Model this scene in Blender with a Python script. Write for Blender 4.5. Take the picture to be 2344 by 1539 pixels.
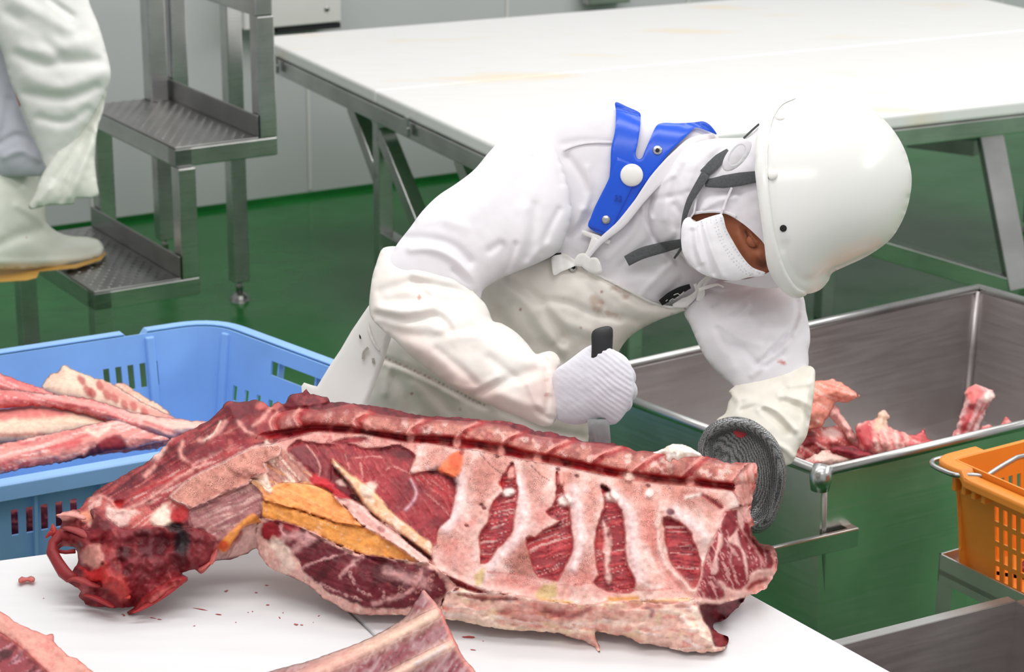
import bpy, bmesh, math, random
import numpy as np
from mathutils import Vector, Matrix
from mathutils.geometry import delaunay_2d_cdt

for _o in list(bpy.data.objects):
    bpy.data.objects.remove(_o)
SC = bpy.context.scene
COL = SC.collection
RND = random.Random(7)
NPR = np.random.RandomState(7)

# ------------------------------------------------------------------ camera
W, H, F = 2344.0, 1539.0, 5000.0
PITCH, ROLL, CAMZ = math.radians(18.0), math.radians(0.4), 2.2
_R = np.array([1.0, 0, 0]); _U = np.array([0, math.sin(PITCH), math.cos(PITCH)])
FWD = np.array([0, math.cos(PITCH), -math.sin(PITCH)])
RGT = _R * math.cos(ROLL) + _U * math.sin(ROLL)
UPV = -_R * math.sin(ROLL) + _U * math.cos(ROLL)
CAMP = np.array([0, 0, CAMZ])
cam_data = bpy.data.cameras.new('camera')
cam_data.sensor_width = 36.0
cam_data.lens = 36.0 * F / W
cam_data.clip_start = 0.05
cam = bpy.data.objects.new('camera', cam_data)
COL.objects.link(cam)
cam.matrix_world = Matrix(((RGT[0], UPV[0], -FWD[0], CAMP[0]), (RGT[1], UPV[1], -FWD[1], CAMP[1]),
                           (RGT[2], UPV[2], -FWD[2], CAMP[2]), (0, 0, 0, 1)))
cam_data.dof.use_dof = True
cam_data.dof.focus_distance = 3.38
cam_data.dof.aperture_fstop = 9.0
SC.camera = cam

# ------------------------------------------------------------------ world, lamps, exposure
wd = bpy.data.worlds.new('room_light'); SC.world = wd; wd.use_nodes = True
wd.node_tree.nodes['Background'].inputs[0].default_value = (1.0, 0.985, 0.985, 1)
wd.node_tree.nodes['Background'].inputs[1].default_value = 0.53
def area(name, loc, sx, sy, power, target=None, col=(1, 0.985, 0.96)):
    l = bpy.data.lights.new(name, 'AREA'); l.shape = 'RECTANGLE'; l.size = sx; l.size_y = sy
    l.energy = power; l.color = col
    o = bpy.data.objects.new(name, l); COL.objects.link(o); o.location = loc
    if target is not None:
        o.rotation_euler = (Vector(target) - Vector(loc)).to_track_quat('-Z', 'Y').to_euler()
    return o
area('ceiling_lamp_front', (0.3, 1.6, 3.9), 3.0, 0.5, 30)
area('ceiling_lamp_middle', (-0.2, 3.4, 3.9), 3.6, 0.5, 42)
area('ceiling_lamp_rear', (0.0, 5.4, 3.9), 4.8, 0.6, 48)
area('ceiling_lamp_far', (1.0, 7.6, 3.9), 4.5, 0.6, 32)
area('floor_fill_right', (4.6, 5.6, 3.9), 0.7, 5.0, 150)  # added unseen fill light that brightens the floor under the long table
SC.view_settings.view_transform = 'Standard'
SC.view_settings.look = 'None'
SC.view_settings.exposure = 0.10
SC.view_settings.gamma = 1.0
SC.view_settings.use_curve_mapping = False

# ------------------------------------------------------------------ pixel -> world helpers
def ray(px, py):
    x = (px - W / 2) / F; y = -(py - H / 2) / F
    return FWD + RGT * x + UPV * y
def PZ(px, py, z):
    r = ray(px, py); return CAMP + r * ((z - CAMZ) / r[2])
def PD(px, py, d):
    return CAMP + ray(px, py) * d
def rays(p):
    x = (p[:, 0] - W / 2) / F; y = -(p[:, 1] - H / 2) / F
    return FWD[None] + x[:, None] * RGT[None] + y[:, None] * UPV[None]
def depth_of(p):
    return float((np.asarray(p) - CAMP) @ FWD)
def plane_depth(p, o, n):
    """axis depth where the view rays of p meet the plane (o, n)"""
    r = rays(p); return ((np.asarray(o) - CAMP) @ n) / (r @ n)

def lin(r, g, b):
    f = lambda c: (c / 255 / 12.92) if c / 255 <= 0.04045 else ((c / 255 + 0.055) / 1.055) ** 2.4
    return (f(r), f(g), f(b))

# ------------------------------------------------------------------ scene graph helpers
def tag(o, label=None, cat=None, group=None, kind=None):
    if label: o['label'] = label
    if cat: o['category'] = cat
    if group: o['group'] = group
    if kind: o['kind'] = kind
    return o
def thing(name, loc, label, cat, group=None):
    o = bpy.data.objects.new(name, None); COL.objects.link(o)
    o.location = tuple(float(v) for v in loc); o.empty_display_size = 0.05
    bpy.context.view_layer.update()
    return tag(o, label, cat, group)
def put(name, me, mat, parent=None):
    """link a mesh built in world coordinates, moved into its parent's frame"""
    o = bpy.data.objects.new(name, me); COL.objects.link(o)
    if mat is not None: me.materials.append(mat)
    if parent is not None:
        off = Vector((0, 0, 0)); q = parent
        while q is not None:
            off += q.location; q = q.parent
        me.transform(Matrix.Translation(-off))
        o.parent = parent
    return o
def copy_tree(o, parent=None):
    c = o.copy(); COL.objects.link(c); c.parent = parent
    for ch in list(o.children): copy_tree(ch, c)
    return c
def smooth(me, on=True):
    me.polygons.foreach_set('use_smooth', [on] * len(me.polygons))
def bm_mesh(name, bm, sm=False):
    me = bpy.data.meshes.new(name); bmesh.ops.recalc_face_normals(bm, faces=bm.faces)
    bm.to_mesh(me); bm.free(); smooth(me, sm); return me
def obj(name, bm, mat, parent=None, sm=False, bevel=0.0, seg=2):
    o = put(name, bm_mesh(name, bm, sm), mat, parent)
    if bevel > 0:
        m = o.modifiers.new('edge', 'BEVEL'); m.width = bevel; m.segments = seg; m.limit_method = 'ANGLE'; m.angle_limit = math.radians(40)
    return o

# shapes added to a bmesh -------------------------------------------
def hexa(bm, c):
    """box from 8 corners: bottom 4 ccw then top 4"""
    v = [bm.verts.new(tuple(map(float, p))) for p in c]
    for f in ((3, 2, 1, 0), (4, 5, 6, 7), (0, 1, 5, 4), (1, 2, 6, 5), (2, 3, 7, 6), (3, 0, 4, 7)):
        bm.faces.new([v[i] for i in f])
def obox(bm, o, a, b, c):
    o, a, b, c = (np.asarray(q, float) for q in (o, a, b, c))
    hexa(bm, [o, o + a, o + a + b, o + b, o + c, o + a + c, o + a + b + c, o + b + c])
def bar(bm, p, q, w, h, up=(0, 0, 1)):
    """square tube from p to q, centred, width w sideways and h along up"""
    p, q, up = np.asarray(p, float), np.asarray(q, float), np.asarray(up, float)
    d = q - p; s = np.cross(d, up); s /= np.linalg.norm(s); u = np.cross(s, d); u /= np.linalg.norm(u)
    o = p - s * w / 2 - u * h / 2
    obox(bm, o, d, s * w, u * h)
def frame_axes(d):
    d = d / np.linalg.norm(d); a = np.array([0, 0, 1.0]) if abs(d[2]) < 0.9 else np.array([1.0, 0, 0])
    s = np.cross(d, a); s /= np.linalg.norm(s); return s, np.cross(s, d)
def tube(bm, pts, r, n=10, caps=True, flat=1.0):
    pts = [np.asarray(p, float) for p in pts]
    rr = list(r) if hasattr(r, '__len__') else [r] * len(pts)
    rings = []; s = None
    for i, p in enumerate(pts):
        d = pts[min(i + 1, len(pts) - 1)] - pts[max(i - 1, 0)]
        if s is None: s, u = frame_axes(d)
        else:
            d = d / np.linalg.norm(d); s = s - d * (s @ d); s /= np.linalg.norm(s); u = np.cross(s, d)
        rings.append([bm.verts.new(tuple(p + (s * math.cos(t) + u * math.sin(t) * flat) * rr[i])) for t in np.linspace(0, 2 * math.pi, n, endpoint=False)])
    for a, b in zip(rings, rings[1:]):
        for k in range(n): bm.faces.new((a[k], a[(k + 1) % n], b[(k + 1) % n], b[k]))
    if caps:
        bm.faces.new(rings[0][::-1]); bm.faces.new(rings[-1])
def dome(bm, c, nrm, r, h, n=20, m=5, base=0.0):
    """shallow button: disc with a domed face along nrm"""
    c, nrm = np.asarray(c, float), np.asarray(nrm, float); nrm = nrm / np.linalg.norm(nrm)
    s, u = frame_axes(nrm); rings = []
    prof = [(r, -base), (r, 0)] + [(r * math.cos(t), h * math.sin(t)) for t in np.linspace(0.15, 1.45, m)]
    for q, z in prof:
        rings.append([bm.verts.new(tuple(c + nrm * z + (s * math.cos(t) + u * math.sin(t)) * q)) for t in np.linspace(0, 2 * math.pi, n, endpoint=False)])
    for a, b in zip(rings, rings[1:]):
        for k in range(n): bm.faces.new((a[k], a[(k + 1) % n], b[(k + 1) % n], b[k]))
    bm.faces.new(rings[-1]); bm.faces.new(rings[0][::-1])

# ------------------------------------------------------------------ 2-D tools (outlines, noise, masks)
def spline(pts, step=6.0, closed=True, jag=0.0, seed=0, tension=0.5):
    """Catmull-Rom through the points, resampled about every `step` pixels"""
    p = np.asarray(pts, float); n = len(p); out = []
    for i in range(n if closed else n - 1):
        a, b, c, d = (p[(i + k) % n] if closed else p[min(max(i + k, 0), n - 1)] for k in (-1, 0, 1, 2))
        L = np.linalg.norm(c - b); m = max(1, int(round(L / step)))
        t = np.linspace(0, 1, m, endpoint=False)[:, None]
        t1, t2 = (c - a) * tension, (d - b) * tension
        s1, s2 = np.linalg.norm(t1), np.linalg.norm(t2)
        if s1 > L * 1.0: t1 = t1 * (L / s1)
        if s2 > L * 1.0: t2 = t2 * (L / s2)
        h = (2 * t**3 - 3 * t**2 + 1) * b + (t**3 - 2 * t**2 + t) * t1 + (-2 * t**3 + 3 * t**2) * c + (t**3 - t**2) * t2
        out.append(h)
    if not closed: out.append(p[-1:])
    q = np.concatenate(out)
    if jag > 0:
        d = np.roll(q, -1, 0) - np.roll(q, 1, 0); L = np.linalg.norm(d, axis=1, keepdims=True) + 1e-6
        nn = np.stack([-d[:, 1], d[:, 0]], 1) / L
        q = q + nn * (fbm(q / 9.0, seed + 5, 2)[:, None] * jag * 2)
    return q
def _hash(ix, iy, seed):
    h = (ix.astype(np.int64) * 374761393 + iy.astype(np.int64) * 668265263 + seed * 982451653) & 0xffffffff
    h = ((h ^ (h >> 13)) * 1274126177) & 0xffffffff
    return ((h ^ (h >> 16)) & 0xffff) / 32767.5 - 1.0
def vnoise(p, seed=0):
    i = np.floor(p); f = p - i; f = f * f * (3 - 2 * f); ix, iy = i[:, 0], i[:, 1]
    a, b, c, d = _hash(ix, iy, seed), _hash(ix + 1, iy, seed), _hash(ix, iy + 1, seed), _hash(ix + 1, iy + 1, seed)
    return (a * (1 - f[:, 0]) + b * f[:, 0]) * (1 - f[:, 1]) + (c * (1 - f[:, 0]) + d * f[:, 0]) * f[:, 1]
def fbm(p, seed=0, oct=3):
    s, a, t = 0, 1.0, 0.0
    for k in range(oct):
        s = s + a * vnoise(p * 2**k, seed + 17 * k); t += a; a *= 0.5
    return s / t
def sstep(a, b, x):
    t = np.clip((x - a) / (b - a + 1e-9), 0, 1); return t * t * (3 - 2 * t)
def dist_poly(P, poly, closed=True):
    poly = np.asarray(poly, float); A = poly if closed else poly[:-1]; B = np.roll(poly, -1, 0) if closed else poly[1:]
    best = np.full(len(P), 1e12)
    for a, b in zip(A, B):
        ab = b - a; L = ab @ ab + 1e-9
        t = np.clip(((P - a) @ ab) / L, 0, 1); q = P - a - t[:, None] * ab
        best = np.minimum(best, q[:, 0]**2 + q[:, 1]**2)
    return np.sqrt(best)
def inside(P, poly):
    poly = np.asarray(poly, float); x, y = P[:, 0], P[:, 1]; r = np.zeros(len(P), bool)
    x1, y1 = poly[-1]
    for x0, y0 in poly:
        if y0 != y1:
            r ^= ((y0 > y) != (y1 > y)) & (x < (x1 - x0) * (y - y0) / (y1 - y0) + x0)
        x1, y1 = x0, y0
    return r
def sdf(P, poly, margin=60.0):
    """signed distance, positive inside; points far outside the box get -margin"""
    poly = np.asarray(poly, float); lo, hi = poly.min(0) - margin, poly.max(0) + margin
    m = np.all((P >= lo) & (P <= hi), axis=1); r = np.full(len(P), -margin)
    if m.any():
        Q = P[m]; d = dist_poly(Q, poly); r[m] = np.where(inside(Q, poly), d, -d)
    return r

class Grid:
    """thickness of a rounded body over an outline (Poisson inflation), in pixels"""
    def __init__(s, outline, step=6.0):
        o = np.asarray(outline); s.lo = o.min(0) - 2 * step; hi = o.max(0) + 2 * step
        u = None
        for st in (step * 4, step * 2, step):
            nx, ny = (np.ceil((hi - s.lo) / st) + 1).astype(int)
            gx, gy = np.meshgrid(np.arange(nx), np.arange(ny))
            m = inside(np.stack([gx.ravel() * st + s.lo[0], gy.ravel() * st + s.lo[1]], 1), o).reshape(ny, nx)
            m[0] = m[-1] = False; m[:, 0] = m[:, -1] = False
            if u is None: u = np.zeros((ny, nx))
            else: u = s.sample(u, pst, np.stack([gx.ravel() * st + s.lo[0], gy.ravel() * st + s.lo[1]], 1)).reshape(ny, nx)
            for it in range(160):
                n = 0.25 * (np.roll(u, 1, 0) + np.roll(u, -1, 0) + np.roll(u, 1, 1) + np.roll(u, -1, 1) + st * st)
                u = np.where(m, n, 0)
            pst = st
        s.u, s.st = u, step
    def sample(s, u, st, P):
        q = (P - s.lo) / st; ny, nx = u.shape
        i = np.clip(np.floor(q).astype(int), 0, [nx - 2, ny - 2]); f = np.clip(q - i, 0, 1)
        return ((u[i[:, 1], i[:, 0]] * (1 - f[:, 0]) + u[i[:, 1], i[:, 0] + 1] * f[:, 0]) * (1 - f[:, 1]) +
                (u[i[:, 1] + 1, i[:, 0]] * (1 - f[:, 0]) + u[i[:, 1] + 1, i[:, 0] + 1] * f[:, 0]) * f[:, 1])
    def __call__(s, P):
        return np.sqrt(np.maximum(2 * s.sample(s.u, s.st, P), 0))

def cdt(outline, step, holes=(), parts=(), jitter=0.3):
    """triangulate an outline (pixel space) with interior points; returns pts, tris"""
    outline = np.asarray(outline, float)
    loops = [outline] + [np.asarray(h, float) for h in holes] + [np.asarray(q, float) for q in parts]
    V, Ed = [], []
    for L in loops:
        b = len(V); V += L.tolist(); n = len(L)
        Ed += [(b + i, b + (i + 1) % n) for i in range(n)]
    lo, hi = outline.min(0), outline.max(0)
    g = np.stack(np.meshgrid(np.arange(lo[0], hi[0], step), np.arange(lo[1], hi[1], step * 0.866)), -1)
    g[1::2, :, 0] += step / 2; g = g.reshape(-1, 2) + NPR.uniform(-jitter, jitter, (g.shape[0] * g.shape[1], 2)) * step * 0.5
    k = inside(g, outline)
    for h in holes: k &= ~inside(g, h)
    g = g[k]
    for L in loops: g = g[dist_poly(g, L) > step * 0.45]
    V += g.tolist()
    r = delaunay_2d_cdt([Vector(v) for v in V], Ed, [], 0, 1e-3)
    P = np.array([(v[0], v[1]) for v in r[0]]); T = np.array([t for t in r[2] if len(t) == 3])
    c = P[T].mean(1); k = inside(c, outline)
    for h in holes: k &= ~inside(c, h)
    T = T[k]
    a, b, c = P[T[:, 0]], P[T[:, 1]], P[T[:, 2]]
    s = (b[:, 0] - a[:, 0]) * (c[:, 1] - a[:, 1]) - (b[:, 1] - a[:, 1]) * (c[:, 0] - a[:, 0])
    T[s > 0] = T[s > 0][:, ::-1]          # ccw seen from the camera (pixel y points down)
    return P, T[np.abs(s) > 1e-3]
def bedges(T):
    e = np.concatenate([T[:, [0, 1]], T[:, [1, 2]], T[:, [2, 0]]])
    key = np.sort(e, 1); key = key[:, 0].astype(np.int64) * 10000000 + key[:, 1]
    _, idx, cnt = np.unique(key, return_index=True, return_counts=True)
    return e[idx[cnt == 1]]
def shell(name, P, T, df, db, col=None, eps=1e-5, back=True, crease=True):
    """mesh with a front at axis depth df and a back at db (per point); side walls along the border.
    Where the two meet the points are shared."""
    used = np.unique(T); re = -np.ones(len(P), int); re[used] = np.arange(len(used))
    P, T, df, db = P[used], re[T], df[used], db[used]
    if col is not None: col = col[used]
    r = rays(P); A = CAMP + r * df[:, None]; B = CAMP + r * db[:, None]
    n = len(P); E = bedges(T)
    bnd = np.zeros(n, bool); bnd[E.ravel()] = True
    share = bnd & (np.abs(db - df) < eps)
    if back: need = ~share
    else: need = bnd & ~share
    bi = np.arange(n); bi[need] = n + np.arange(need.sum())
    V = np.concatenate([A, B[need]])
    F = [T]
    if back: F.append(bi[T][:, ::-1])
    w = E[~(share[E[:, 0]] & share[E[:, 1]])]
    extra = np.zeros(0, int)
    if len(w):
        if crease:
            extra = np.unique(w); ri = np.zeros(n, int); ri[extra] = len(V) + np.arange(len(extra))
            ti = ri; V = np.concatenate([V, A[extra]])
        else: ti = np.arange(n)
        F.append(np.stack([ti[w[:, 1]], ti[w[:, 0]], bi[w[:, 0]]], 1)); F.append(np.stack([ti[w[:, 1]], bi[w[:, 0]], bi[w[:, 1]]], 1))
    F = np.concatenate(F); ok = (F[:, 0] != F[:, 1]) & (F[:, 1] != F[:, 2]) & (F[:, 0] != F[:, 2]); F = F[ok]
    me = bpy.data.meshes.new(name)
    me.vertices.add(len(V)); me.vertices.foreach_set('co', V.ravel().astype(np.float32))
    me.loops.add(F.size); me.loops.foreach_set('vertex_index', F.ravel().astype(np.int32))
    me.polygons.add(len(F)); me.polygons.foreach_set('loop_start', np.arange(0, F.size, 3, dtype=np.int32))
    me.update(calc_edges=True); me.validate()
    smooth(me)
    if col is not None:
        cc = np.concatenate([col, col[need], col[extra]]); at = me.color_attributes.new('Col', 'FLOAT_COLOR', 'POINT')
        at.data.foreach_set('color', cc.ravel().astype(np.float32))
    return me

# ------------------------------------------------------------------ painting layers on a point set
class Layers:
    def __init__(s, P, base, alpha=0.0):
        s.P = P; s.c = np.zeros((len(P), 4)); s.c[:, :3] = base; s.c[:, 3] = alpha; s.h = np.zeros(len(P))
    def mix(s, m, col=None, spk=None, dh=0.0):
        if col is not None: s.c[:, :3] += (np.asarray(col) - s.c[:, :3]) * m[:, None]
        if spk is not None: s.c[:, 3] += (spk - s.c[:, 3]) * m
        if np.ndim(dh) or dh: s.h += dh * m
    def poly(s, pts, col=None, feather=5, jag=0, spk=None, dh=0.0, op=1.0, seed=1, grow=0.0, round=0.0, smoothp=True, jscale=12.0):
        q = spline(pts, 8) if smoothp else np.asarray(pts, float)
        d = sdf(s.P, q) + grow
        if jag: d = d + fbm(s.P / jscale, seed, 2) * jag
        m = sstep(-feather, feather, d) * op
        s.mix(m, col, spk, dh)
        if round: s.h += np.where(d > 0, round * np.sqrt(np.clip(d / (abs(round) * 2.5), 0, 1)), 0)
        return m
    def line(s, pts, w, col=None, dh=0.0, op=1.0, spk=None, jag=0, seed=2, smoothp=True):
        q = spline(pts, 8, closed=False) if smoothp and len(pts) > 2 else np.asarray(pts, float)
        lo, hi = q.min(0) - 4 * w - 6, q.max(0) + 4 * w + 6
        k = np.all((s.P >= lo) & (s.P <= hi), axis=1); m = np.zeros(len(s.P))
        if k.any():
            d = dist_poly(s.P[k], q, False)
            if jag: d = d + fbm(s.P[k] / 8.0, seed, 2) * jag
            m[k] = np.exp(-(d / w)**2) * op
        s.mix(m, col, spk, dh); return m
    def blob(s, c, rx, ry, col=None, ang=0, op=1.0, dh=0.0, spk=None, feather=0.35, jag=0.0, seed=3):
        a = math.radians(ang); q = s.P - np.asarray(c, float)
        x = q[:, 0] * math.cos(a) + q[:, 1] * math.sin(a); y = -q[:, 0] * math.sin(a) + q[:, 1] * math.cos(a)
        d = np.sqrt((x / rx)**2 + (y / ry)**2)
        if jag: d = d + fbm(s.P / 10.0, seed, 2) * jag
        m = (1 - sstep(1 - feather, 1 + feather, d)) * op
        s.mix(m, col, spk, dh); return m
    def streak(s, m, ang, lw, ll, col, op=0.6, seed=5, thr=0.1, wid=0.5, dh=0.0, bend=0.0):
        """fibres along ang, about lw wide and ll long, inside mask m"""
        a = math.radians(ang); x = s.P[:, 0] * math.cos(a) + s.P[:, 1] * math.sin(a); y = -s.P[:, 0] * math.sin(a) + s.P[:, 1] * math.cos(a)
        x = x + ll * 1.3 * vnoise(np.stack([y / lw * .9, x / ll * .3], 1), seed + 31) + lw * 3 * vnoise(np.stack([x / ll, y / (lw * 6)], 1), seed + 37)
        y = y + lw * 1.2 * fbm(s.P / (lw * 9.0), seed + 41, 2)
        if bend: y = y + bend * fbm(s.P / 60.0, seed + 3, 2)
        n = fbm(np.stack([x / ll, y / lw], 1), seed, 2)
        s.mix(m * sstep(thr, thr + wid, n) * op, col, None, dh)
    def mottle(s, m, scale, col, op=0.5, seed=8, thr=0.0, wid=0.4, oct=3):
        n = fbm(s.P / scale, seed, oct); s.mix(m * sstep(thr, thr + wid, n) * op, col)
# ------------------------------------------------------------------ materials
def new_mat(name):
    m = bpy.data.materials.new(name); m.use_nodes = True
    nt = m.node_tree; return m, nt, nt.nodes['Principled BSDF']
def nd(nt, t, **kw):
    n = nt.nodes.new(t)
    for k, v in kw.items():
        if k in n.inputs: n.inputs[k].default_value = v
        else: setattr(n, k, v)
    return n
def ramp(nt, src, a, b, ca=(0, 0, 0, 1), cb=(1, 1, 1, 1)):
    r = nd(nt, 'ShaderNodeValToRGB'); r.color_ramp.elements[0].position = a; r.color_ramp.elements[1].position = b
    r.color_ramp.elements[0].color = ca; r.color_ramp.elements[1].color = cb
    nt.links.new(src, r.inputs[0]); return r
def mixc(nt, fac, a, b, mode='MIX'):
    n = nd(nt, 'ShaderNodeMix', data_type='RGBA', blend_type=mode)
    for i, v in ((0, fac), (6, a), (7, b)):
        if hasattr(v, 'is_output'): nt.links.new(v, n.inputs[i])
        else: n.inputs[i].default_value = v if not isinstance(v, tuple) or len(v) == 4 else (*v, 1)
    return n.outputs[2]
def coords(nt, scale=(1, 1, 1), rot=(0, 0, 0)):
    tc = nd(nt, 'ShaderNodeTexCoord'); mp = nd(nt, 'ShaderNodeMapping'); mp.inputs['Scale'].default_value = scale; mp.inputs['Rotation'].default_value = rot
    nt.links.new(tc.outputs['Object'], mp.inputs[0]); return mp.outputs[0]
def noise(nt, vec, scale, detail=3, rough=0.5):
    n = nd(nt, 'ShaderNodeTexNoise'); n.inputs['Scale'].default_value = scale; n.inputs['Detail'].default_value = detail; n.inputs['Roughness'].default_value = rough
    nt.links.new(vec, n.inputs['Vector']); return n.outputs['Fac']
def bump(nt, bs, h, strength, dist=0.001):
    b = nd(nt, 'ShaderNodeBump'); b.inputs['Strength'].default_value = strength; b.inputs['Distance'].default_value = dist
    nt.links.new(h, b.inputs['Height']); nt.links.new(b.outputs[0], bs.inputs['Normal']); return b

def mat_plain(name, rgb, rough=0.5, metal=0.0, spec=0.5, vary=0.0, vscale=8.0, bmp=0.0, bscale=60.0, coat=0.0):
    m, nt, bs = new_mat(name)
    bs.inputs['Base Color'].default_value = (*rgb, 1); bs.inputs['Roughness'].default_value = rough
    bs.inputs['Metallic'].default_value = metal; bs.inputs['Specular IOR Level'].default_value = spec; bs.inputs['Coat Weight'].default_value = coat
    v = coords(nt)
    if vary:
        f = ramp(nt, noise(nt, v, vscale, 4), 0.35, 0.7).outputs[0]
        nt.links.new(mixc(nt, f, tuple(c * (1 - vary) for c in rgb), rgb), bs.inputs['Base Color'])
    if bmp: bump(nt, bs, noise(nt, v, bscale, 4), bmp)
    return m

def mat_meat(name='raw_meat', rough=0.42, spk_scale=640.0, bmp=0.35):
    """base colour from the modelled tissue colours; fine grain, bone-dust speckle and wet gloss on top"""
    m, nt, bs = new_mat(name); L = nt.links.new
    at = nd(nt, 'ShaderNodeVertexColor', layer_name='Col'); v = coords(nt)
    n1 = noise(nt, v, 90, 5, 0.65); n2 = noise(nt, v, 520, 3, 0.6)
    lo = mixc(nt, 1.0, at.outputs[0], (0.90, 0.80, 0.80, 1), 'MULTIPLY'); hi = mixc(nt, 1.0, at.outputs[0], (1.16, 1.14, 1.14, 1), 'MULTIPLY')
    c = mixc(nt, ramp(nt, n1, 0.30, 0.70).outputs[0], lo, hi)
    vo = nd(nt, 'ShaderNodeTexVoronoi'); vo.inputs['Scale'].default_value = spk_scale; vo.inputs['Randomness'].default_value = 1.0; L(v, vo.inputs['Vector'])
    dots = ramp(nt, vo.outputs['Distance'], 0.28, 0.5, (1, 1, 1, 1), (0, 0, 0, 1)).outputs[0]
    pm = ramp(nt, noise(nt, v, 60, 3, 0.6), 0.38, 0.62).outputs[0]
    f1 = nd(nt, 'ShaderNodeMath', operation='MULTIPLY'); L(dots, f1.inputs[0]); L(pm, f1.inputs[1])
    f2 = nd(nt, 'ShaderNodeMath', operation='MULTIPLY'); L(f1.outputs[0], f2.inputs[0]); L(at.outputs[1], f2.inputs[1])
    c = mixc(nt, f2.outputs[0], c, (0.085, 0.022, 0.018, 1))
    L(c, bs.inputs['Base Color'])
    bs.inputs['Roughness'].default_value = rough; bs.inputs['Specular IOR Level'].default_value = 0.26
    L(ramp(nt, n1, 0.3, 0.7, (0.34,) * 3 + (1,), (0.58,) * 3 + (1,)).outputs[0], bs.inputs['Roughness'])
    ad = nd(nt, 'ShaderNodeMath', operation='ADD'); L(n1, ad.inputs[0]); L(n2, ad.inputs[1])
    bump(nt, bs, ad.outputs[0], bmp, 0.0012)
    return m

def mat_cloth(name, rough=0.85, weave=900.0, wstr=0.12, spec=0.25, sheen=0.0):
    """white work clothes; Col holds the dye, the stains, soft tints and painted shade"""
    m, nt, bs = new_mat(name); L = nt.links.new
    at = nd(nt, 'ShaderNodeVertexColor', layer_name='Col'); v = coords(nt)
    f = ramp(nt, noise(nt, v, 7, 3), 0.3, 0.7).outputs[0]
    L(mixc(nt, f, mixc(nt, 1.0, at.outputs[0], (0.965, 0.965, 0.97, 1), 'MULTIPLY'), at.outputs[0]), bs.inputs['Base Color'])
    bs.inputs['Roughness'].default_value = rough; bs.inputs['Specular IOR Level'].default_value = spec
    w = nd(nt, 'ShaderNodeTexNoise'); w.inputs['Scale'].default_value = weave; L(v, w.inputs['Vector'])
    ad = nd(nt, 'ShaderNodeMath', operation='ADD'); L(w.outputs['Fac'], ad.inputs[0])
    n2 = noise(nt, v, 22, 4, 0.55); mu = nd(nt, 'ShaderNodeMath', operation='MULTIPLY'); L(n2, mu.inputs[0]); mu.inputs[1].default_value = 3.0; L(mu.outputs[0], ad.inputs[1])
    bump(nt, bs, ad.outputs[0], wstr, 0.0015)
    return m

def mat_steel(name, base=(0.56, 0.56, 0.55), rough=0.3, scale=(2, 2, 160), var=0.12, dirt=None):
    m, nt, bs = new_mat(name); L = nt.links.new
    bs.inputs['Metallic'].default_value = 1.0
    v = coords(nt, scale); n = noise(nt, v, 3.0, 4, 0.6); v2 = coords(nt); n2 = noise(nt, v2, 5.0, 4)
    c = mixc(nt, ramp(nt, n2, 0.35, 0.7).outputs[0], tuple(x * (1 - 2 * var) for x in base), tuple(min(1, x * (1 + var)) for x in base))
    if dirt is not None: c = mixc(nt, ramp(nt, noise(nt, v2, 3.2, 5), 0.42, 0.72).outputs[0], c, dirt)
    L(c, bs.inputs['Base Color'])
    L(ramp(nt, n, 0.3, 0.75, (rough * 0.85,) * 3 + (1,), (rough * 1.2,) * 3 + (1,)).outputs[0], bs.inputs['Roughness'])
    bump(nt, bs, n, 0.015, 0.0005)
    return m

def mat_board(name, rgb, stain=None):
    m, nt, bs = new_mat(name); L = nt.links.new
    v = coords(nt, (1, 6, 1)); v2 = coords(nt)
    c = mixc(nt, ramp(nt, noise(nt, v, 6, 5), 0.3, 0.7).outputs[0], tuple(x * 0.965 for x in rgb), rgb)
    if stain is not None: c = mixc(nt, ramp(nt, noise(nt, coords(nt, (1.1, 2.6, 1)), 1.5, 3), 0.60, 0.80).outputs[0], c, stain)
    L(c, bs.inputs['Base Color']); bs.inputs['Roughness'].default_value = 0.42; bs.inputs['Specular IOR Level'].default_value = 0.35
    bump(nt, bs, noise(nt, v2, 70, 4), 0.08, 0.0006)
    return m

def mat_floor(name):
    m, nt, bs = new_mat(name); L = nt.links.new
    v = coords(nt)
    a, b = lin(22, 88, 36), lin(40, 122, 56)
    c = mixc(nt, ramp(nt, noise(nt, v, 1.6, 5), 0.3, 0.7).outputs[0], a, b)
    c = mixc(nt, ramp(nt, noise(nt, v, 9, 5), 0.45, 0.75).outputs[0], c, lin(30, 104, 46))
    L(c, bs.inputs['Base Color']); bs.inputs['Specular IOR Level'].default_value = 0.22
    L(ramp(nt, noise(nt, v, 5, 4), 0.3, 0.7, (0.12,) * 3 + (1,), (0.26,) * 3 + (1,)).outputs[0], bs.inputs['Roughness'])
    bump(nt, bs, noise(nt, v, 30, 3), 0.10, 0.002)
    return m

def mat_mesh_glove(name):
    """knitted steel rings"""
    m, nt, bs = new_mat(name); L = nt.links.new
    v = coords(nt)
    at = nd(nt, 'ShaderNodeVertexColor', layer_name='Col')
    vo = nd(nt, 'ShaderNodeTexVoronoi'); vo.inputs['Scale'].default_value = 400.0; vo.inputs['Randomness'].default_value = 0.22; L(v, vo.inputs['Vector'])
    r = ramp(nt, vo.outputs['Distance'], 0.22, 0.62, lin(212, 213, 214) + (1,), lin(84, 86, 88) + (1,)).outputs[0]
    n = ramp(nt, noise(nt, v, 30, 2), 0.25, 0.75, (0.72, 0.72, 0.72, 1), (1, 1, 1, 1)).outputs[0]
    L(mixc(nt, 1.0, mixc(nt, 1.0, r, n, 'MULTIPLY'), at.outputs[0], 'MULTIPLY'), bs.inputs['Base Color'])
    bs.inputs['Metallic'].default_value = 0.55; bs.inputs['Roughness'].default_value = 0.45
    bump(nt, bs, vo.outputs['Distance'], 0.5, 0.0012)
    return m

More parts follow.
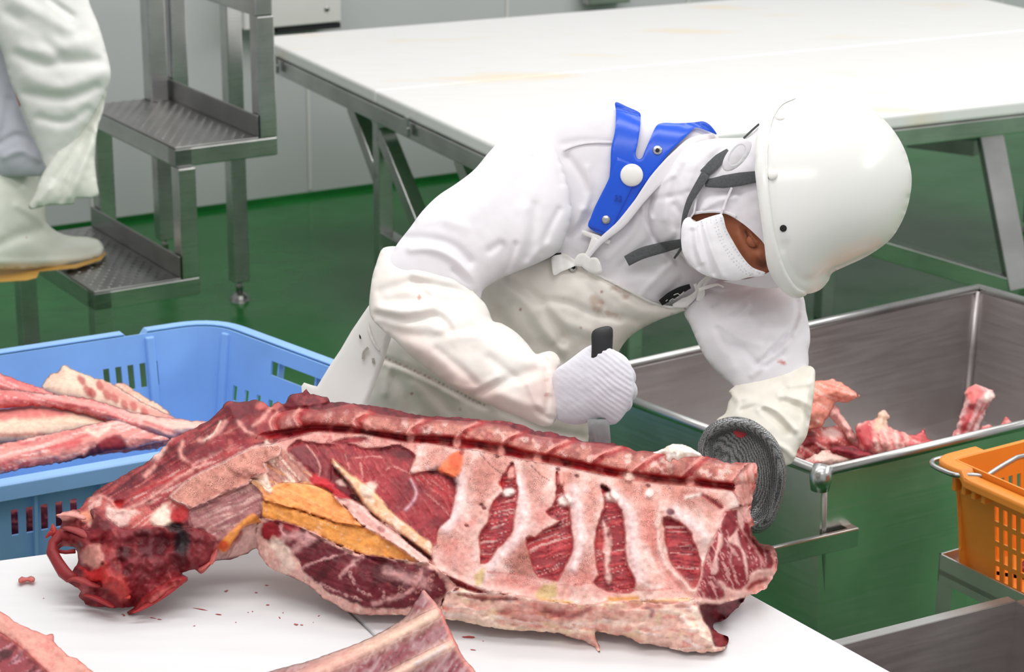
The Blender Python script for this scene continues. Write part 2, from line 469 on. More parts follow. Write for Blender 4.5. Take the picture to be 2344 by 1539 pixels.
M = {}
M['meat'] = mat_meat()
M['meat_far'] = mat_meat('raw_meat_trim', 0.45, 260.0, 0.3)
M['jacket'] = mat_cloth('white_cotton', 0.9, 900, 0.10)
M['vinyl'] = mat_cloth('white_vinyl', 0.42, 500, 0.05, 0.45)
M['glove'] = mat_cloth('white_knit', 0.95, 700, 0.25)
M['skin'] = mat_cloth('skin', 0.5, 700, 0.1, 0.4)
M['mask'] = mat_cloth('white_nonwoven', 0.95, 1400, 0.12)
M['steel'] = mat_steel('brushed_steel')
M['steel_dark'] = mat_steel('checker_steel', (0.36, 0.355, 0.35), 0.34)
M['steel_bin'] = mat_steel('bin_steel', (0.58, 0.555, 0.55), 0.42, (2, 2, 30), 0.06, (0.50, 0.44, 0.43))
M['steel_bin_out'] = mat_steel('bin_steel_outer', (0.74, 0.72, 0.70), 0.34, (2, 2, 60), 0.08, None)
M['board'] = mat_board('white_polyethylene', (0.78, 0.78, 0.795))
M['board_bg'] = mat_board('white_polyethylene_stained', (0.84, 0.84, 0.835), lin(240, 218, 178))
M['floor'] = mat_floor('green_epoxy')
M['wall'] = mat_plain('wall_panel_grey', lin(205, 207, 208), 0.45, vary=0.05, vscale=1.5)
M['helmet'] = mat_plain('white_helmet_plastic', (0.87, 0.87, 0.845), 0.2, spec=0.5, vary=0.03, vscale=4)
M['white_plastic'] = mat_plain('white_plastic', (0.90, 0.885, 0.855), 0.35, vary=0.04)
M['blue_strap'] = mat_plain('blue_rubber', lin(20, 88, 222), 0.26, vary=0.06, vscale=12)
M['blue_crate'] = mat_plain('blue_crate_plastic', lin(148, 194, 248), 0.36, vary=0.10, vscale=9, bmp=0.05, bscale=40)
M['orange'] = mat_plain('orange_basket_plastic', lin(246, 152, 52), 0.38, vary=0.08, vscale=9)
M['grey_web'] = mat_plain('grey_webbing', lin(88, 90, 92), 0.85, vary=0.25, vscale=260, bmp=0.6, bscale=420)
M['black'] = mat_plain('black_plastic', lin(36, 36, 40), 0.45)
M['black_cloth'] = mat_plain('black_belt', lin(26, 26, 28), 0.8)
M['dark'] = mat_plain('dark_hole', (0.012, 0.012, 0.012), 0.8)
M['blade'] = mat_steel('knife_blade', (0.45, 0.45, 0.46), 0.38, (80, 80, 3), 0.12)
M['chain'] = mat_mesh_glove('steel_ring_mesh')
M['boot'] = mat_plain('white_boot_rubber', lin(222, 226, 214), 0.4, vary=0.06)
M['sole'] = mat_plain('tan_boot_sole', lin(196, 150, 70), 0.6, vary=0.15, vscale=30)
M['trouser'] = mat_cloth('grey_trousers', 0.9)
M['hair'] = mat_plain('dark_hair', (0.02, 0.015, 0.012), 0.6)
M['panel'] = mat_plain('machine_cover_white', lin(226, 225, 221), 0.4, vary=0.03)
# ------------------------------------------------------------------ the setting
ZT = 0.81                                        # near cutting table
def unit(v): return np.asarray(v, float) / np.linalg.norm(v)
w0, w1 = PZ(312, 503, 0), PZ(760, 443, 0)         # wall foot
wd_ = unit(w1 - w0); wn = np.array([wd_[1], -wd_[0], 0])      # towards the camera
if wn[1] > 0: wn = -wn
a0, a1 = w0 - wd_ * 4.5, w0 + wd_ * 9.0
Z3 = np.array([0, 0, 1.0])
bm = bmesh.new(); obox(bm, (-6.5, -1.5, -0.06), (15, 0, 0), (0, 15, 0), (0, 0, 0.06)); tag(obj('floor', bm, M['floor']), kind='structure')
bm = bmesh.new(); obox(bm, a0, a1 - a0, -wn * 0.12, Z3 * 3.6); tag(obj('wall_back', bm, M['wall']), kind='structure')
bm = bmesh.new()                                  # green coved skirting
obox(bm, a0 + wn * 0.001, a1 - a0, wn * 0.012, Z3 * 0.02); tag(obj('baseboard_back', bm, M['floor']), kind='structure')
bm = bmesh.new()                                  # panel joints of the wall
for k in range(9):
    s = a0 + wd_ * (3.4 + 0.92 * k)
    obox(bm, s + wn * 0.001 + Z3 * 0.03, wd_ * 0.012, wn * 0.004, Z3 * 3.5)
tag(obj('trim_1', bm, M['panel']), kind='structure')

# ------------------------------------------------------------------ long white table behind the worker
ZB = 0.80
c_bl, c_fl = PZ(592, 84, ZB), PZ(1120, 327, ZB)
eL = unit(c_fl - c_bl); eB = unit(PZ(1420, 4, ZB) - PZ(592, 78, ZB))
eB = unit(eB - eL * (eB @ eL))
fr = PZ(2200, 246, ZB)
wid = (fr - c_bl) @ eL; LEN = (PZ(2349, 221, ZB) - c_bl) @ eB + 1.1
wid = max(wid, 1.0)
tb = thing('work_table', (*((c_bl + eL * wid / 2 + eB * LEN / 2)[:2]), 0), 'long steel framed table with a thick white plastic top behind the bending worker', 'table')
seam = (PZ(912, 202, ZB) - c_bl) @ eL
TH = 0.045
for (s0, s1) in ((0.0, seam - 0.0015), (seam + 0.0015, wid)):
    bm = bmesh.new(); obox(bm, c_bl + eL * s0 - Z3 * TH, eB * LEN, eL * (s1 - s0), Z3 * TH)
    obj('board', bm, M['board_bg'], tb, bevel=0.010, seg=3)
zf = ZB - TH - 0.002
def leg_at(u, v, z0, z1, w=0.05, name='leg'):
    bm = bmesh.new(); p = c_bl + eL * u + eB * v
    bar(bm, (p[0], p[1], z0), (p[0], p[1], z1), w, w, up=eB); return obj(name, bm, M['steel'], tb, bevel=0.004)
AP = 0.055
for (u, v, du, dv) in ((0.012, 0.01, wid - 0.024, 0), (0.012, LEN - 0.01, wid - 0.024, 0), (0.012, 0.01, 0, LEN - 0.02), (wid - 0.012, 0.01, 0, LEN - 0.02)):
    bm = bmesh.new(); p = c_bl + eL * u + eB * v; p[2] = zf - AP / 2
    bar(bm, p, p + eL * du + eB * dv, 0.03, AP); obj('apron_rail', bm, M['steel'], tb, bevel=0.003)
u1 = (PZ(795, 275, zf - AP) - c_bl) @ eL; u2 = wid - 0.10
for v in (0.05, LEN - 0.16):
    for u in (u1, u2):
        leg_at(u, v, 0.03, zf - AP)
        bm = bmesh.new(); p = c_bl + eL * u + eB * v; dome(bm, (p[0], p[1], 0.0), (0, 0, 1), 0.04, 0.03, base=0); obj('foot', bm, M['steel_dark'], tb, sm=True)
for v in (0.05, LEN - 0.16):                      # lower side rails
    bm = bmesh.new(); p = c_bl + eL * u1 + eB * v; q = c_bl + eL * u2 + eB * v; p[2] = q[2] = 0.30
    bar(bm, p, q, 0.045, 0.045); obj('lower_rail', bm, M['steel'], tb, bevel=0.003)
for v in (0.05, LEN - 0.16):
    for (u, du) in ((u1, 0.36), (u2, -0.36), (u1, -0.22)):
        bm = bmesh.new(); p = c_bl + eL * u + eB * v; q = c_bl + eL * (u + du) + eB * v; p[2] = zf - AP - abs(du) * 0.95; q[2] = zf - AP - 0.005
        if du == 0.36: p, q = c_bl + eL * (u + .02) + eB * v, c_bl + eL * (u + du) + eB * v; p[2] = zf - AP - 0.05; q[2] = 0.36
        bar(bm, p, q, 0.05, 0.05); obj('brace', bm, M['steel'], tb, bevel=0.003)
for px, py in ((1884, 728), (1443, 872)):        # middle legs
    g = PZ(px, py, 0.0) - c_bl; leg_at(g @ eL, g @ eB, 0.0, zf - AP)
# raking braces and stretcher at the right end
for (A, B, wdt) in (((2265, 290, 0.72), (2345, 690, 0.02), 0.055), ):
    pass
p = PZ(2262, 292, zf - AP); q = PD(2332, 662, depth_of(p) + 0.05)
bm = bmesh.new(); bar(bm, p, q, 0.075, 0.06, up=FWD); obj('brace', bm, M['steel'], tb, bevel=0.004)
p = PD(1990, 560, depth_of(q) + 0.02); bm = bmesh.new(); bar(bm, p, q, 0.05, 0.06); obj('lower_rail', bm, M['steel'], tb, bevel=0.003)
p1 = PD(2085, 318, depth_of(q) + 0.25); q1 = PD(2238, 338, depth_of(q) + 0.1); bm = bmesh.new(); bar(bm, p1, q1, 0.05, 0.05); obj('brace', bm, M['steel_dark'], tb)
for px, py in ((663, 140), (982, 282)):           # clips holding the boards
    u = (PZ(px, py + 10, zf - AP * .4) - c_bl) @ eL; p = c_bl + eL * u; p[2] = zf - AP * 0.75
    bm = bmesh.new(); obox(bm, p - eB * 0.022 - eL * 0.011, eL * 0.024, eB * 0.008, Z3 * 0.062)
    obox(bm, p - eB * 0.026 + eL * 0.015, eL * 0.006, eB * 0.012, Z3 * 0.03); obj('clip', bm, M['steel'], tb, bevel=0.003)

# machine cover on the wall, white, with bolts
z_c = 0.84
pc0 = PZ(592, 58, z_c); dW = ((a0 - CAMP) @ wn); 
def on_wall(px, py, off=0.0):
    r = ray(px, py); t = ((w0 + wn * off - CAMP) @ wn) / (r @ wn); return CAMP + r * t
A, B = on_wall(560, 66, .16), on_wall(782, 50, .16); zt = B[2]
mc = thing('machine_cover', (*((A + B) / 2)[:2], A[2]), 'white bolted machine cover on the wall above the far table corner', 'machine')
bm = bmesh.new(); o = A.copy(); o[2] = zt; obox(bm, o - wn * 0.155, wd_ * ((B - A) @ wd_), wn * 0.155, Z3 * 0.7); obj('cover', bm, M['panel'], mc, bevel=0.006)
for px, py in ((613, 38), (748, 20)):
    bm = bmesh.new(); dome(bm, on_wall(px, py, .16), wn, 0.012, 0.008); obj('bolt', bm, M['steel'], mc, sm=True)
bm = bmesh.new(); A2 = on_wall(640, 66, .16); obox(bm, A2 - wn * .14, wd_ * ((B - A2) @ wd_), wn * .13, -Z3 * 0.02); obj('shade_strip', bm, M['black'], mc)  # black strip stands in for the shade under the cover
A, B = on_wall(1330, 8, .02), on_wall(1425, 1, .02)
bm = bmesh.new(); obox(bm, A, B - A, wn * .06, Z3 * .25); tag(obj('switch_box', bm, M['steel'], bevel=.004), 'grey metal box on the wall at the back edge of the long table', 'box')

# ------------------------------------------------------------------ steel steps
Z1, Z2s = 0.385, 0.77
s00, s01, s02 = PZ(215, 668, Z1), PZ(415, 636, Z1), PZ(98, 610, Z1)
t00, t01, t02 = PZ(400, 338, Z2s), PZ(594, 314, Z2s), PZ(240, 264, Z2s)
er = unit((s01 - s00) + (t01 - t00)); ew = unit((s02 - s00) + (t02 - t00)); ew = unit(ew - er * (er @ ew))
RUN = np.linalg.norm(s01 - s00); SW = 0.68
st = thing('step_stand', (*(t00 + ew * SW / 2)[:2], 0), 'stainless steel steps with dimpled treads and square tube stringers at left', 'steps')
o1 = s00.copy(); run2 = (t01 - t00) @ er
o2 = t00.copy()
T = 0.055
def tread(o, run, name='tread'):
    bm = bmesh.new(); obox(bm, o - Z3 * 0.006, er * run, ew * SW, Z3 * 0.006)
    obox(bm, o + er * (run - 0.006), er * 0.006, ew * SW, Z3 * 0.065)       # upstand at the back
    t = obj(name, bm, M['steel_dark'], st, bevel=0.003)
    bm = bmesh.new(); n1, n2 = int(run / 0.034), int(SW / 0.027)
    for i in range(n1):
        for j in range(n2):
            c = o + er * (0.02 + i * 0.034 + (0.017 if j % 2 else 0)) + ew * (0.02 + j * 0.027)
            if (c - o) @ er > run - 0.02: continue
            v = [bm.verts.new(tuple(c + er * (0.011 * math.cos(a)) + ew * (0.005 * math.sin(a)))) for a in np.linspace(0, 6.283, 8, endpoint=False)]
            top = bm.verts.new(tuple(c + Z3 * 0.0035))
            for k in range(8): bm.faces.new((v[k], v[(k + 1) % 8], top))
    d = obj('dimples', bm, M['steel_dark'], t, sm=True); tag(d, kind='stuff')
tread(o1, RUN); tread(o2, run2)
o3 = o2 + er * run2; o3[2] = 1.185
def sbar(p, q, name, w=T, h=T, up=None):
    bm = bmesh.new(); bar(bm, p, q, w, h, up=up if up is not None else (er if abs((np.asarray(q) - p)[2]) > 0.1 else Z3)); return obj(name, bm, M['steel'], st, bevel=0.004)
for side in (0.0, SW):
    e = ew * (side + (T / 2 if side == 0 else -T / 2)) + er * T / 2; dz = -Z3 * (T / 2 + 0.006)
    A = o1 + e + dz; B = o1 + er * (RUN + 0.004) + e + dz; Cc = o2 + e + dz; D = o2 + er * (run2 + 0.004) + e + dz; E_ = o3 + e + dz; G = o3 + er * .5 + e + dz
    sbar(A, np.array([A[0], A[1], 0.02]), 'leg'); sbar(A - er * T / 2, B + er * T / 2, 'stringer'); sbar(B + Z3 * T * .5, np.array([B[0], B[1], Cc[2] - T / 2]), 'riser_post')
    sbar(Cc - er * T / 2, D + er * T / 2, 'stringer'); sbar(D + Z3 * T * .5, np.array([D[0], D[1], E_[2] - T / 2]), 'riser_post')
    bt = PZ(549, 688, 0.0) + (ew * (SW - T) if side else 0)
    sbar(np.array([bt[0], bt[1], E_[2] - T / 2]), np.array([bt[0], bt[1], 0.07]), 'leg')
    bm = bmesh.new(); tube(bm, [bt + Z3 * 0.025, bt + Z3 * 0.075], 0.012); dome(bm, bt, (0, 0, 1), 0.035, 0.03); obj('foot', bm, M['steel_dark'], st, sm=True)
    bm = bmesh.new(); ft = np.array([A[0], A[1], 0]); dome(bm, ft, (0, 0, 1), 0.035, 0.03); obj('foot', bm, M['steel_dark'], st, sm=True)
for o in (o1, o2, o3):
    sbar(o + ew * 0 + er * T / 2 - Z3 * (T / 2 + .006), o + ew * SW + er * T / 2 - Z3 * (T / 2 + .006), 'cross_rail')
hp = o2 + er * (run2 - .045) + ew * (SW - .035); sbar(hp, hp + Z3 * 1.3, 'handrail_post', 0.06, 0.06, up=er)

# ------------------------------------------------------------------ near cutting table
K = PZ(1283, 1118, ZT); eR = unit(PZ(2045, 1539, ZT) - K); eF = unit(PZ(0, 1281, ZT) - K)
eF = unit(eF - eR * (eF @ eR))
nt_ = thing('cutting_table', (*(K + eF * 0.8 + eR * 0.6)[:2], 0), 'near cutting table with a white plastic top carrying the half carcass', 'table')
LW, LD = 2.3, 1.5
g0, g1 = PZ(785, 1380, ZT), PZ(860, 1452, ZT)
def meet(p, q, a, b):
    d = q - p; e = b - a; t = ((a - p)[0] * e[1] - (a - p)[1] * e[0]) / (d[0] * e[1] - d[1] * e[0]); return p + d * t
far0, far1 = PZ(0, 1281, ZT), PZ(111, 1266, ZT)
sk = meet(g0, g1, far0, far1); sk2 = sk + unit(g1 - g0) * 1.5; sr = meet(g0, g1, K, K + eF); sr2 = sr + unit(g1 - g0) * 1.5
lw = unit(far0 - far1) * 1.35
def slab(c, t, name, par):
    bm = bmesh.new(); hexa(bm, [p - Z3 * t for p in c] + list(c)); return obj(name, bm, M['board'], par, bevel=0.006, seg=3)
gap = unit(far1 - far0) * 0.003
slab([sk - gap, sk2 - gap, sk2 + lw - gap, sk + lw - gap], 0.035, 'board', nt_)
slab([sr, K, K + eR * LD, sr2], 0.035, 'board', nt_)
for (p, q) in ((0.03, LW - .03), ):
    for r in (0.04, LD - .04):
        a = K + eF * p + eR * r - Z3 * 0.07; b = K + eF * q + eR * r - Z3 * 0.07; bm = bmesh.new(); bar(bm, a, b, 0.04, 0.06); obj('apron_rail', bm, M['steel'], nt_)
for p in (0.06, LW - .06):
    for r in (0.07, LD - .07):
        a = K + eF * p + eR * r; bm = bmesh.new(); bar(bm, (a[0], a[1], ZT - .10), (a[0], a[1], 0), 0.045, 0.045, up=eF); obj('leg', bm, M['steel'], nt_)
# ------------------------------------------------------------------ tissue colours
DEEP, DARK, RED, MID = lin(70, 18, 26), lin(108, 30, 40), lin(150, 46, 54), lin(174, 72, 74)
PKR, PINK, PALE, FAT, CREAM = lin(206, 108, 102), lin(228, 162, 152), lin(240, 202, 192), lin(243, 206, 190), lin(246, 226, 208)
ORNG, OCHR, PURP, WHT, BRT = lin(234, 152, 82), lin(200, 138, 62), lin(160, 112, 120), lin(248, 236, 228), lin(186, 44, 48)

def meat_plane(pa, pb, tilt):
    """plane leaning back from the line pa-pb by tilt degrees above horizontal"""
    l = unit(pb - pa); l2 = unit([l[0], l[1], 0]); m = np.array([-l2[1], l2[0], 0])
    if m[1] < 0: m = -m
    a = math.radians(tilt); n = -m * math.sin(a) + Z3 * math.cos(a)
    n = unit(n - l * (n @ l))
    return pa, n
def meat_body(parent, P, T, L, o, n, outline, part_of, names, zmin=None, edge=(0.045, 55.0), drop=0.8, thick=0.018, mat='meat', body='muscle_body', minback=0.012):
    """front relief of meat on the plane (o, n); every named region becomes a solid part of its own"""
    r = rays(P); rn = r @ n
    d_in = np.maximum(dist_poly(P, outline), 0)
    h = L.h + edge[0] * (1 - np.exp(-d_in / edge[1])) - edge[0]
    df = ((o - CAMP) @ n) / rn + h / rn
    if zmin is not None:
        zf_ = CAMZ + r[:, 2] * df
        lim = (zmin + 0.002 - CAMZ) / r[:, 2]; df = np.minimum(df, lim)
    X = CAMP + r * df[:, None]
    sc = F / df
    back = df + minback * sstep(0, 12, d_in) + np.minimum(drop * d_in / sc, 0.16)
    if zmin is not None: back = np.minimum(back, np.maximum((zmin + 0.001 - CAMZ) / r[:, 2], df))
    cp = part_of[T] if part_of.ndim == 1 and len(part_of) == len(P) else None
    tp = part_of                                  # per triangle
    inner = np.ones(len(P), bool); inner[T[tp < 0].ravel()] = False
    dfb = df + np.where(inner, np.minimum(thick * 0.7, np.maximum(back - df, 0) * 0.5), 0)
    out = [put(body, shell(body, P, T, dfb, np.maximum(back, dfb), L.c), M[mat], parent)]
    for k, nm in enumerate(names):
        t = T[tp == k]
        if len(t) < 2: continue
        out.append(put(nm, shell(nm, P, t, df, df + np.minimum(thick, np.maximum(back - df, 0)), L.c, back=False), M[mat], parent))
    return out, X
def classify(P, T, polys):
    c = P[T].mean(1); tp = -np.ones(len(T), int)
    for k, q in enumerate(polys): tp[inside(c, q)] = k
    return tp

# ------------------------------------------------------------------ the half carcass
SIL = [(130,1180),(167,1167),(181,1165),(200,1142),(222,1122),(240,1110),(280,1090),(320,1067),(350,1047),(367,1032),(392,1002),(412,996),(440,982),(477,965),(490,952),(505,937),(522,920),(550,921),(587,916),(610,924),(620,934),(625,925),(635,920),(650,925),(665,905),(687,900),(701,892),(712,901),(730,906),(752,912),(756,921),(792,921),(810,925),(850,929),(890,935),(942,947),(1005,955),(1055,957),(1105,961),(1150,963),(1190,972),(1225,986),(1270,990),(1282,997),(1315,1002),(1340,1011),(1400,1016),(1425,1021),(1457,1032),(1490,1035),(1510,1036),(1607,1044),(1642,1051),(1657,1059),(1690,1060),(1730,1059),(1734,1067),(1732,1102),(1725,1130),(1720,1155),(1720,1182),(1727,1202),(1719,1206),(1722,1222),(1740,1245),(1760,1247),(1774,1257),(1780,1282),(1776,1310),(1762,1335),(1750,1351),(1730,1359),(1708,1369),(1690,1391),(1662,1416),(1635,1429),(1634,1441),(1650,1452),(1665,1459),(1666,1470),(1660,1486),(1635,1493),(1575,1493),(1535,1486),(1495,1476),(1465,1473),(1437,1459),(1392,1451),(1362,1448),(1368,1465),(1374,1484),(1372,1494),(1362,1480),(1330,1466),(1300,1459),(1275,1450),(1232,1446),(1175,1444),(1120,1436),(1062,1424),(1017,1417),(970,1412),(925,1409),(867,1409),(817,1407),(792,1400),(755,1377),(740,1372),(720,1352),(700,1337),(667,1320),(630,1307),(607,1290),(592,1268),(587,1257),(555,1272),(520,1282),(490,1287),(477,1302),(460,1314),(445,1306),(417,1312),(430,1322),(426,1334),(400,1350),(365,1376),(330,1395),(302,1407),(292,1402),(306,1390),(255,1392),(202,1385),(180,1365),(185,1355),(152,1330),(157,1317),(175,1295),(178,1276),(172,1255),(146,1251),(128,1262),(122,1245),(124,1224),(140,1207),(142,1190)]
OUT = spline(SIL, 6, jag=1.6, seed=3)
U_ = [(625,945),(690,936),(740,940),(805,926),(830,938),(867,950),(930,959),(980,962),(1042,965),(1105,969),(1165,977),(1187,990),(1237,1001),(1300,1009),(1362,1017),(1425,1025),(1500,1037),(1607,1045),(1645,1055),(1730,1060)]
L_ = [(600,992),(640,985),(690,978),(715,972),(805,977),(840,985),(925,997),(1000,999),(1050,1003),(1075,1009),(1150,1019),(1200,1034),(1250,1042),(1312,1056),(1357,1065),(1400,1074),(1450,1082),(1512,1090),(1575,1096),(1637,1104),(1675,1107)]
C_ = [(580,1016),(640,1004),(667,1000),(705,990),(740,989),(840,997),(925,1012),(962,1015),(1005,1020),(1057,1028),(1095,1028),(1137,1041),(1200,1052),(1275,1066),(1350,1081),(1425,1097),(1482,1105),(1550,1111),(1612,1117),(1675,1126)]
DISC = [[(628,985),(622,965),(640,945)],[(690,978),(676,956),(690,937)],[(825,982),(812,966),(830,950),(846,945)],[(935,996),(943,980),(972,962)],[(1050,1003),(1062,985),(1095,969)],[(1150,1019),(1165,1003),(1192,991)],[(1250,1042),(1267,1026),(1303,1010)],[(1352,1063),(1372,1044),(1422,1025)],[(1450,1082),(1472,1061),(1510,1038)],[(1560,1094),(1580,1074),(1612,1046)],[(1677,1107),(1692,1084),(1718,1061)]]
def between(line, a, b):
    p = np.asarray(line, float); lo, hi = min(a, b), max(a, b); q = p[(p[:, 0] > lo + 4) & (p[:, 0] < hi - 4)]
    return q.tolist() if a < b else q[::-1].tolist()
VERT = []
for a, b in zip(DISC, DISC[1:]):
    VERT.append(a + between(U_, a[-1][0], b[-1][0]) + b[::-1] + between(L_, b[0][0], a[0][0]))
END = [(1677,1107),(1692,1084),(1718,1061),(1730,1059),(1734,1067),(1732,1102),(1725,1130),(1720,1160),(1700,1158),(1685,1135)]
CANAL = L_ + [(1680,1118)] + C_[::-1]
RIBC = [(962,1017),(1005,1021),(1057,1030),(1095,1030),(1137,1042),(1200,1053),(1275,1067),(1350,1083),(1425,1098),(1482,1106),(1550,1112),(1612,1118),(1675,1126),(1688,1142),(1690,1160),(1660,1168),(1650,1180),(1643,1210),(1627,1242),(1617,1272),(1605,1310),(1597,1345),(1590,1368),(1575,1377),(1512,1383),(1460,1375),(1395,1377),(1345,1386),(1300,1381),(1250,1375),(1205,1366),(1125,1359),(1080,1341),(1040,1322),(1000,1305),(990,1287),(985,1265),(995,1242),(1005,1212),(1030,1187),(1037,1155),(1042,1117),(1047,1092),(1010,1080),(975,1078),(942,1085),(940,1070),(950,1050)]
SEPS = [[(1182,1052),(1172,1110),(1160,1190),(1115,1255),(1100,1300),(1085,1345)],[(1290,1070),(1292,1130),(1285,1200),(1250,1260),(1250,1330),(1260,1376)],[(1383,1088),(1396,1130),(1400,1200),(1400,1270),(1415,1340),(1430,1376)],[(1485,1106),(1508,1150),(1515,1210),(1530,1270),(1560,1330),(1588,1370)]]
def rib_poly(k):
    lo = [(930,1000),(930,1400)] if k == 0 else SEPS[k - 1]; hi = SEPS[k] if k < 4 else [(1720,1100),(1720,1400)]
    return lo[:1] + hi + lo[::-1][:-1] if False else lo + hi[::-1]
GAP = [[(1172,1062),(1160,1078),(1146,1105),(1152,1127),(1135,1142),(1122,1170),(1117,1195),(1100,1220),(1096,1234),(1101,1270),(1102,1290),(1117,1286),(1140,1255),(1167,1227),(1175,1195),(1181,1157),(1184,1127),(1180,1095),(1176,1072)],
 [(1275,1082),(1275,1120),(1268,1155),(1252,1172),(1265,1187),(1282,1192),(1262,1207),(1237,1220),(1225,1232),(1205,1232),(1212,1270),(1222,1300),(1230,1320),(1250,1326),(1275,1332),(1292,1300),(1307,1267),(1311,1240),(1306,1202),(1303,1165),(1300,1146),(1290,1130),(1282,1107)],
 [(1377,1115),(1382,1137),(1384,1157),(1376,1180),(1372,1197),(1365,1220),(1361,1245),(1364,1270),(1366,1300),(1372,1318),(1360,1332),(1370,1344),(1400,1356),(1450,1354),(1452,1325),(1437,1295),(1430,1260),(1431,1227),(1427,1190),(1422,1170),(1412,1155),(1400,1140),(1394,1125),(1385,1116)],
 [(1520,1186),(1522,1220),(1526,1247),(1532,1275),(1542,1297),(1565,1322),(1585,1350),(1592,1344),(1600,1326),(1603,1294),(1597,1266),(1587,1241),(1577,1216),(1562,1200),(1545,1190)]]
SHOULD = [(660,1027),(680,1010),(735,1016),(805,1017),(830,1027),(867,1026),(915,1021),(950,1045),(940,1070),(942,1085),(985,1079),(1030,1088),(1044,1112),(1037,1155),(1030,1187),(1005,1212),(992,1252),(955,1222),(892,1172),(855,1128),(805,1090),(767,1052),(757,1077),(752,1105),(717,1090),(680,1055),(662,1040)]
STRIP = [(762,1052),(800,1085),(850,1118),(895,1170),(955,1220),(988,1246),(986,1274),(962,1256),(925,1228),(890,1203),(840,1168),(812,1132),(798,1108),(772,1078)]
TOPB = [(590,1040),(640,1012),(705,995),(740,990),(840,998),(925,1013),(962,1017),(955,1040),(915,1021),(867,1026),(830,1027),(805,1017),(735,1016),(680,1010),(660,1027),(640,1055),(600,1062)]
LIG1 = [(572,1100),(598,1104),(612,1120),(640,1108),(670,1106),(722,1113),(765,1136),(800,1172),(817,1192),(832,1206),(800,1204),(755,1192),(680,1167),(603,1146),(598,1128)]
LIG2 = [(603,1146),(680,1167),(755,1192),(832,1206),(900,1240),(960,1286),(905,1281),(830,1270),(767,1245),(725,1225),(680,1205),(605,1187),(598,1170)]
BAND = [(765,1136),(800,1143),(830,1158),(862,1187),(900,1208),(925,1236),(955,1260),(985,1288),(960,1287),(905,1250),(840,1210),(817,1193),(800,1172)]
LOBE = [(587,1220),(592,1198),(605,1187),(680,1205),(725,1225),(767,1245),(830,1270),(905,1281),(960,1287),(990,1292),(1020,1320),(1045,1345),(1020,1360),(1012,1385),(1014,1416),(925,1409),(867,1409),(817,1407),(792,1400),(755,1377),(740,1372),(720,1352),(700,1337),(667,1320),(630,1307),(607,1290),(590,1262)]
LOBEM = [(594,1210),(604,1196),(632,1190),(687,1208),(722,1230),(762,1247),(808,1270),(852,1272),(930,1290),(985,1300),(1015,1330),(1020,1358),(955,1388),(885,1395),(852,1395),(795,1375),(755,1360),(730,1337),(697,1310),(682,1282),(662,1268),(642,1247),(612,1240),(598,1226)]
FLANK = [(1012,1385),(1022,1360),(1045,1345),(1085,1356),(1125,1360),(1205,1367),(1250,1376),(1300,1382),(1345,1387),(1395,1378),(1460,1376),(1512,1384),(1575,1378),(1592,1372),(1603,1388),(1610,1421),(1625,1440),(1637,1478),(1662,1478),(1660,1488),(1635,1495),(1575,1495),(1535,1488),(1495,1478),(1465,1475),(1437,1461),(1392,1453),(1362,1449),(1374,1496),(1330,1468),(1275,1452),(1175,1446),(1062,1426),(1014,1418)]
EYE = [(1660,1168),(1692,1162),(1720,1158),(1720,1182),(1727,1202),(1719,1206),(1722,1222),(1740,1245),(1760,1247),(1774,1257),(1782,1282),(1778,1310),(1763,1336),(1750,1352),(1730,1360),(1708,1370),(1675,1376),(1650,1385),(1602,1386),(1590,1370),(1598,1345),(1606,1310),(1618,1272),(1628,1242),(1644,1210),(1651,1180)]
UNDER = [(1602,1386),(1650,1385),(1675,1376),(1708,1369),(1692,1392),(1662,1417),(1636,1430),(1635,1442),(1667,1459),(1668,1470),(1660,1480),(1637,1478),(1625,1440),(1610,1421)]
NECK = [(110,1230),(118,1200),(130,1176),(167,1166),(182,1172),(186,1200),(205,1216),(214,1190),(210,1165),(222,1172),(240,1180),(262,1202),(290,1214),(340,1205),(385,1207),(400,1212),(440,1209),(478,1222),(496,1240),(486,1275),(477,1302),(460,1316),(440,1308),(417,1314),(430,1322),(426,1334),(302,1409),(255,1394),(202,1387),(150,1332),(176,1280),(140,1256),(118,1270)]
NBONE = [(390,1137),(430,1100),(492,1067),(505,1062),(580,1024),(612,1020),(640,1018),(640,1040),(606,1060),(612,1080),(577,1096),(567,1110),(505,1132),(467,1155),(435,1164),(425,1155),(402,1147)]
MEMB = [(435,1168),(505,1136),(572,1108),(600,1130),(602,1146),(598,1180),(556,1212),(532,1238),(517,1260),(490,1244),(470,1215),(440,1205)]
TEND = [(592,1187),(598,1196),(560,1205),(540,1232),(516,1264),(499,1255),(520,1225),(550,1196),(580,1175)]
PNAMES = ['vertebra'] * len(VERT) + ['cut_bone', 'spinal_canal'] + ['rib'] * 5 + ['intercostal_muscle'] * 4 + ['fatty_seam', 'shoulder_muscle', 'fat_strip', 'brisket_lobe', 'neck_ligament', 'neck_ligament', 'white_membrane', 'flank_fat', 'cut_muscle', 'loose_muscle', 'neck_bone', 'thin_membrane', 'tendon', 'neck_stump']
PPOLY = [spline(q, 9) for q in VERT] + [spline(END, 9), spline(CANAL, 9)]
RIBS = spline(RIBC, 9)
RIBP = [np.asarray(rib_poly(k), float) for k in range(5)]
rest = [GAP[0], GAP[1], GAP[2], GAP[3], TOPB, SHOULD, STRIP, LOBE, LIG1, LIG2, BAND, FLANK, EYE, UNDER, NBONE, MEMB, TEND, NECK]
rest_s = [spline(q, 8, jag=(1.5 if i < 4 else 0.8), seed=40 + i) for i, q in enumerate(rest)]
clip = [np.clip(q, [100, 880], [1790, 1500]) for q in rest_s]
P, T = cdt(OUT, 3.5, parts=PPOLY[:-1] + [RIBS] + [spline(s, 9, closed=False)[1:-1] for s in []] + clip)
cen = P[T].mean(1); tp = -np.ones(len(T), int)
nv = len(VERT)
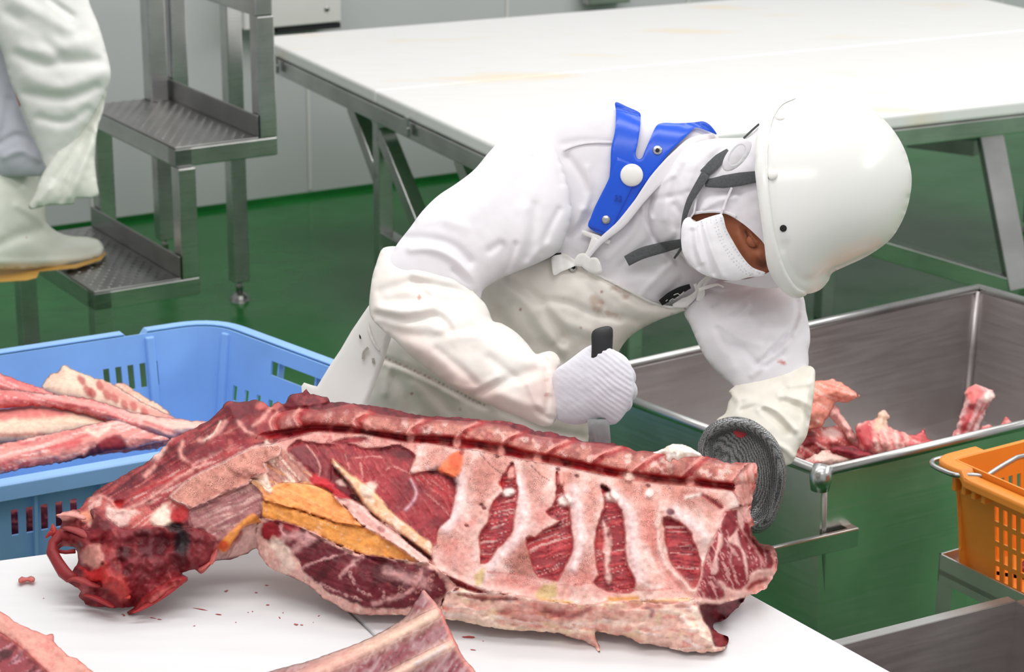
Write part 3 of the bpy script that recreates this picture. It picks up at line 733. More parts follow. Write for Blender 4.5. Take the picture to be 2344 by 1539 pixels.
tp[inside(cen, PPOLY[nv + 1])] = nv + 1
for k in range(nv): tp[inside(cen, PPOLY[k])] = k
tp[inside(cen, PPOLY[nv])] = nv
inr = inside(cen, RIBS)
for k in range(5): tp[inr & inside(cen, spline(RIBP[k], 12) if False else RIBP[k])] = nv + 2 + k
for i, q in enumerate(clip): tp[inside(cen, q)] = nv + 7 + i

G = Layers(P, DARK, 0.0)
X_, Y_ = P[:, 0], P[:, 1]
allm = np.ones(len(P))
wob = fbm(P / 40.0, 11, 4)
# back muscle and neck side: long dark fibres
G.streak(allm, -33, 7, 90, RED, 0.85, 5, -0.25, 0.5); G.streak(allm, -30, 5, 60, MID, 0.65, 9, 0.05, 0.4); G.streak(allm, -31, 4, 50, PKR, 0.5, 10, 0.25, 0.3); G.streak(allm, -34, 9, 120, DEEP, 0.7, 15, 0.15, 0.3)
G.mottle(allm, 30, DEEP, 0.5, 21, 0.15, 0.4)
top = G.poly([(640,900),(760,905),(860,930),(1000,952),(1200,975),(1320,1002),(1500,1036),(1500,1052),(1300,1012),(1190,992),(1100,971),(860,952),(800,928),(740,944),(640,950)], DARK, 5, dh=-0.004)
G.mottle(top, 9, RED, 0.6, 31, 0.1, 0.4); G.mottle(top, 14, DEEP, 0.8, 32, 0.1, 0.4)
G.poly([(648,926),(668,905),(701,892),(752,912),(756,922),(700,930),(664,935)], DARK, 3, 3, dh=0.006); G.mottle(inside(P, [(648,926),(668,905),(701,892),(752,912),(756,922),(700,930)]).astype(float), 8, MID, .45, 33, .1, .4)
G.poly([(522,920),(600,915),(612,925),(600,950),(560,955),(520,950)], DARK, 8, 8, dh=0.004)
for c in ((602,928,18,11),(632,930,14,9)): G.blob(c[:2], c[2], c[3], PKR, -20, 0.7, dh=0.008)
m = G.poly([(505,1000),(560,965),(620,950),(700,945),(690,985),(620,1000),(540,1040),(470,1065),(440,1040)], RED, 14, 12, spk=0.3)
G.mottle(m, 22, PKR, 0.6, 24, 0.1, 0.4); G.streak(m, -25, 6, 40, PINK, .5, 26, .25, .3)
for c in ((470,1040,38,20),(560,985,36,18),(640,975,30,16)): G.blob(c[:2], c[2], c[3], DARK, -20, .6, feather=.5, jag=.3); 
for ln in ([(418,1012),(412,1040),(430,1060),(455,1075)],[(545,965),(560,985),(590,1000),(620,1005)],[(515,965),(498,990),(470,1008),(455,1010)],[(620,935),(600,960),(580,975)],[(392,1003),(370,1035),(350,1070),(330,1090)]):
    G.line(ln, 5, PINK, 0.004, 0.8, jag=3)
G.line([(505,965),(490,992),(468,1008)], 2.2, CREAM, 0.003, .9)
for ln in ([(300,1080),(380,1020),(450,985)],[(250,1120),(330,1070),(380,1050)],[(330,1120),(400,1075),(440,1060)]): G.line(ln, 3, MID, 0.003, .7, jag=3)
G.line([(380,1000),(368,1030),(352,1048)], 7, PALE, 0.002, 0.9, jag=4)
m = G.poly([(300,1130),(400,1080),(470,1050),(560,1020),(500,1060),(430,1098),(390,1135),(340,1150)], MID, 12, 10, spk=.45); G.streak(m, -28, 5, 50, PALE, .6, 61, .1, .3); G.streak(m, -28, 5, 30, BRT, .7, 62, .1, .3)
for ln in ([(210,1142),(235,1138),(255,1150),(268,1165)],[(262,1175),(330,1150),(400,1100),(470,1062)]): G.line(ln, 5, PINK, 0.005, .8, jag=3)
m = G.poly([(186,1180),(200,1150),(225,1138),(245,1142),(268,1165),(285,1170),(330,1160),(345,1170),(330,1195),(300,1205),(262,1200),(240,1180),(215,1165),(205,1200)], PKR, 8, 8, spk=.35); G.mottle(m, 16, PALE, .8, 41, 0, .4)
G.poly([(245,1150),(262,1168),(300,1168),(320,1175),(300,1200),(270,1204),(240,1182)], PALE, 6, 6, dh=.004); G.poly([(262,1150),(282,1148),(278,1162),(266,1160)], BRT, 4, 2, dh=-.008)
m = G.poly([(300,1180),(345,1170),(390,1150),(420,1160),(390,1200),(330,1205),(298,1206)], PKR, 7, 6); G.streak(m, -35, 5, 40, PALE, .6, 44, 0, .3)
G.poly([(345,1200),(358,1168),(380,1155),(392,1180),(388,1203)], CREAM, 6, 4, dh=.004)
G.poly([(388,1185),(405,1162),(432,1166),(428,1190),(400,1196)], BRT, 5, 4)
# vertebrae
UB = np.interp(X_, *zip(*U_)); LB = np.interp(X_, *zip(*L_)); CB = np.interp(X_, *zip(*C_))
vb = sstep(600, 700, X_) * sstep(-3, 4, Y_ - UB) * sstep(-3, 4, LB - Y_) * (X_ < 1735)
G.mix(vb, lin(200, 132, 118), 0.85); G.mottle(vb, 24, lin(158, 80, 74), .8, 51, -.02, .35); G.mottle(vb, 15, PALE, .75, 52, .10, .3)
G.mottle(vb, 40, RED, .6, 53, .22, .3); G.mix(vb * sstep(1000, 640, X_) * .5, RED)
G.h += vb * 0.016 * np.sqrt(np.clip(1 - ((Y_ - (UB + LB) / 2) / ((LB - UB) / 2 + 1))**2, 0, 1)) + vb * .004 * fbm(P / 14., 57, 3)
G.mix(vb * np.exp(-((Y_ - UB) / 7)**2) * .85, RED); G.c[:, 3] = np.maximum(G.c[:, 3], vb * .85); G.mix(vb * np.exp(-((Y_ - LB) / 6)**2) * .6, lin(176, 54, 56)); 
for d in DISC:
    a = np.asarray(d, float); G.line((a + [9, 1]).tolist(), 6, lin(170, 42, 46), -0.0045, .9, jag=3); G.line((a - [5, 0]).tolist(), 3.6, lin(236, 160, 150), 0.0055, .9); G.line((a + [2, 0]).tolist(), 2.4, PKR, .002, .8)
m = G.poly(END, PINK, 3, 3, spk=.1); G.h += m * (-0.0009) * np.maximum(X_ - 1690, 0) ; G.streak(m, 80, 5, 40, PALE, .7, 71, 0, .4); G.streak(m, 80, 5, 30, PKR, .6, 72, .1, .3)
G.mix(sstep(1000, 1020, X_) * np.exp(-((Y_ - LB - 1) / 5)**2) * (X_ < 1680), BRT, 0.0)
# spinal canal
cm = sstep(560, 620, X_) * sstep(-2, 3, Y_ - LB) * sstep(-2, 4, CB - Y_) * (X_ < 1682)
G.mix(cm, lin(158, 34, 40), 0); G.mottle(cm, 22, lin(100, 22, 28), .8, 81, .05, .3); G.mottle(cm, 26, PKR, .8, 82, .12, .3)
G.h -= cm * 0.010 * np.clip(1 - ((Y_ - (LB + CB) / 2) / ((CB - LB) / 2 + 1))**2, 0, 1)
for x, y in ((1047,1012),(1148,1032),(1230,1050),(1440,1090),(1580,1103),(840,975),(940,1000)): G.blob((x, y), 9, 12, PINK, 0, .8, dh=.008, jag=.3)
G.blob((1440,1091), 14, 8, CREAM, 10, .9, dh=.004)
# seam above the shoulder, rib inner side
m = G.poly(TOPB, PINK, 5, 3, spk=.7); G.mottle(m, 20, PALE, .7, 91, 0, .4); G.mottle(m, 14, MID, .5, 92, .2, .3)
G.poly([(760,1014),(790,1004),(825,1001),(842,1004),(825,1012),(790,1016)], RED, 3, 2, dh=-.004)
rb = G.poly(RIBC, PALE, 4, 1, spk=0.22, smoothp=True)
G.mottle(rb, 34, lin(232, 176, 164), .7, 101, 0, .4); G.mottle(rb, 20, WHT, .4, 102, .15, .3)
for c in ((1108,1092,36,66,12),(1060,1062,16,30,10),(1218,1105,32,62,5),(1352,1155,20,60,8),(1475,1160,28,66,-10),(1500,1220,20,40,0),(1590,1148,66,28,22),(1000,1052,38,30,-30),(1195,1270,40,52,-30),(1025,1235,44,22,0),(1330,1300,34,36,0),(1560,1128,66,18,12),(1300,1098,24,24,0),(1150,1080,24,30,0),(1430,1118,30,22,20),(1640,1150,20,16,0)):
    G.blob(c[:2], c[2], c[3], lin(206, 136, 122), c[4], .72, spk=1.0, feather=.6, jag=.45, seed=int(c[0]))
G.blob((1205,1290), 50, 36, lin(168, 100, 86), -35, .75, feather=.6, spk=1.0); G.blob((1105, 1090), 22, 44, lin(176, 112, 100), 12, .5, feather=.6, jag=.4)
for c in ((1330,1325,38,20,0),(1180,1338,60,18,8),(1040,1275,36,34,20),(1060,1200,30,20,10),(1390,1352,34,14,0),(1545,1318,24,44,-10),(1480,1210,16,44,0),(1240,1180,20,30,0)): G.blob(c[:2], c[2], c[3], lin(224, 132, 124), c[4], .55, feather=.7, jag=.4, seed=int(c[0]))
# rib ridges and the muscles between them
CENT = [[(1075,1060),(1085,1130),(1060,1220),(1040,1300)],[(1222,1070),(1225,1140),(1190,1230),(1160,1300),(1150,1350)],[(1330,1085),(1338,1150),(1335,1230),(1320,1300),(1310,1370)],[(1450,1105),(1462,1180),(1470,1260),(1490,1330),(1510,1376)],[(1580,1130),(1602,1180),(1610,1230)]]
for k, c in enumerate(CENT): G.line(c, 26, None, 0.012)
for c in ([(1185,1100),(1196,1160),(1186,1225),(1140,1275),(1108,1320)],[(1312,1120),(1322,1180),(1328,1240),(1310,1300)],[(1404,1130),(1440,1180),(1448,1260),(1462,1330)],[(1545,1170),(1580,1200),(1610,1225)],[(1050,1075),(1052,1120),(1045,1170),(1020,1210)]):
    G.line(c, 14, lin(246, 220, 218), 0.006, .92, spk=0.0)
for k, g in enumerate(GAP):
    m = G.poly(g, RED, 3, 3, spk=0.0, dh=-0.010, seed=60 + k); ang = (-8, -14, -10, 6)[k]
    G.streak(m, ang, 4.2, 50, lin(196, 74, 78), .8, 111 + k, -.1, .35, dh=.0015); G.streak(m, ang - 6, 3.4, 60, PALE, .55, 121 + k, .28, .3, dh=.002)
    G.mottle(m, 22, DARK, .6, 131 + k, .1, .4); G.line(g + g[:1], 2.5, lin(176, 60, 64), 0, .5)
G.poly([(1380,1195),(1392,1210),(1398,1250),(1395,1300),(1405,1335),(1385,1325),(1380,1270)], PALE, 6, 6, op=.8, dh=.006); G.poly([(1365,1225),(1380,1210),(1385,1250),(1368,1262)], lin(196,80,80), 5, 4, op=.8)
for c, r, b in (((1164,1128),(16,9),-10),((1292,1147),(15,13),0),((1402,1138),(15,12),20),((1487,1130),(10,11),0),((1170,1085),(9,16),12),((1283,1095),(7,18),0)): G.blob(c, r[0], r[1], WHT if r[1] < 15 else PINK, b, .95, dh=.006, jag=.15)
G.blob((1150,1107), 9, 8, BRT, 0, .9, dh=-.003); G.blob((1535,1172), 10, 8, lin(110, 50, 70), 10, .9); G.line([(1378,1113),(1394,1123)], 5, DEEP, -.006)
G.line([(1513,1150),(1505,1210),(1512,1260),(1530,1300),(1565,1335),(1582,1355)], 8, PALE, .008, .95, jag=3); G.line([(1500,1215),(1498,1260),(1510,1300)], 5, PKR, -.003, .6, jag=3)
G.line([(1608,1134),(1628,1146),(1650,1162)], 5, RED, -.006, .95); G.line([(1570,1140),(1600,1132)], 5, WHT, .004, .8, jag=2)
for ln in ([(1100,1040),(1128,1070),(1150,1085)],[(1215,1065),(1240,1090),(1258,1100)]): G.line(ln, 1.3, lin(110, 70, 66), -.001, .8)
for x, y in ((1102,1156),(1108,1164),(1068,1204),(1137,1045),(1048,1038),(1172,1062),(1277,1075),(1484,1112),(1320,1090)): G.blob((x, y), 6, 4, lin(110, 34, 34), 20, .9, dh=-.002)
G.line([(1115,1310),(1200,1318),(1290,1340),(1400,1332),(1460,1352),(1540,1348)], 1.6, PKR, -.001, .6, jag=2)
for p in ([(1086,1318),(1110,1300),(1104,1335),(1092,1340)],[(1235,1345),(1268,1335),(1270,1368),(1230,1368)]): G.poly(p, lin(206, 184, 120), 6, 5, op=.8)
G.line([(1235,1372),(1310,1381)], 4, lin(222, 176, 96), 0, .8); G.line([(1395,1373),(1458,1370)], 7, lin(214, 150, 70), 0, .95); G.line([(1480,1378),(1578,1372)], 4, lin(240, 190, 140), 0, .9)
edge = dist_poly(P, spline([(1000,1305),(1080,1341),(1205,1366),(1345,1386),(1460,1375),(1575,1377)], 10, closed=False), False)
G.h += np.exp(-(edge / 9)**2) * .008
# shoulder muscle with its fat rim
m = G.poly(SHOULD, lin(158, 50, 58), 3, 3, spk=0.0, dh=-0.006)
G.streak(m, 52, 4, 60, lin(190, 88, 88), .65, 141, 0, .35, dh=.0012, bend=12); G.mottle(m, 40, DARK, .55, 142, .1, .4); G.mottle(m, 9, lin(190, 110, 104), .3, 143, .25, .3)
G.poly([(662,1030),(700,1018),(735,1060),(733,1088),(700,1070),(670,1045)], lin(134, 62, 68), 5, 3, dh=.004)
G.line([(702,1020),(722,1045),(733,1070),(731,1090)], 2.2, PINK, .002, .8); G.poly([(862,1028),(915,1022),(950,1045),(930,1052),(880,1040)], DEEP, 5, 6, op=.6)
G.line([(940,1098),(948,1115),(953,1132),(945,1150),(928,1168)], 4.2, lin(214, 168, 176), .004, .95); G.blob((920,1112), 22, 26, DARK, 0, .5, feather=.6)
G.line([(985,1082),(1005,1078),(1030,1092),(1040,1110)], 9, DEEP, -.002, .9, jag=6)
for ln in ([(825,1060),(830,1090),(828,1100)],[(885,1075),(900,1068),(940,1085)],[(800,1050),(860,1045),(880,1050)],[(975,1130),(1010,1160),(1028,1180)],[(790,1040),(800,1075)]): G.line(ln, 1.6, PINK, .001, .6, jag=2)
m = G.poly([(985,1085),(1035,1112),(1036,1160),(1000,1130),(945,1095)], BRT, 8, 6, op=.4); G.streak(m, 42, 3.4, 40, PALE, .6, 151, .2, .25)
G.poly([(755,1065),(772,1075),(805,1112),(820,1140),(790,1140),(760,1120),(750,1095)], DARK, 6, 6, op=.8); G.poly([(772,1102),(790,1095),(798,1112),(776,1112)], PALE, 4, 4, op=.8)
m = G.poly(STRIP, lin(236, 190, 148), 3, 3, dh=.010); G.mottle(m, 12, CREAM, .7, 153, .05, .35); G.mottle(m, 16, lin(214, 150, 110), .6, 154, .15, .3)
G.blob((845,1120), 14, 20, CREAM, 50, .8, jag=.4, dh=.004); G.line([(770,1078),(800,1112),(845,1172),(925,1232),(985,1278)], 4, lin(120, 52, 44), -.010, .9)
G.poly([(1052,1030),(1062,1036),(1058,1067),(1046,1094),(1020,1086),(1003,1076),(1025,1046)], lin(238, 128, 86), 3, 2, spk=0, dh=.004); G.blob((1042,1055), 14, 18, lin(226, 84, 56), 20, .6); G.blob((1057,1036), 6, 7, RED, 0, .8)
# area left of the shoulder, ligament
m = G.poly([(600,1062),(640,1030),(662,1040),(680,1058),(717,1092),(722,1112),(670,1106),(612,1118),(598,1100),(606,1080)], lin(190, 134, 120), 5, 5, spk=.3); G.streak(m, 50, 7, 60, CREAM, .7, 161, .05, .35, dh=.003); G.streak(m, 50, 6, 50, lin(156, 84, 80), .7, 162, .1, .3); G.streak(m, 20, 9, 40, lin(226, 160, 96), .6, 163, .25, .3)
m = G.poly(LIG1, lin(255, 168, 96), 4, 1, dh=.003, round=.005); G.streak(m, 25, 5, 120, lin(255, 186, 122), .6, 171, -.05, .4, dh=.001); G.streak(m, 25, 7, 140, lin(246, 150, 82), .35, 172, .15, .35)
m = G.poly(LIG2, lin(226, 150, 70), 4, 1, dh=.001, round=.005); G.streak(m, 24, 5, 120, lin(236, 170, 92), .6, 173, 0, .4, dh=.001); G.streak(m, 24, 7, 100, lin(200, 132, 64), .4, 174, .15, .35)
G.line([(603,1147),(680,1168),(755,1193),(832,1207)], 3, lin(170, 96, 44), -.004, .8); G.mottle(np.maximum(m, 0), 8, CREAM, .4, 175, .5, .15)
m = G.poly([(575,1098),(600,1104),(602,1146),(575,1140),(540,1132),(510,1136),(530,1118)], lin(222, 160, 108), 7, 6); G.streak(m, -20, 6, 60, lin(150, 116, 108), .7, 176, .05, .3)
for c in ((560,1078,34,12,15),(600,1095,14,14,0),(618,1040,10,26,-15),(612,1115,8,16,-20),(585,1083,20,9,20)): G.blob(c[:2], c[2], c[3], CREAM, c[4], .9, dh=.005, jag=.35)
m = G.poly(BAND, lin(240, 200, 190), 3, 2, dh=.004, round=.006); G.streak(m, 38, 6, 70, PINK, .6, 181, .05, .35); G.blob((872,1212), 10, 7, RED, 30, .6)
G.poly([(712,1092),(722,1086),(745,1098),(765,1110),(790,1135),(800,1142),(775,1140),(745,1116),(715,1110)], lin(196, 40, 52), 4, 4, dh=.005); G.blob((812,1140), 12, 6, DEEP, 30, .9, dh=-.004)
# brisket lobe
m = G.poly(LOBE, lin(234, 186, 174), 4, 2, spk=0, dh=-.006, round=.012); G.mottle(m, 14, lin(214, 146, 138), .6, 191, .1, .4); G.mottle(m, 10, CREAM, .6, 192, .15, .3)
m = G.poly(LOBEM, lin(104, 32, 42), 3, 4, dh=.003); G.streak(m, 22, 5, 50, lin(136, 56, 64), .6, 195, 0, .4, dh=.0012); G.mottle(m, 40, DEEP, .7, 196, .05, .4)
G.poly([(597,1212),(606,1198),(632,1192),(642,1208),(650,1222),(642,1236),(612,1238),(600,1226)], lin(140, 24, 34), 4, 2, dh=.003); G.poly([(640,1196),(687,1209),(680,1220),(650,1212)], lin(150, 40, 46), 4, 2)
for ln, w in (([(722,1228),(700,1240),(665,1268)], 8),([(642,1200),(645,1215),(655,1230)], 3),([(650,1232),(690,1224),(720,1230)], 9),([(830,1274),(812,1288),(790,1308),(780,1320)], 4.5),([(690,1300),(730,1285),(790,1268)], 2.5),([(885,1310),(915,1318),(945,1330),(975,1325)], 11),([(942,1352),(900,1370),(855,1382)], 5),([(700,1320),(760,1350),(830,1375)], 2),([(975,1300),(960,1330),(985,1345)], 9),([(800,1310),(820,1350),(850,1365)], 2),([(870,1350),(880,1360),(878,1370)], 2)):
    G.line(ln, w, lin(222, 168, 166), .002, .75, jag=5)
G.poly([(975,1295),(1015,1328),(1025,1350),(1000,1385),(965,1378),(985,1350),(965,1320)], DARK, 7, 8, op=.75); G.mottle(inside(P, [(900,1290),(1030,1300),(1020,1390),(900,1380)]).astype(float), 7, PINK, .5, 198, .25, .25)
G.poly([(620,1232),(645,1240),(665,1262),(680,1300),(660,1308),(640,1280),(615,1250)], CREAM, 6, 5, op=.7, dh=.005)
# flank fat
m = G.poly(FLANK, lin(244, 202, 186), 3, 2, dh=.002, round=.014); G.streak(m, 6, 17, 90, lin(230, 146, 134), .6, 201, .0, .35); G.streak(m, 4, 18, 90, CREAM, .7, 202, .08, .35); G.mottle(m, 18, lin(218, 126, 116), .45, 203, .2, .3); G.mottle(m, 26, lin(246, 220, 180), .6, 204, .15, .3)
G.h += m * .012 * fbm(np.stack([X_ / 46, Y_ / 20], 1), 205, 3); G.streak(m, 8, 14, 60, WHT, .6, 206, .15, .3, dh=.004)
G.poly([(1160,1390),(1220,1378),(1290,1395),(1330,1410),(1280,1428),(1200,1425),(1150,1412)], PKR, 10, 10, op=.55); G.line([(1250,1400),(1310,1412),(1345,1396)], 8, lin(150, 76, 80), -.003, .7, jag=5); G.line([(1050,1362),(1120,1372),(1180,1372)], 5, lin(130, 60, 56), -.005, .8, jag=3)
G.line([(1480,1392),(1495,1400),(1490,1410)], 5, lin(150, 110, 116), -.002, .7); G.line([(1040,1420),(1180,1440),(1280,1446),(1400,1450)], 6, lin(246, 224, 196), .003, .8, jag=4); G.line([(1590,1400),(1605,1440),(1630,1480)], 9, CREAM, .004, .8, jag=4)
# the cut muscle at the right end
m = G.poly(EYE, lin(236, 180, 172), 3, 2, spk=0); mus = [(1658,1172),(1690,1168),(1702,1186),(1714,1198),(1719,1225),(1738,1250),(1765,1262),(1772,1285),(1766,1302),(1740,1308),(1718,1312),(1712,1335),(1695,1352),(1672,1352),(1655,1335),(1658,1358),(1648,1374),(1600,1366),(1604,1330),(1612,1290),(1622,1262),(1640,1222),(1652,1190)]
me_ = G.poly(mus, lin(150, 48, 58), 3, 4); G.streak(me_, 68, 3.5, 26, lin(232, 176, 170), .7, 211, .22, .2); G.streak(me_, 70, 5, 40, lin(116, 36, 46), .7, 212, .05, .35)
for q in ([(1645,1221),(1652,1224),(1654,1246),(1642,1274),(1645,1304),(1637,1316),(1627,1314),(1635,1279),(1642,1249)],[(1687,1211),(1690,1231),(1697,1254),(1707,1271),(1712,1304),(1710,1329),(1704,1294),(1695,1257),(1667,1241),(1680,1224)],[(1660,1175),(1650,1200),(1647,1215),(1642,1205)],[(1690,1168),(1702,1190),(1700,1215),(1690,1200)]): G.poly(q, lin(240, 190, 182), 3, 1.5, dh=.002)
G.line([(1648,1335),(1664,1350),(1690,1358),(1720,1345),(1722,1325),(1735,1308),(1768,1312)], 6, lin(242, 196, 186), .003, .9, jag=3); G.line([(1714,1348),(1728,1335),(1756,1328)], 5, lin(150, 44, 52), -.002, .95, jag=3); G.line([(1602,1378),(1650,1380),(1708,1364),(1750,1348),(1774,1310)], 7, lin(244, 204, 192), .003, .9, jag=3)
for ln in ([(1675,1260),(1672,1290),(1680,1310)],[(1625,1335),(1640,1345),(1655,1338)],[(1700,1215),(1730,1260),(1750,1295)]): G.line(ln, 3, lin(226, 160, 156), .001, .7, jag=3)
G.h -= np.clip((X_ - (1600 + (1390 - Y_) * 0.30)), 0, 200) * 0.00055 * np.maximum(m, inside(P, UNDER))
m = G.poly(UNDER, lin(96, 28, 40), 3, 3, dh=-.014); G.mottle(m, 14, lin(140, 60, 68), .6, 221, .05, .4); G.poly([(1630,1442),(1667,1460),(1662,1474),(1640,1476)], lin(150, 64, 68), 3, 2, dh=.008)
# neck: bone face, membrane, tendon, ragged stump
m = G.poly(NBONE, lin(214, 150, 134), 4, 3, spk=.9, dh=.005, round=.004); G.mottle(m, 22, lin(190, 118, 106), .6, 231, .05, .35); G.line(NBONE + NBONE[:1], 2.6, PALE, .002, .7)
m = G.poly(MEMB, lin(174, 120, 118), 4, 3, dh=.003); G.streak(m, -25, 6, 60, lin(214, 176, 168), .7, 233, 0, .35); G.streak(m, -22, 6, 60, lin(136, 76, 82), .7, 234, .05, .35)
m = G.poly([(598,1186),(587,1257),(555,1272),(490,1287),(498,1262),(520,1262),(545,1232),(562,1206)], lin(206, 168, 160), 5, 4, dh=-.006); G.streak(m, -50, 7, 50, lin(160, 110, 110), .6, 235, .05, .35); G.poly([(487,1287),(555,1273),(587,1260),(560,1285),(505,1299)], lin(110, 34, 42), 4, 3, dh=-.012)
m = G.poly(TEND, lin(230, 150, 74), 4, 2, dh=.004); G.blob((512,1250), 12, 12, lin(222, 84, 40), -40, .9)
m = G.poly(NECK, lin(128, 34, 42), 4, 3, dh=.010, spk=0); G.mottle(m, 40, DEEP, .6, 241, .12, .4); G.mottle(m, 24, lin(160, 62, 64), .7, 242, .12, .3); G.mottle(m, 12, lin(180, 90, 88), .4, 243, .25, .25)
G.h += m * .020 * fbm(P / 46.0, 245, 2) + m * .005 * fbm(P / 15.0, 246, 2)
G.poly([(260,1230),(300,1215),(380,1210),(450,1215),(490,1240),(480,1285),(440,1305),(390,1310),(330,1330),(300,1300),(270,1270)], lin(118, 42, 48), 12, 8, op=.7, dh=.008)
G.poly([(320,1245),(340,1225),(380,1225),(382,1265),(372,1272),(330,1280),(318,1262)], lin(84, 24, 34), 9, 8, op=.8, dh=-.006); G.blob((283,1268), 16, 16, lin(60, 18, 26), 30, .7, dh=-.004, jag=.5); G.blob((292,1308), 9, 20, lin(64, 20, 26), 30, .6, jag=.4); G.blob((330,1220), 22, 9, DEEP, 0, .7, jag=.3)
G.poly([(188,1258),(205,1248),(232,1250),(236,1280),(225,1302),(205,1300),(186,1282)], lin(196, 132, 122), 6, 5, dh=.016); G.poly([(184,1300),(205,1306),(235,1300),(250,1320),(238,1336),(205,1326)], lin(196, 34, 34), 6, 5, dh=.010); G.poly([(240,1290),(262,1310),(290,1330),(300,1370),(280,1375),(250,1350),(236,1335)], lin(180, 60, 56), 8, 6, op=.8, dh=.012)
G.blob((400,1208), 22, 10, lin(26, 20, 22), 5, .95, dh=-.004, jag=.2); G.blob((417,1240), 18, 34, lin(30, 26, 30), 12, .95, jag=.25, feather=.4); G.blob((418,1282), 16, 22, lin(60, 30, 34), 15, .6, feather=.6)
G.poly([(130,1178),(160,1170),(182,1175),(178,1186),(150,1192),(134,1186)], PINK, 3, 2, dh=.008); G.poly([(186,1175),(212,1172),(218,1182),(200,1195),(184,1190)], lin(232, 156, 128), 5, 4)
G.poly([(430,1322),(426,1336),(370,1375),(302,1408),(296,1400),(330,1368),(380,1335),(405,1322)], lin(150, 40, 44), 4, 2, dh=.014); G.line([(400,1340),(360,1365),(345,1378)], 5, PKR, .003, .8, jag=3)
G.line([(120,1230),(150,1222),(180,1230),(195,1245)], 10, lin(150, 56, 58), .01, .8, jag=4)
G.poly([(480,1290),(495,1245),(500,1262),(488,1292),(470,1312),(455,1312)], PKR, 4, 3, op=.8)
# fine unevenness of the tissue
G.c[:, :3] *= np.clip(1 + .20 * fbm(P / 7.0, 255, 2) + .14 * fbm(P / 24.0, 256, 3), .6, 1.35)[:, None]
# damp sheen relief over everything
G.h += 0.0022 * fbm(P / 20.0, 251, 4) + 0.0008 * fbm(P / 7.0, 252, 2)
pa, pb = PZ(700, 1432, ZT), PZ(1640, 1492, ZT)
CO, CN = meat_plane(pa, pb, 34)
bb = PZ(900, 1420, ZT)
carc = thing('beef_carcass', bb, 'large beef forequarter with open ribs and spine lying across the white cutting table', 'meat')
objs, XC = meat_body(carc, P, T, G, CO + CN * 0.045, CN, OUT, tp, PNAMES, zmin=ZT, edge=(0.05, 45.0), body='back_muscle')
for o in objs[1:]:
    if o.name.startswith('neck_stump'): tag(o, 'dark ragged bloody neck end')
    elif o.name.startswith('neck_ligament'): tag(o, 'smooth yellow orange ligament')
# torn strip looping out of the neck end
def strand(name, pts, r, col, parent, mat='meat', ds=None, n=8):
    bm = bmesh.new(); tube(bm, pts, r, n=n); me = bm_mesh(name, bm, True)
    at = me.color_attributes.new('Col', 'FLOAT_COLOR', 'POINT'); at.data.foreach_set('color', np.tile([*col, 0.0], len(me.vertices)).astype(np.float32))
    return put(name, me, M[mat], parent)
def onplane(px, py, h=0.0):
    r = ray(px, py); return CAMP + r * (((CO + CN * h - CAMP) @ CN) / (r @ CN))
strand('torn_strip', [onplane(x, y, .018) for x, y in ((168,1228),(140,1225),(121,1245),(119,1265),(132,1288),(146,1310),(160,1322),(175,1325))], [.010,.010,.008,.009,.009,.010,.009,.006], lin(140, 44, 48), carc)
strand('torn_strip', [onplane(x, y, .02) for x, y in ((126,1225),(122,1212),(120,1200))], [.006, .005, .001], lin(168, 50, 48), carc)
strand('torn_strip', [onplane(x, y, .02) for x, y in ((126,1222),(114,1222),(104,1232))], [.006, .004, .001], lin(168, 50, 48), carc)
strand('torn_strip', [onplane(x, y, .012) for x, y in ((130,1262),(150,1265),(172,1262))], [.003, .003, .004], lin(150, 50, 50), carc)

def flap(pts, w, col, h=.02, th=.006):
    bm = bmesh.new(); P_ = [onplane(x, y, h) for x, y in pts]; tube(bm, P_, [q / 1500 for q in w], n=8, flat=.45)
    me = bm_mesh('torn_flap', bm, True); at = me.color_attributes.new('Col', 'FLOAT_COLOR', 'POINT'); c = np.tile([*col, 0.0], (len(me.vertices), 1)); c[:, :3] *= (1 + .3 * fbm(np.array([(v.co.x, v.co.z) for v in me.vertices]) * 90, 7, 2))[:, None]
    at.data.foreach_set('color', c.ravel().astype(np.float32)); o = put('torn_flap', me, M['meat'], carc); m = o.modifiers.new('s', 'SUBSURF'); m.levels = m.render_levels = 1
for pts, w, col, h in (([(300,1406),(330,1392),(375,1362),(410,1335),(428,1326)], [3, 9, 15, 13, 6], lin(168, 56, 58), .028), ([(186,1362),(215,1366),(250,1384),(262,1392)], [5, 10, 11, 4], lin(150, 46, 50), .030), ([(152,1330),(175,1322),(205,1338),(235,1345)], [6, 13, 14, 6], lin(156, 56, 58), .034), ([(126,1180),(150,1178),(178,1180),(198,1190)], [3, 9, 12, 8], PINK, .030), ([(208,1165),(216,1185),(240,1205),(265,1225)], [4, 9, 14, 10], lin(96, 30, 38), .030), ([(140,1208),(170,1212),(200,1226),(220,1240)], [8, 14, 15, 8], lin(150, 62, 64), .032), ([(236,1300),(248,1330),(275,1355),(300,1372)], [9, 15, 15, 7], lin(186, 66, 60), .036), ([(478,1296),(490,1270),(496,1248)], [12, 8, 4], PKR, .022), ([(452,1306),(466,1300),(482,1286)], [8, 10, 5], PKR, .024)):
    flap(pts, w, col, h)
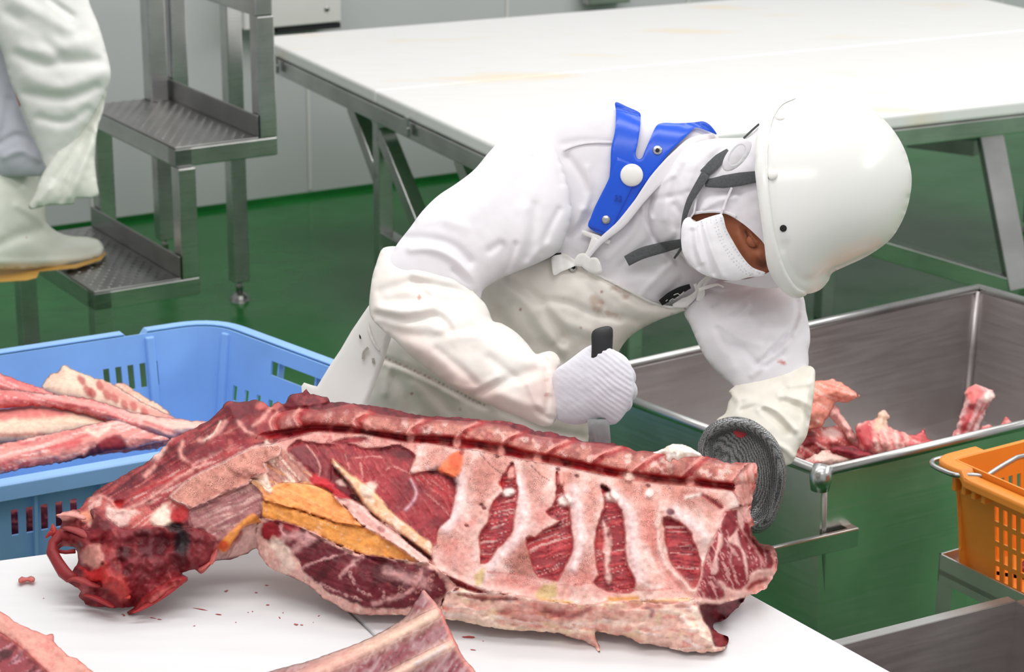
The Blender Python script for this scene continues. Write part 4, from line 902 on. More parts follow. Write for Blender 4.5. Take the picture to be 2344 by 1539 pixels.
# ------------------------------------------------------------------ smaller pieces of meat
def paint_default(L, base, fib, pale, ang, seed):
    one = np.ones(len(L.P))
    L.streak(one, ang, 6, 70, fib, .7, seed, 0, .4); L.streak(one, ang + 4, 5, 50, pale, .7, seed + 1, .15, .3); L.mottle(one, 26, fib, .4, seed + 2, .15, .4)
    L.h += .003 * fbm(L.P / 18., seed + 3, 3)
def meat_piece(name, label, outline, o, n, base, paint, group=None, step=5, jag=1.5, seed=0, edge=(0.03, 30.0), zmin=None, polys=(), names=(), cat='meat', mat='meat_far', drop=.8):
    out = spline(outline, step * 1.4, jag=jag, seed=seed)
    ps = [spline(q, step * 1.6) for q in polys]
    P, T = cdt(out, step, parts=ps)
    L = Layers(P, base); paint(L)
    r = rays(P); c = P.mean(0); d = ((o - CAMP) @ n) / (ray(*c) @ n); loc = CAMP + ray(*c) * d
    t = thing(name, loc, label, cat, group)
    meat_body(t, P, T, L, o + n * edge[0], n, out, classify(P, T, ps), list(names), zmin=zmin, edge=edge, drop=drop, mat=mat, body='flesh')
    return t

# rib slab at the front edge of the table
def p_slab(L):
    one = np.ones(len(L.P)); L.streak(one, -52, 5, 60, lin(176, 146, 150), .8, 301, 0, .3, dh=.001); L.streak(one, -50, 5, 50, DARK, .8, 302, .05, .35); L.mottle(one, 40, lin(190, 160, 164), .5, 303, .1, .3)
    L.line([(940,1400),(866,1452),(755,1498),(655,1528),(600,1548)], 9, lin(168, 148, 142), 0, .8, jag=4)
    for c, w in (([(1003,1402),(933,1440),(866,1472),(800,1503),(711,1545),(640,1580)], 17), ([(1034,1475),(985,1500),(940,1525),(880,1560),(800,1610)], 13)):
        m = L.line(c, w, lin(240, 208, 186), .012, 1.0); L.streak(m, -26, 6, 70, lin(226, 172, 160), .5, 305, .1, .35)
    m = L.line([(800,1500),(730,1535),(650,1570)], 22, lin(222, 158, 150), 0, .55)
    L.line([(972,1350),(1006,1392),(1041,1465),(1063,1507),(1090,1545)], 9, PINK, .003, .9, jag=4); L.line([(1010,1400),(1030,1440),(1045,1475)], 5, PKR, 0, .7, jag=4)
    L.line([(950,1520),(1000,1496),(1015,1480)], 4, lin(226, 214, 218), .002, .8, jag=3); L.h += .002 * fbm(L.P / 14., 307, 3)
SL = [(970,1350),(964,1359),(950,1379),(933,1408),(910,1425),(866,1450),(822,1472),(755,1496),(711,1512),(655,1527),(615,1539),(560,1560),(640,1640),(1130,1640),(1105,1570),(1083,1530),(1063,1507),(1041,1465),(1021,1423),(1006,1392),(988,1370)]
RA = [(1000,1393),(933,1424),(866,1456),(800,1485),(711,1523),(600,1578),(640,1600),(755,1537),(822,1510),(866,1490),(933,1454),(1010,1413)]
RB = [(1034,1466),(955,1503),(910,1525),(790,1600),(830,1630),(955,1531),(1000,1502),(1036,1484)]
o, n = meat_plane(PZ(500, 1620, ZT + .01), PZ(1130, 1640, ZT + .01), 30)
t = meat_piece('rib_slab', 'slab of short ribs with two pale bones at the front edge of the board', SL, o, n, lin(146, 78, 86), p_slab, jag=.8, seed=11, zmin=ZT, polys=(RA, RB), names=('rib_bone', 'rib_bone'), mat='meat', edge=(.03, 25.))
def p_left(L):
    one = np.ones(len(L.P)); L.mottle(one, 20, lin(196, 138, 126), .7, 311, 0, .4); L.streak(one, 35, 9, 40, lin(226, 158, 146), .6, 312, 0, .3); L.mottle(one, 12, lin(206, 110, 106), .5, 313, .2, .3)
    m = L.poly([(-120,1400),(0,1450),(41,1478),(93,1525),(125,1570),(120,1640),(-120,1640)], lin(150, 66, 74), 9, 12, dh=-.004); L.streak(m, -30, 8, 30, lin(206, 150, 160), .7, 314, .1, .3); L.streak(m, -40, 10, 40, DEEP, .7, 315, .05, .3)
    L.blob((12, 1498), 14, 12, DEEP, -30, .9, jag=.3); L.line([(0,1452),(45,1480),(95,1527),(120,1560)], 5, PKR, .003, .7, jag=4); L.line([(100,1454),(124,1462),(120,1480)], 6, lin(226, 130, 122), .003, .8)
    L.line([(0,1402),(46,1432),(106,1456),(134,1481),(176,1510)], 6, lin(226, 150, 142), 0, .6)
LP_ = [(-120,1330),(0,1400),(21,1414),(46,1430),(83,1446),(106,1454),(122,1451),(124,1468),(134,1480),(160,1504),(176,1508),(196,1524),(215,1539),(300,1620),(300,1660),(-120,1660)]
o, n = meat_plane(PZ(-100, 1640, ZT + .02), PZ(300, 1670, ZT + .02), 30)
meat_piece('meat_slab', 'pink meat slab with a sawn bone face at the lower left corner', LP_, o, n, lin(222, 164, 148), p_left, jag=1.2, seed=12, zmin=ZT, mat='meat', polys=([(-120,1400),(0,1450),(41,1478),(93,1525),(125,1570),(120,1658),(-118,1658)],), names=('muscle',))
# scraps
o, n = PZ(60, 1330, ZT + .006), Z3.copy()
def p_scrap(L): paint_default(L, PKR, lin(190, 96, 92), PALE, 10, 321)
meat_piece('meat_scrap', 'small pink scrap of meat alone at left on the white board', [(41,1327),(50,1320),(62,1323),(70,1319),(79,1325),(78,1332),(62,1332),(50,1336),(42,1333)], o, n, PKR, p_scrap, step=3, jag=1, seed=13, edge=(.006, 6.), zmin=ZT, mat='meat')
fo = onplane(1550, 1048, .045)
def p_fat(L): L.mottle(np.ones(len(L.P)), 9, lin(236, 214, 186), .6, 331, .1, .4); L.h += .006 * fbm(L.P / 11., 332, 3)
meat_piece('fat_scrap', 'white lump of fat lying on the spine beside the ring mesh glove', [(1494,1036),(1515,1028),(1530,1020),(1550,1016),(1570,1019),(1590,1030),(1607,1044),(1580,1046),(1562,1048),(1550,1057),(1542,1052),(1534,1059),(1524,1052),(1522,1042),(1508,1040)], CO + CN * .062, CN, lin(250, 244, 234), p_fat, step=3, jag=1, seed=14, edge=(.012, 8.), mat='meat', drop=.3, cat='fat')
# blood specks on the board
bm = bmesh.new()
def speck(px, py, a, b, ang=0):
    c = PZ(px, py, ZT + .0006); n_ = 9; vs = []
    for k in range(n_):
        t_ = 2 * math.pi * k / n_; q = RND.uniform(.6, 1.2); x, y = a * q * math.cos(t_), b * q * math.sin(t_)
        ca, sa = math.cos(math.radians(ang)), math.sin(math.radians(ang)); p_ = PZ(px + x * ca - y * sa, py + x * sa + y * ca, ZT + .0006); vs.append(bm.verts.new(tuple(p_)))
    top = bm.verts.new(tuple(c + Z3 * .0006))
    for k in range(n_): bm.faces.new((vs[k], top, vs[(k + 1) % n_]))
for px, py, a, b, g_ in ((460,1395,22,1.3,10),(500,1407,8,1.6,12),(283,1408,5,2.5,30),(365,1418,6,1.2,6),(350,1415,9,.8,8),(518,1353,5,2,-20),(587,1357,4,1.2,5),(613,1385,4,1.5,0),(640,1414,3,1.6,40),(678,1430,7,2.2,5),(690,1431,4,1,5),(648,1403,2,1,0),(578,1400,2,1,0),(610,1340,5,1,0),(717,1425,1.5,1,0),(1070,1459,16,3,3),(1106,1468,2,1,0),(1082,1488,7,1.2,6),(730,1410,3,1,-30),(568,1402,1.5,1,0),(540,1425,1.5,1,0),(100,1370,2,.8,0),(300,1402,2,1,0),(445,1433,3,.8,-10)): speck(px, py, a, b, g_)
tag(obj('blood_specks', bm, mat_plain('thin_blood', lin(176, 78, 80), .4), sm=True), 'thin blood specks and smears on the white cutting board', 'blood', kind='stuff')

# ------------------------------------------------------------------ loop-walled plastic boxes
def round_loop(c, rad, step=0.014):
    """closed path through 4 corners (xy) with rounded corners; returns points, side index, distance along the side"""
    c = [np.asarray(p, float)[:2] for p in c]; pts, side, sd = [], [], []
    for i in range(4):
        a, b, d = c[i - 1], c[i], c[(i + 1) % 4]; u, v = (a - b) / np.linalg.norm(a - b), (d - b) / np.linalg.norm(d - b)
        p0, p1 = b + u * rad, b + v * rad
        for t in np.linspace(0, 1, 8):
            pts.append((1 - t)**2 * p0 + 2 * t * (1 - t) * b + t * t * p1); side.append(-1); sd.append(0)
        L = np.linalg.norm(d - b); m = int((L - 2 * rad) / step)
        for k in range(1, m):
            s = rad + (L - 2 * rad) * k / m; pts.append(b + v * s); side.append(i); sd.append(s)
    return np.array(pts), np.array(side), np.array(sd)
def loop_normals(p):
    d = np.roll(p, -1, 0) - np.roll(p, 1, 0); d /= np.linalg.norm(d, axis=1, keepdims=True); n = np.stack([d[:, 1], -d[:, 0]], 1)
    if ((p - p.mean(0)) * n).sum() < 0: n = -n
    return n
def loop_wall(parent, p, side, sd, zs, inset, hole, mat, name='wall', th=.004):
    nrm = loop_normals(p); bm = bmesh.new(); N = len(p)
    rows = [[bm.verts.new((*(p[i] - nrm[i] * ins), z)) for i in range(N)] for z, ins in zip(zs, inset)]
    for r in range(len(zs) - 1):
        for i in range(N):
            j = (i + 1) % N
            if side[i] >= 0 and side[j] == side[i] and hole(side[i], sd[i], r): continue
            bm.faces.new((rows[r][i], rows[r][j], rows[r + 1][j], rows[r + 1][i]))
    o = obj(name, bm, mat, parent, sm=False); m = o.modifiers.new('t', 'SOLIDIFY'); m.thickness = th; m.offset = -1
    return o
def loop_rim(parent, p, prof, mat, name='rim', zoff=None):
    """prof: (outwards, z) closed profile swept along the loop"""
    nrm = loop_normals(p); bm = bmesh.new(); N = len(p); zo = np.zeros(N) if zoff is None else zoff
    R = [[bm.verts.new((*(p[i] + nrm[i] * a), z + zo[i])) for a, z in prof] for i in range(N)]
    k = len(prof)
    for i in range(N):
        j = (i + 1) % N
        for q in range(k): bm.faces.new((R[i][q], R[i][(q + 1) % k], R[j][(q + 1) % k], R[j][q]))
    return obj(name, bm, mat, parent, sm=False, bevel=.003)
def loop_floor(parent, p, z, ins, mat, name='bottom'):
    nrm = loop_normals(p); bm = bmesh.new(); a = [bm.verts.new((*(p[i] - nrm[i] * ins), z)) for i in range(len(p))]; b = [bm.verts.new((*(p[i] - nrm[i] * ins), z - .004)) for i in range(len(p))]
    bm.faces.new(a); bm.faces.new(b[::-1])
    for i in range(len(p)): bm.faces.new((a[i], b[i], b[(i + 1) % len(p)], a[(i + 1) % len(p)]))
    return obj(name, bm, mat, parent)

# blue crate on its floor stand
ZC = .70
cBR, cFR = PZ(487, 734, ZC), PZ(998, 923, ZC); cBL = PZ(0, 808, ZC) + (PZ(0, 808, ZC) - cBR) * .35; cFL = PZ(0, 1095, ZC) + (cBL - PZ(0, 808, ZC)) * 1.05
cr = thing('blue_crate', (*((cBR + cFL) / 2)[:2], .36), 'large pale blue plastic crate holding long pink meat strips', 'crate')
lp, ls, ld = round_loop([cFL, cFR, cBR, cBL], .085)       # sides: 0 front, 1 right, 2 back, 3 left
Lf = np.linalg.norm(cFR - cFL); Lr = np.linalg.norm(cBR - cFR); Lb = np.linalg.norm(cBL - cBR)
zs = [.36, .40, .44, .51, .54, .575, .63, .662, .695]; ins = [.050, .044, .038, .027, .022, .017, .010, .006, .002]
def chole(s, d, r):
    k = int(d / .014)
    if s == 0: return r == 5 and k % 2 == 0 and (k // 2) % 7 < 5
    if s == 2: return r == 5 and k % 2 == 0 and .13 < d < .27
    if s == 1: return (r in (6,) and .10 < d < Lr - .24) or (r == 4 and k % 3 == 0)
    return False
loop_wall(cr, lp, ls, ld, zs, ins, chole, M['blue_crate'], th=.005)
cn = loop_normals(lp); zo = np.zeros(len(lp))
nb0 = np.array(PZ(318, 768, ZC))[:2]
_i = int(np.argmin(np.linalg.norm(lp - nb0, axis=1))); zo[_i - 1:_i + 2] = -.018
loop_rim(cr, lp, [(.0, ZC - .004), (.0, ZC), (.026, ZC), (.030, ZC - .004), (.030, ZC - .034), (.025, ZC - .034), (.023, ZC - .008)], M['blue_crate'], zoff=zo)
loop_floor(cr, lp, .362, .052, M['blue_crate'])
for i in range(0, len(lp), 9):                       # upright stiffeners outside
    if ls[i] < 0: continue
    a = np.array([*(lp[i] + cn[i] * .0), ZC - .03]); b = np.array([*(lp[i] - cn[i] * .040), .40]); bm = bmesh.new()
    tv = np.array([-cn[i][1], cn[i][0], 0]); w_ = .003; nn = np.array([*cn[i], 0])
    hexa(bm, [b - tv * w_, b + tv * w_, b + tv * w_ + nn * .010, b - tv * w_ + nn * .010, a - tv * w_, a + tv * w_, a + tv * w_ + nn * .016, a - tv * w_ + nn * .016]); obj('stiffener', bm, M['blue_crate'], cr)
for px in (352, 546):                                 # moulded uprights inside the back wall
    i = int(np.argmin(np.linalg.norm(lp - np.array(PZ(px, 812 - .12 * px, ZC))[:2], axis=1))); nn = np.array([*cn[i], 0]); tv = np.array([-cn[i][1], cn[i][0], 0])
    a = np.array([*(lp[i] - cn[i] * .006), ZC - .012]); b = np.array([*(lp[i] - cn[i] * .046), .40]); bm = bmesh.new()
    hexa(bm, [b - tv * .012, b + tv * .012, b + tv * .009 - nn * .010, b - tv * .009 - nn * .010, a - tv * .012, a + tv * .012, a + tv * .009 - nn * .010, a - tv * .009 - nn * .010]); obj('stiffener', bm, M['blue_crate'], cr, bevel=.003)
bm = bmesh.new(); ctr = lp.mean(0)
stand = thing('crate_stand', (*ctr, 0), 'low steel stand under the pale blue crate', 'stand')
ins_l = [np.array([*(q - (q - np.array([*ctr])) * .12), 0]) for q in (cFL[:2], cFR[:2], cBR[:2], cBL[:2])]
for k in range(4):
    a, b = ins_l[k], ins_l[(k + 1) % 4]; bm = bmesh.new(); bar(bm, (*a[:2], .335), (*b[:2], .335), .04, .044); obj('rail', bm, M['steel'], stand)
    bm = bmesh.new(); bar(bm, (*a[:2], .31), (*a[:2], 0), .04, .04, up=(1, 0, 0)); obj('leg', bm, M['steel'], stand)
# meat in the crate: bones lie across, front ones lower
def cpl(z, tilt=16): return meat_plane(PZ(0, 1078, z), PZ(380, 1022, z), tilt)
LGRP = None
def strip(name, label, outl, z, base, paint, seed, tilt=16, edge=(.03, 22.)):
    o, n = cpl(z, tilt); return meat_piece(name, label, outl, o, n, base, paint, step=4, seed=seed, edge=edge, mat='meat_far')
def pm1(L):
    L.mottle(np.ones(len(L.P)), 22, lin(232, 190, 170), .6, 341, .1, .4)
    for c in ((187,872),(200,894),(228,882),(245,905),(262,912),(285,925),(305,930),(330,945),(210,900)): L.blob(c, 13, 8, lin(170, 60, 62), 60, .8, jag=.3)
    L.line([(235,880),(300,920),(350,945),(395,958)], 11, lin(206, 106, 102), 0, .6, jag=4)
strip('meat_strip', 'cream meat strip with a row of red marks, topmost in the blue crate', [(95,884),(108,864),(130,850),(148,838),(190,856),(250,876),(300,905),(345,930),(400,956),(395,968),(300,960),(250,945),(190,925),(130,912),(100,898)], .640, lin(240, 212, 190), pm1, 21)
def pm1b(L): paint_default(L, 0, lin(214, 120, 112), CREAM, 35, 345)
strip('meat_strip', 'small pale meat end against the inner back wall of the blue crate', [(260,884),(280,876),(300,890),(345,916),(390,945),(380,955),(320,930),(280,905)], .620, lin(238, 196, 170), pm1b, 22)
def pm2(L):
    paint_default(L, 0, lin(196, 76, 84), lin(244, 206, 198), 14, 351)
    L.poly([(300,948),(400,960),(490,965),(470,985),(420,1000),(360,985),(310,960)], lin(240, 204, 190), 9, 6, op=.9); L.line([(80,905),(200,925),(300,955),(390,1000)], 6, lin(236, 176, 168), .004, .8, jag=3); L.line([(120,935),(230,958),(320,990),(390,1006)], 6, lin(150, 44, 56), -.003, .8, jag=4); L.line([(330,965),(400,990),(430,998)], 4, lin(196, 84, 92), 0, .8, jag=3)
strip('meat_strip', 'long twisted red and white meat strip crossing the blue crate', [(-60,884),(0,892),(80,899),(200,912),(300,942),(400,958),(470,965),(500,972),(460,990),(410,1000),(392,1008),(370,1010),(300,990),(230,962),(150,940),(80,930),(0,935),(-60,935)], .665, lin(222, 128, 126), pm2, 23)
def pm3(L): paint_default(L, 0, lin(214, 88, 96), lin(246, 200, 196), 25, 361)
strip('meat_strip', 'pink meat strip at the picture edge behind the long twisted strip', [(-60,830),(0,854),(40,870),(100,892),(130,905),(80,908),(0,902),(-60,900)], .650, lin(232, 142, 138), pm3, 24)
def pm4(L):
    L.streak(np.ones(len(L.P)), 6, 9, 80, lin(226, 180, 156), .5, 371, .05, .4); L.poly([(-60,930),(60,925),(150,932),(200,945),(100,955),(0,965),(-60,960)], lin(214, 96, 104), 8, 8, op=.75); L.line([(0,998),(60,995),(120,996)], 5, lin(200, 110, 100), 0, .7, jag=3)
strip('meat_strip', 'flat cream coloured meat strip in the middle of the blue crate', [(-60,930),(0,938),(60,927),(150,934),(262,960),(300,975),(200,990),(100,1008),(0,1014),(-60,1010)], .655, lin(242, 212, 188), pm4, 25)
def pm5(L):
    paint_default(L, 0, lin(206, 84, 92), lin(246, 214, 206), -16, 381)
    L.poly([(130,1062),(190,1040),(215,1022),(250,1010),(275,1000),(290,1020),(290,1032),(230,1045),(150,1062)], lin(84, 28, 54), 5, 5, op=.95); L.poly([(222,1018),(258,998),(280,1008),(286,1025),(260,1030),(225,1022)], lin(156, 54, 62), 4, 4); L.poly([(105,1028),(140,1010),(190,1005),(180,1020),(120,1032)], lin(208, 74, 80), 6, 5, op=.8); L.line([(200,985),(225,995),(240,985),(250,975)], 6, CREAM, .003, .8, jag=3); L.line([(0,1045),(80,1025),(160,1002)], 6, lin(240, 200, 190), .003, .6, jag=3)
strip('meat_strip', 'front meat strip with a dark purple end resting over the blue crate rim', [(-60,1040),(0,1018),(80,1000),(200,974),(262,964),(310,976),(345,990),(388,1006),(340,1018),(292,1030),(262,1030),(200,1047),(140,1060),(60,1072),(0,1086),(-60,1095)], .690, lin(226, 150, 142), pm5, 26, tilt=20)
def pm6(L): paint_default(L, 0, lin(170, 70, 76), lin(230, 190, 180), -14, 391)
strip('meat_strip', 'dull red meat strip low behind the front rim of the blue crate', [(-60,1010),(0,1000),(100,992),(260,990),(390,1000),(370,1025),(250,1040),(100,1060),(-60,1085)], .625, lin(184, 104, 98), pm6, 27, tilt=10)

dl = PZ(150, 1072, .70); o = dl + unit([dl[0], dl[1], 0]) * .075 - Z3 * .09; _w = unit(cFR - cFL); n = np.array([_w[1], -_w[0], 0.0]); n = n if n[1] < 0 else -n
meat_piece('meat_strip', 'dark red meat deep in the blue crate, seen through its front slots', [(-40,1150),(40,1144),(140,1140),(260,1128),(300,1150),(280,1210),(160,1252),(60,1268),(-40,1275)], o, n, lin(120, 48, 56), lambda L: paint_default(L, 0, lin(84, 28, 36), PKR, -10, 395), step=6, jag=1.5, seed=28, edge=(.02, 20.), drop=.2)
# ------------------------------------------------------------------ steel bone bin
ZS = .65
bA, bB, bC = PZ(1880, 1087, ZS), PZ(1307, 870, ZS), PZ(2240, 664, ZS); bD = PZ(2344, 977, ZS); bD = bA + unit(bD - bA) * np.linalg.norm(bC - bB)
sb = thing('bone_bin', (*((bA + bC) / 2)[:2], 0), 'deep stainless steel bin with rolled rim holding beef bones behind the worker', 'bin')
bc = (bA + bC) / 2
def shr(p, f, z): q = bc + (p - bc) * f; return np.array([q[0], q[1], z])
names_ = ('front_wall', 'side_wall', 'back_wall', 'side_wall')
Q = [bD, bA, bB, bC]
for k, (p, q) in enumerate(((bD, bA), (bA, bB), (bB, bC), (bC, bD))):
    bm = bmesh.new(); i_ = .988; hexa(bm, [shr(p, .94, .22), shr(q, .94, .22), shr(q, .94 * i_, .22), shr(p, .94 * i_, .22), p, q, shr(q, i_, ZS), shr(p, i_, ZS)])
    obj(names_[k], bm, M['steel_bin_out'] if k in (0, 1) else M['steel_bin'], sb)
    if k in (0, 1):
        bm = bmesh.new(); hexa(bm, [shr(p, .94 * .987, .30), shr(q, .94 * .987, .30), shr(q, .94 * .984, .30), shr(p, .94 * .984, .30), shr(p, .987, ZS - .01), shr(q, .987, ZS - .01), shr(q, .984, ZS - .01), shr(p, .984, ZS - .01)]); obj('lining', bm, M['steel_bin'], sb)
    bm = bmesh.new(); tube(bm, [p + Z3 * .004, q + Z3 * .004], .011, 12); obj('rim', bm, M['steel'], sb, sm=True)
    bm = bmesh.new(); bar(bm, shr(q, .93, .22), shr(q, .93, .10), .04, .04, up=unit(bB - bA)); obj('leg', bm, M['steel'], sb)
    bm = bmesh.new(); w0_ = shr(q, .93, .05); tube(bm, [w0_ - unit(bB - bA) * .015, w0_ + unit(bB - bA) * .015], .05, 18); obj('wheel', bm, M['black'], sb, sm=False)
    bm = bmesh.new(); tube(bm, [shr(q, .985, ZS), shr(q, .93, .34)], .010, 8); obj('corner_seam', bm, M['steel_bin'], sb, sm=True)
bm = bmesh.new(); f_ = .945; hexa(bm, [shr(p, f_, .325) for p in (bD, bA, bB, bC)][::-1] + [shr(p, f_, .333) for p in (bD, bA, bB, bC)][::-1]); obj('bottom', bm, M['steel_bin'], sb)
bm = bmesh.new(); cD = unit((bA - bc) * [1, 1, 0]); tube(bm, [bA - cD * .01 + Z3 * .012, bA + cD * .004 - Z3 * .004, bA + cD * .005 - Z3 * .030], [.020, .023, .018], 12); obj('corner_cap', bm, M['steel'], sb, sm=True)
fn = unit(np.cross(bD - bA, Z3)); fn = fn if fn[1] < 0 else -fn
p = PZ(1962, 1228, 0); r = ray(1962, 1228); dd = ((shr(bA, .975, .5) + fn * .02 - CAMP) @ fn) / (r @ fn); hB = CAMP + r * dd; r = ray(1720, 1285); hA = CAMP + r * (((hB - CAMP) @ fn) / (r @ fn))
bm = bmesh.new(); bar(bm, hA, hB, .012, .040); obj('push_bar', bm, M['steel'], sb, bevel=.003)
bm = bmesh.new(); bar(bm, hB - unit(hB - hA) * .012, hB - unit(hB - hA) * .012 - fn * .035, .020, .040); obj('bracket', bm, M['steel'], sb)

# bones in the bin
bo, bn_ = meat_plane(PZ(1880, 1092, .60), PZ(2344, 985, .60), 42)
def bone(label, outl, base, paint, seed, off=0.0, edge=(.035, 20.), name='beef_bone', plane=None):
    o, n = plane if plane is not None else (bo + bn_ * off, bn_)
    return meat_piece(name, label, outl, o, n, base, paint, step=4, seed=seed, edge=edge, cat='bone', jag=2.0, drop=.6)
def pb(fib, pale, ang, seed, extra=()):
    def f(L):
        paint_default(L, 0, fib, pale, ang, seed)
        for q, c in extra: L.poly(q, c, 5, 5, op=.85)
        L.h += .010 * fbm(L.P / 22., seed + 9, 3)
    return f
SALM = lin(240, 158, 138)
bone('broad salmon pink fan shaped bone beside the white sleeve in the steel bin', [(1820,880),(1880,871),(1905,869),(1945,887),(1968,905),(1955,916),(1940,922),(1915,921),(1905,938),(1890,962),(1880,978),(1840,985),(1820,960)], SALM, pb(lin(226, 122, 104), lin(250, 206, 192), 20, 401), 31, .01)
bone('thin pink bone leaning down below the fan shaped bone', [(1890,940),(1905,930),(1917,926),(1932,956),(1955,990),(1962,1010),(1945,1012),(1928,985),(1908,965)], lin(238, 184, 176), pb(lin(214, 110, 108), PALE, 60, 411), 32, -.004, (.02, 12.))
bone('jumble of red and pink neck bones by the sleeve cuff', [(1800,990),(1850,972),(1890,978),(1930,972),(1965,1000),(1968,1030),(1930,1045),(1880,1050),(1840,1062),(1800,1050)], lin(206, 100, 98), pb(lin(136, 24, 34), lin(246, 196, 186), 30, 421, [([(1835,1000),(1860,985),(1870,1010),(1850,1030),(1835,1020)], lin(112, 16, 26)), ([(1880,985),(1920,985),(1930,1000),(1895,1005)], lin(244, 214, 206))]), 33, -.03)
bone('white flared bone end nearest the bin corner', [(1818,1062),(1845,1050),(1890,1030),(1905,1028),(1930,1040),(1985,1046),(1960,1056),(1900,1072),(1872,1078),(1845,1076)], lin(242, 206, 194), pb(lin(196, 70, 78), CREAM, 20, 431, [([(1818,1062),(1850,1052),(1860,1075),(1840,1076)], lin(176, 44, 56))]), 34, .022, (.02, 12.))
bone('dark red bone strip lying across the pile in the bin', [(1900,1028),(1950,1022),(2000,1040),(2040,1048),(1990,1054),(1940,1050)], lin(150, 40, 54), pb(DEEP, lin(206, 100, 104), 12, 441), 35, .034, (.015, 8.))
bone('pale hooked bone with a raised cream knob at mid bin', [(1960,975),(1985,962),(2003,958),(2010,944),(2022,938),(2036,952),(2032,972),(2048,984),(2072,990),(2090,1004),(2085,1030),(2050,1048),(2005,1050),(1975,1040),(1962,1010)], lin(236, 170, 162), pb(lin(196, 62, 70), lin(250, 222, 210), 70, 451, [([(2000,960),(2020,942),(2034,955),(2028,978),(2005,985)], lin(238, 208, 180)), ([(1962,985),(1985,970),(2000,1000),(1990,1035),(1970,1020)], lin(196, 60, 70))]), 36, .012)
bone('reddish ridged bone to the right of the hooked bone', [(2070,1005),(2100,992),(2116,982),(2124,1004),(2150,1012),(2170,1026),(2130,1036),(2080,1042),(2068,1030)], lin(226, 122, 122), pb(lin(186, 44, 56), lin(248, 206, 200), 15, 461), 37, .006)
bone('long striped bone standing up alone against the bin corner', [(2165,1030),(2178,1000),(2195,960),(2207,918),(2208,898),(2216,886),(2240,880),(2262,890),(2276,898),(2276,912),(2266,922),(2256,950),(2240,990),(2228,1028)], lin(240, 188, 184), pb(lin(196, 58, 68), lin(248, 220, 214), -68, 471, [([(2196,975),(2212,935),(2222,900),(2230,930),(2216,980),(2200,1010)], lin(190, 56, 66)), ([(2255,895),(2274,898),(2275,912),(2258,918)], lin(250, 238, 228)), ([(2212,890),(2240,882),(2250,905),(2215,915)], lin(224, 112, 108))]), 38, .0, (.03, 16.), plane=meat_plane(PZ(1880, 1092, .55), PZ(2344, 985, .55), 62))
bone('small pink bone knob right of the standing bone', [(2234,1002),(2242,986),(2260,971),(2276,980),(2272,998),(2250,1010)], lin(236, 150, 146), pb(lin(206, 90, 94), PALE, 0, 481), 39, -.01, (.02, 10.))
bone('small pink bone tip farthest right above the bin rim', [(2284,986),(2290,970),(2302,956),(2322,968),(2326,980),(2310,990)], lin(234, 146, 146), pb(lin(206, 90, 94), PALE, 0, 491), 40, -.01, (.02, 10.))

# ------------------------------------------------------------------ orange basket on a steel stand
ZO = .75
k0 = PZ(2132, 1046, ZO); f1 = unit(PZ(2344, 1142, ZO) - PZ(2140, 1052, ZO)); f2 = unit(PZ(2344, 996, ZO) - PZ(2160, 1030, ZO))
f2 = unit(f2 - f1 * (f2 @ f1)); BL1, BL2 = .52, .37
ob = thing('orange_basket', (*(k0 + f1 * BL1 / 2 + f2 * BL2 / 2)[:2], .524), 'orange plastic basket with slotted sides and a steel wire handle', 'basket')
lp2, ls2, ld2 = round_loop([k0, k0 + f1 * BL1, k0 + f1 * BL1 + f2 * BL2, k0 + f2 * BL2], .045, .0105)
zs2 = [.531, .542, .570, .580, .610, .620, .650, .660, .690, .700, .735, .748]; in2 = [.030 + .026 * (1 - (z - .524) / .22) for z in zs2]
def ohole(s, d, r):
    k = int(d / .0105); return r in (1, 3, 5, 7) and k % 2 == 0 and .12 < d < (BL1 if s in (0, 2) else BL2) - .10
loop_wall(ob, lp2, ls2, ld2, zs2, in2, ohole, M['orange'], th=.0035)
zo2 = np.zeros(len(lp2)); 
for i in range(len(lp2)):
    if (ls2[i] == 0 and ld2[i] > .085) or (ls2[i] == 3 and ld2[i] < BL2 - .115) or ls2[i] in (1, 2): zo2[i] = -.012
loop_rim(ob, lp2, [(-.030, ZO - .004), (-.026, ZO), (-.002, ZO), (.002, ZO - .004), (.002, ZO - .020), (-.026, ZO - .020)], M['orange'], zoff=zo2)
loop_floor(ob, lp2, .536, .054, M['orange'])
for d in (.02, .045, .07, .095):
    for (e, g) in ((f1, f2), (f2, f1)):
        a = k0 + e * (d + .03) + g * .006; a[2] = ZO - .05; bm = bmesh.new(); obox(bm, a, e * .010, g * .024, Z3 * .032); obj('rib', bm, M['orange'], ob, bevel=.002)
hp0 = k0 + f1 * .075 + Z3 * .004 + f2 * .004
tag(ob, None)
bm = bmesh.new()
hw = [k0 + f2 * .10 - f1 * .004, k0 + f2 * .05 - f1 * .006, k0 + f2 * .012 - f1 * .006, k0 - f2 * .006 + f1 * .012, k0 - f2 * .008 + f1 * .045, k0 - f2 * .004 + f1 * .070 + Z3 * .010, k0 + f2 * .02 + f1 * .085 + Z3 * .014, k0 + f2 * .04 + f1 * .10 + Z3 * .006, k0 + f2 * .20 + f1 * .14 + Z3 * .012, k0 + f2 * .36 + f1 * .18 + Z3 * .010]
hw = [q - Z3 * .012 if i < 5 else q + Z3 * .006 for i, q in enumerate(hw)]
sp = spline(np.array([q for q in hw])[:, :2], .01, closed=False); zz = np.interp(np.linspace(0, 1, len(sp)), np.linspace(0, 1, len(hw)), [q[2] for q in hw])
tube(bm, [np.array([*a, z]) for a, z in zip(sp, zz)], .0050, 10); obj('wire_handle', bm, M['steel'], ob, sm=True)
bst = thing('basket_stand', (*(k0 + f1 * BL1 / 2 + f2 * BL2 / 2)[:2], 0), 'green tinted steel stand with an angle tray under the orange basket', 'stand')
so = PZ(2150, 1268, .5575)
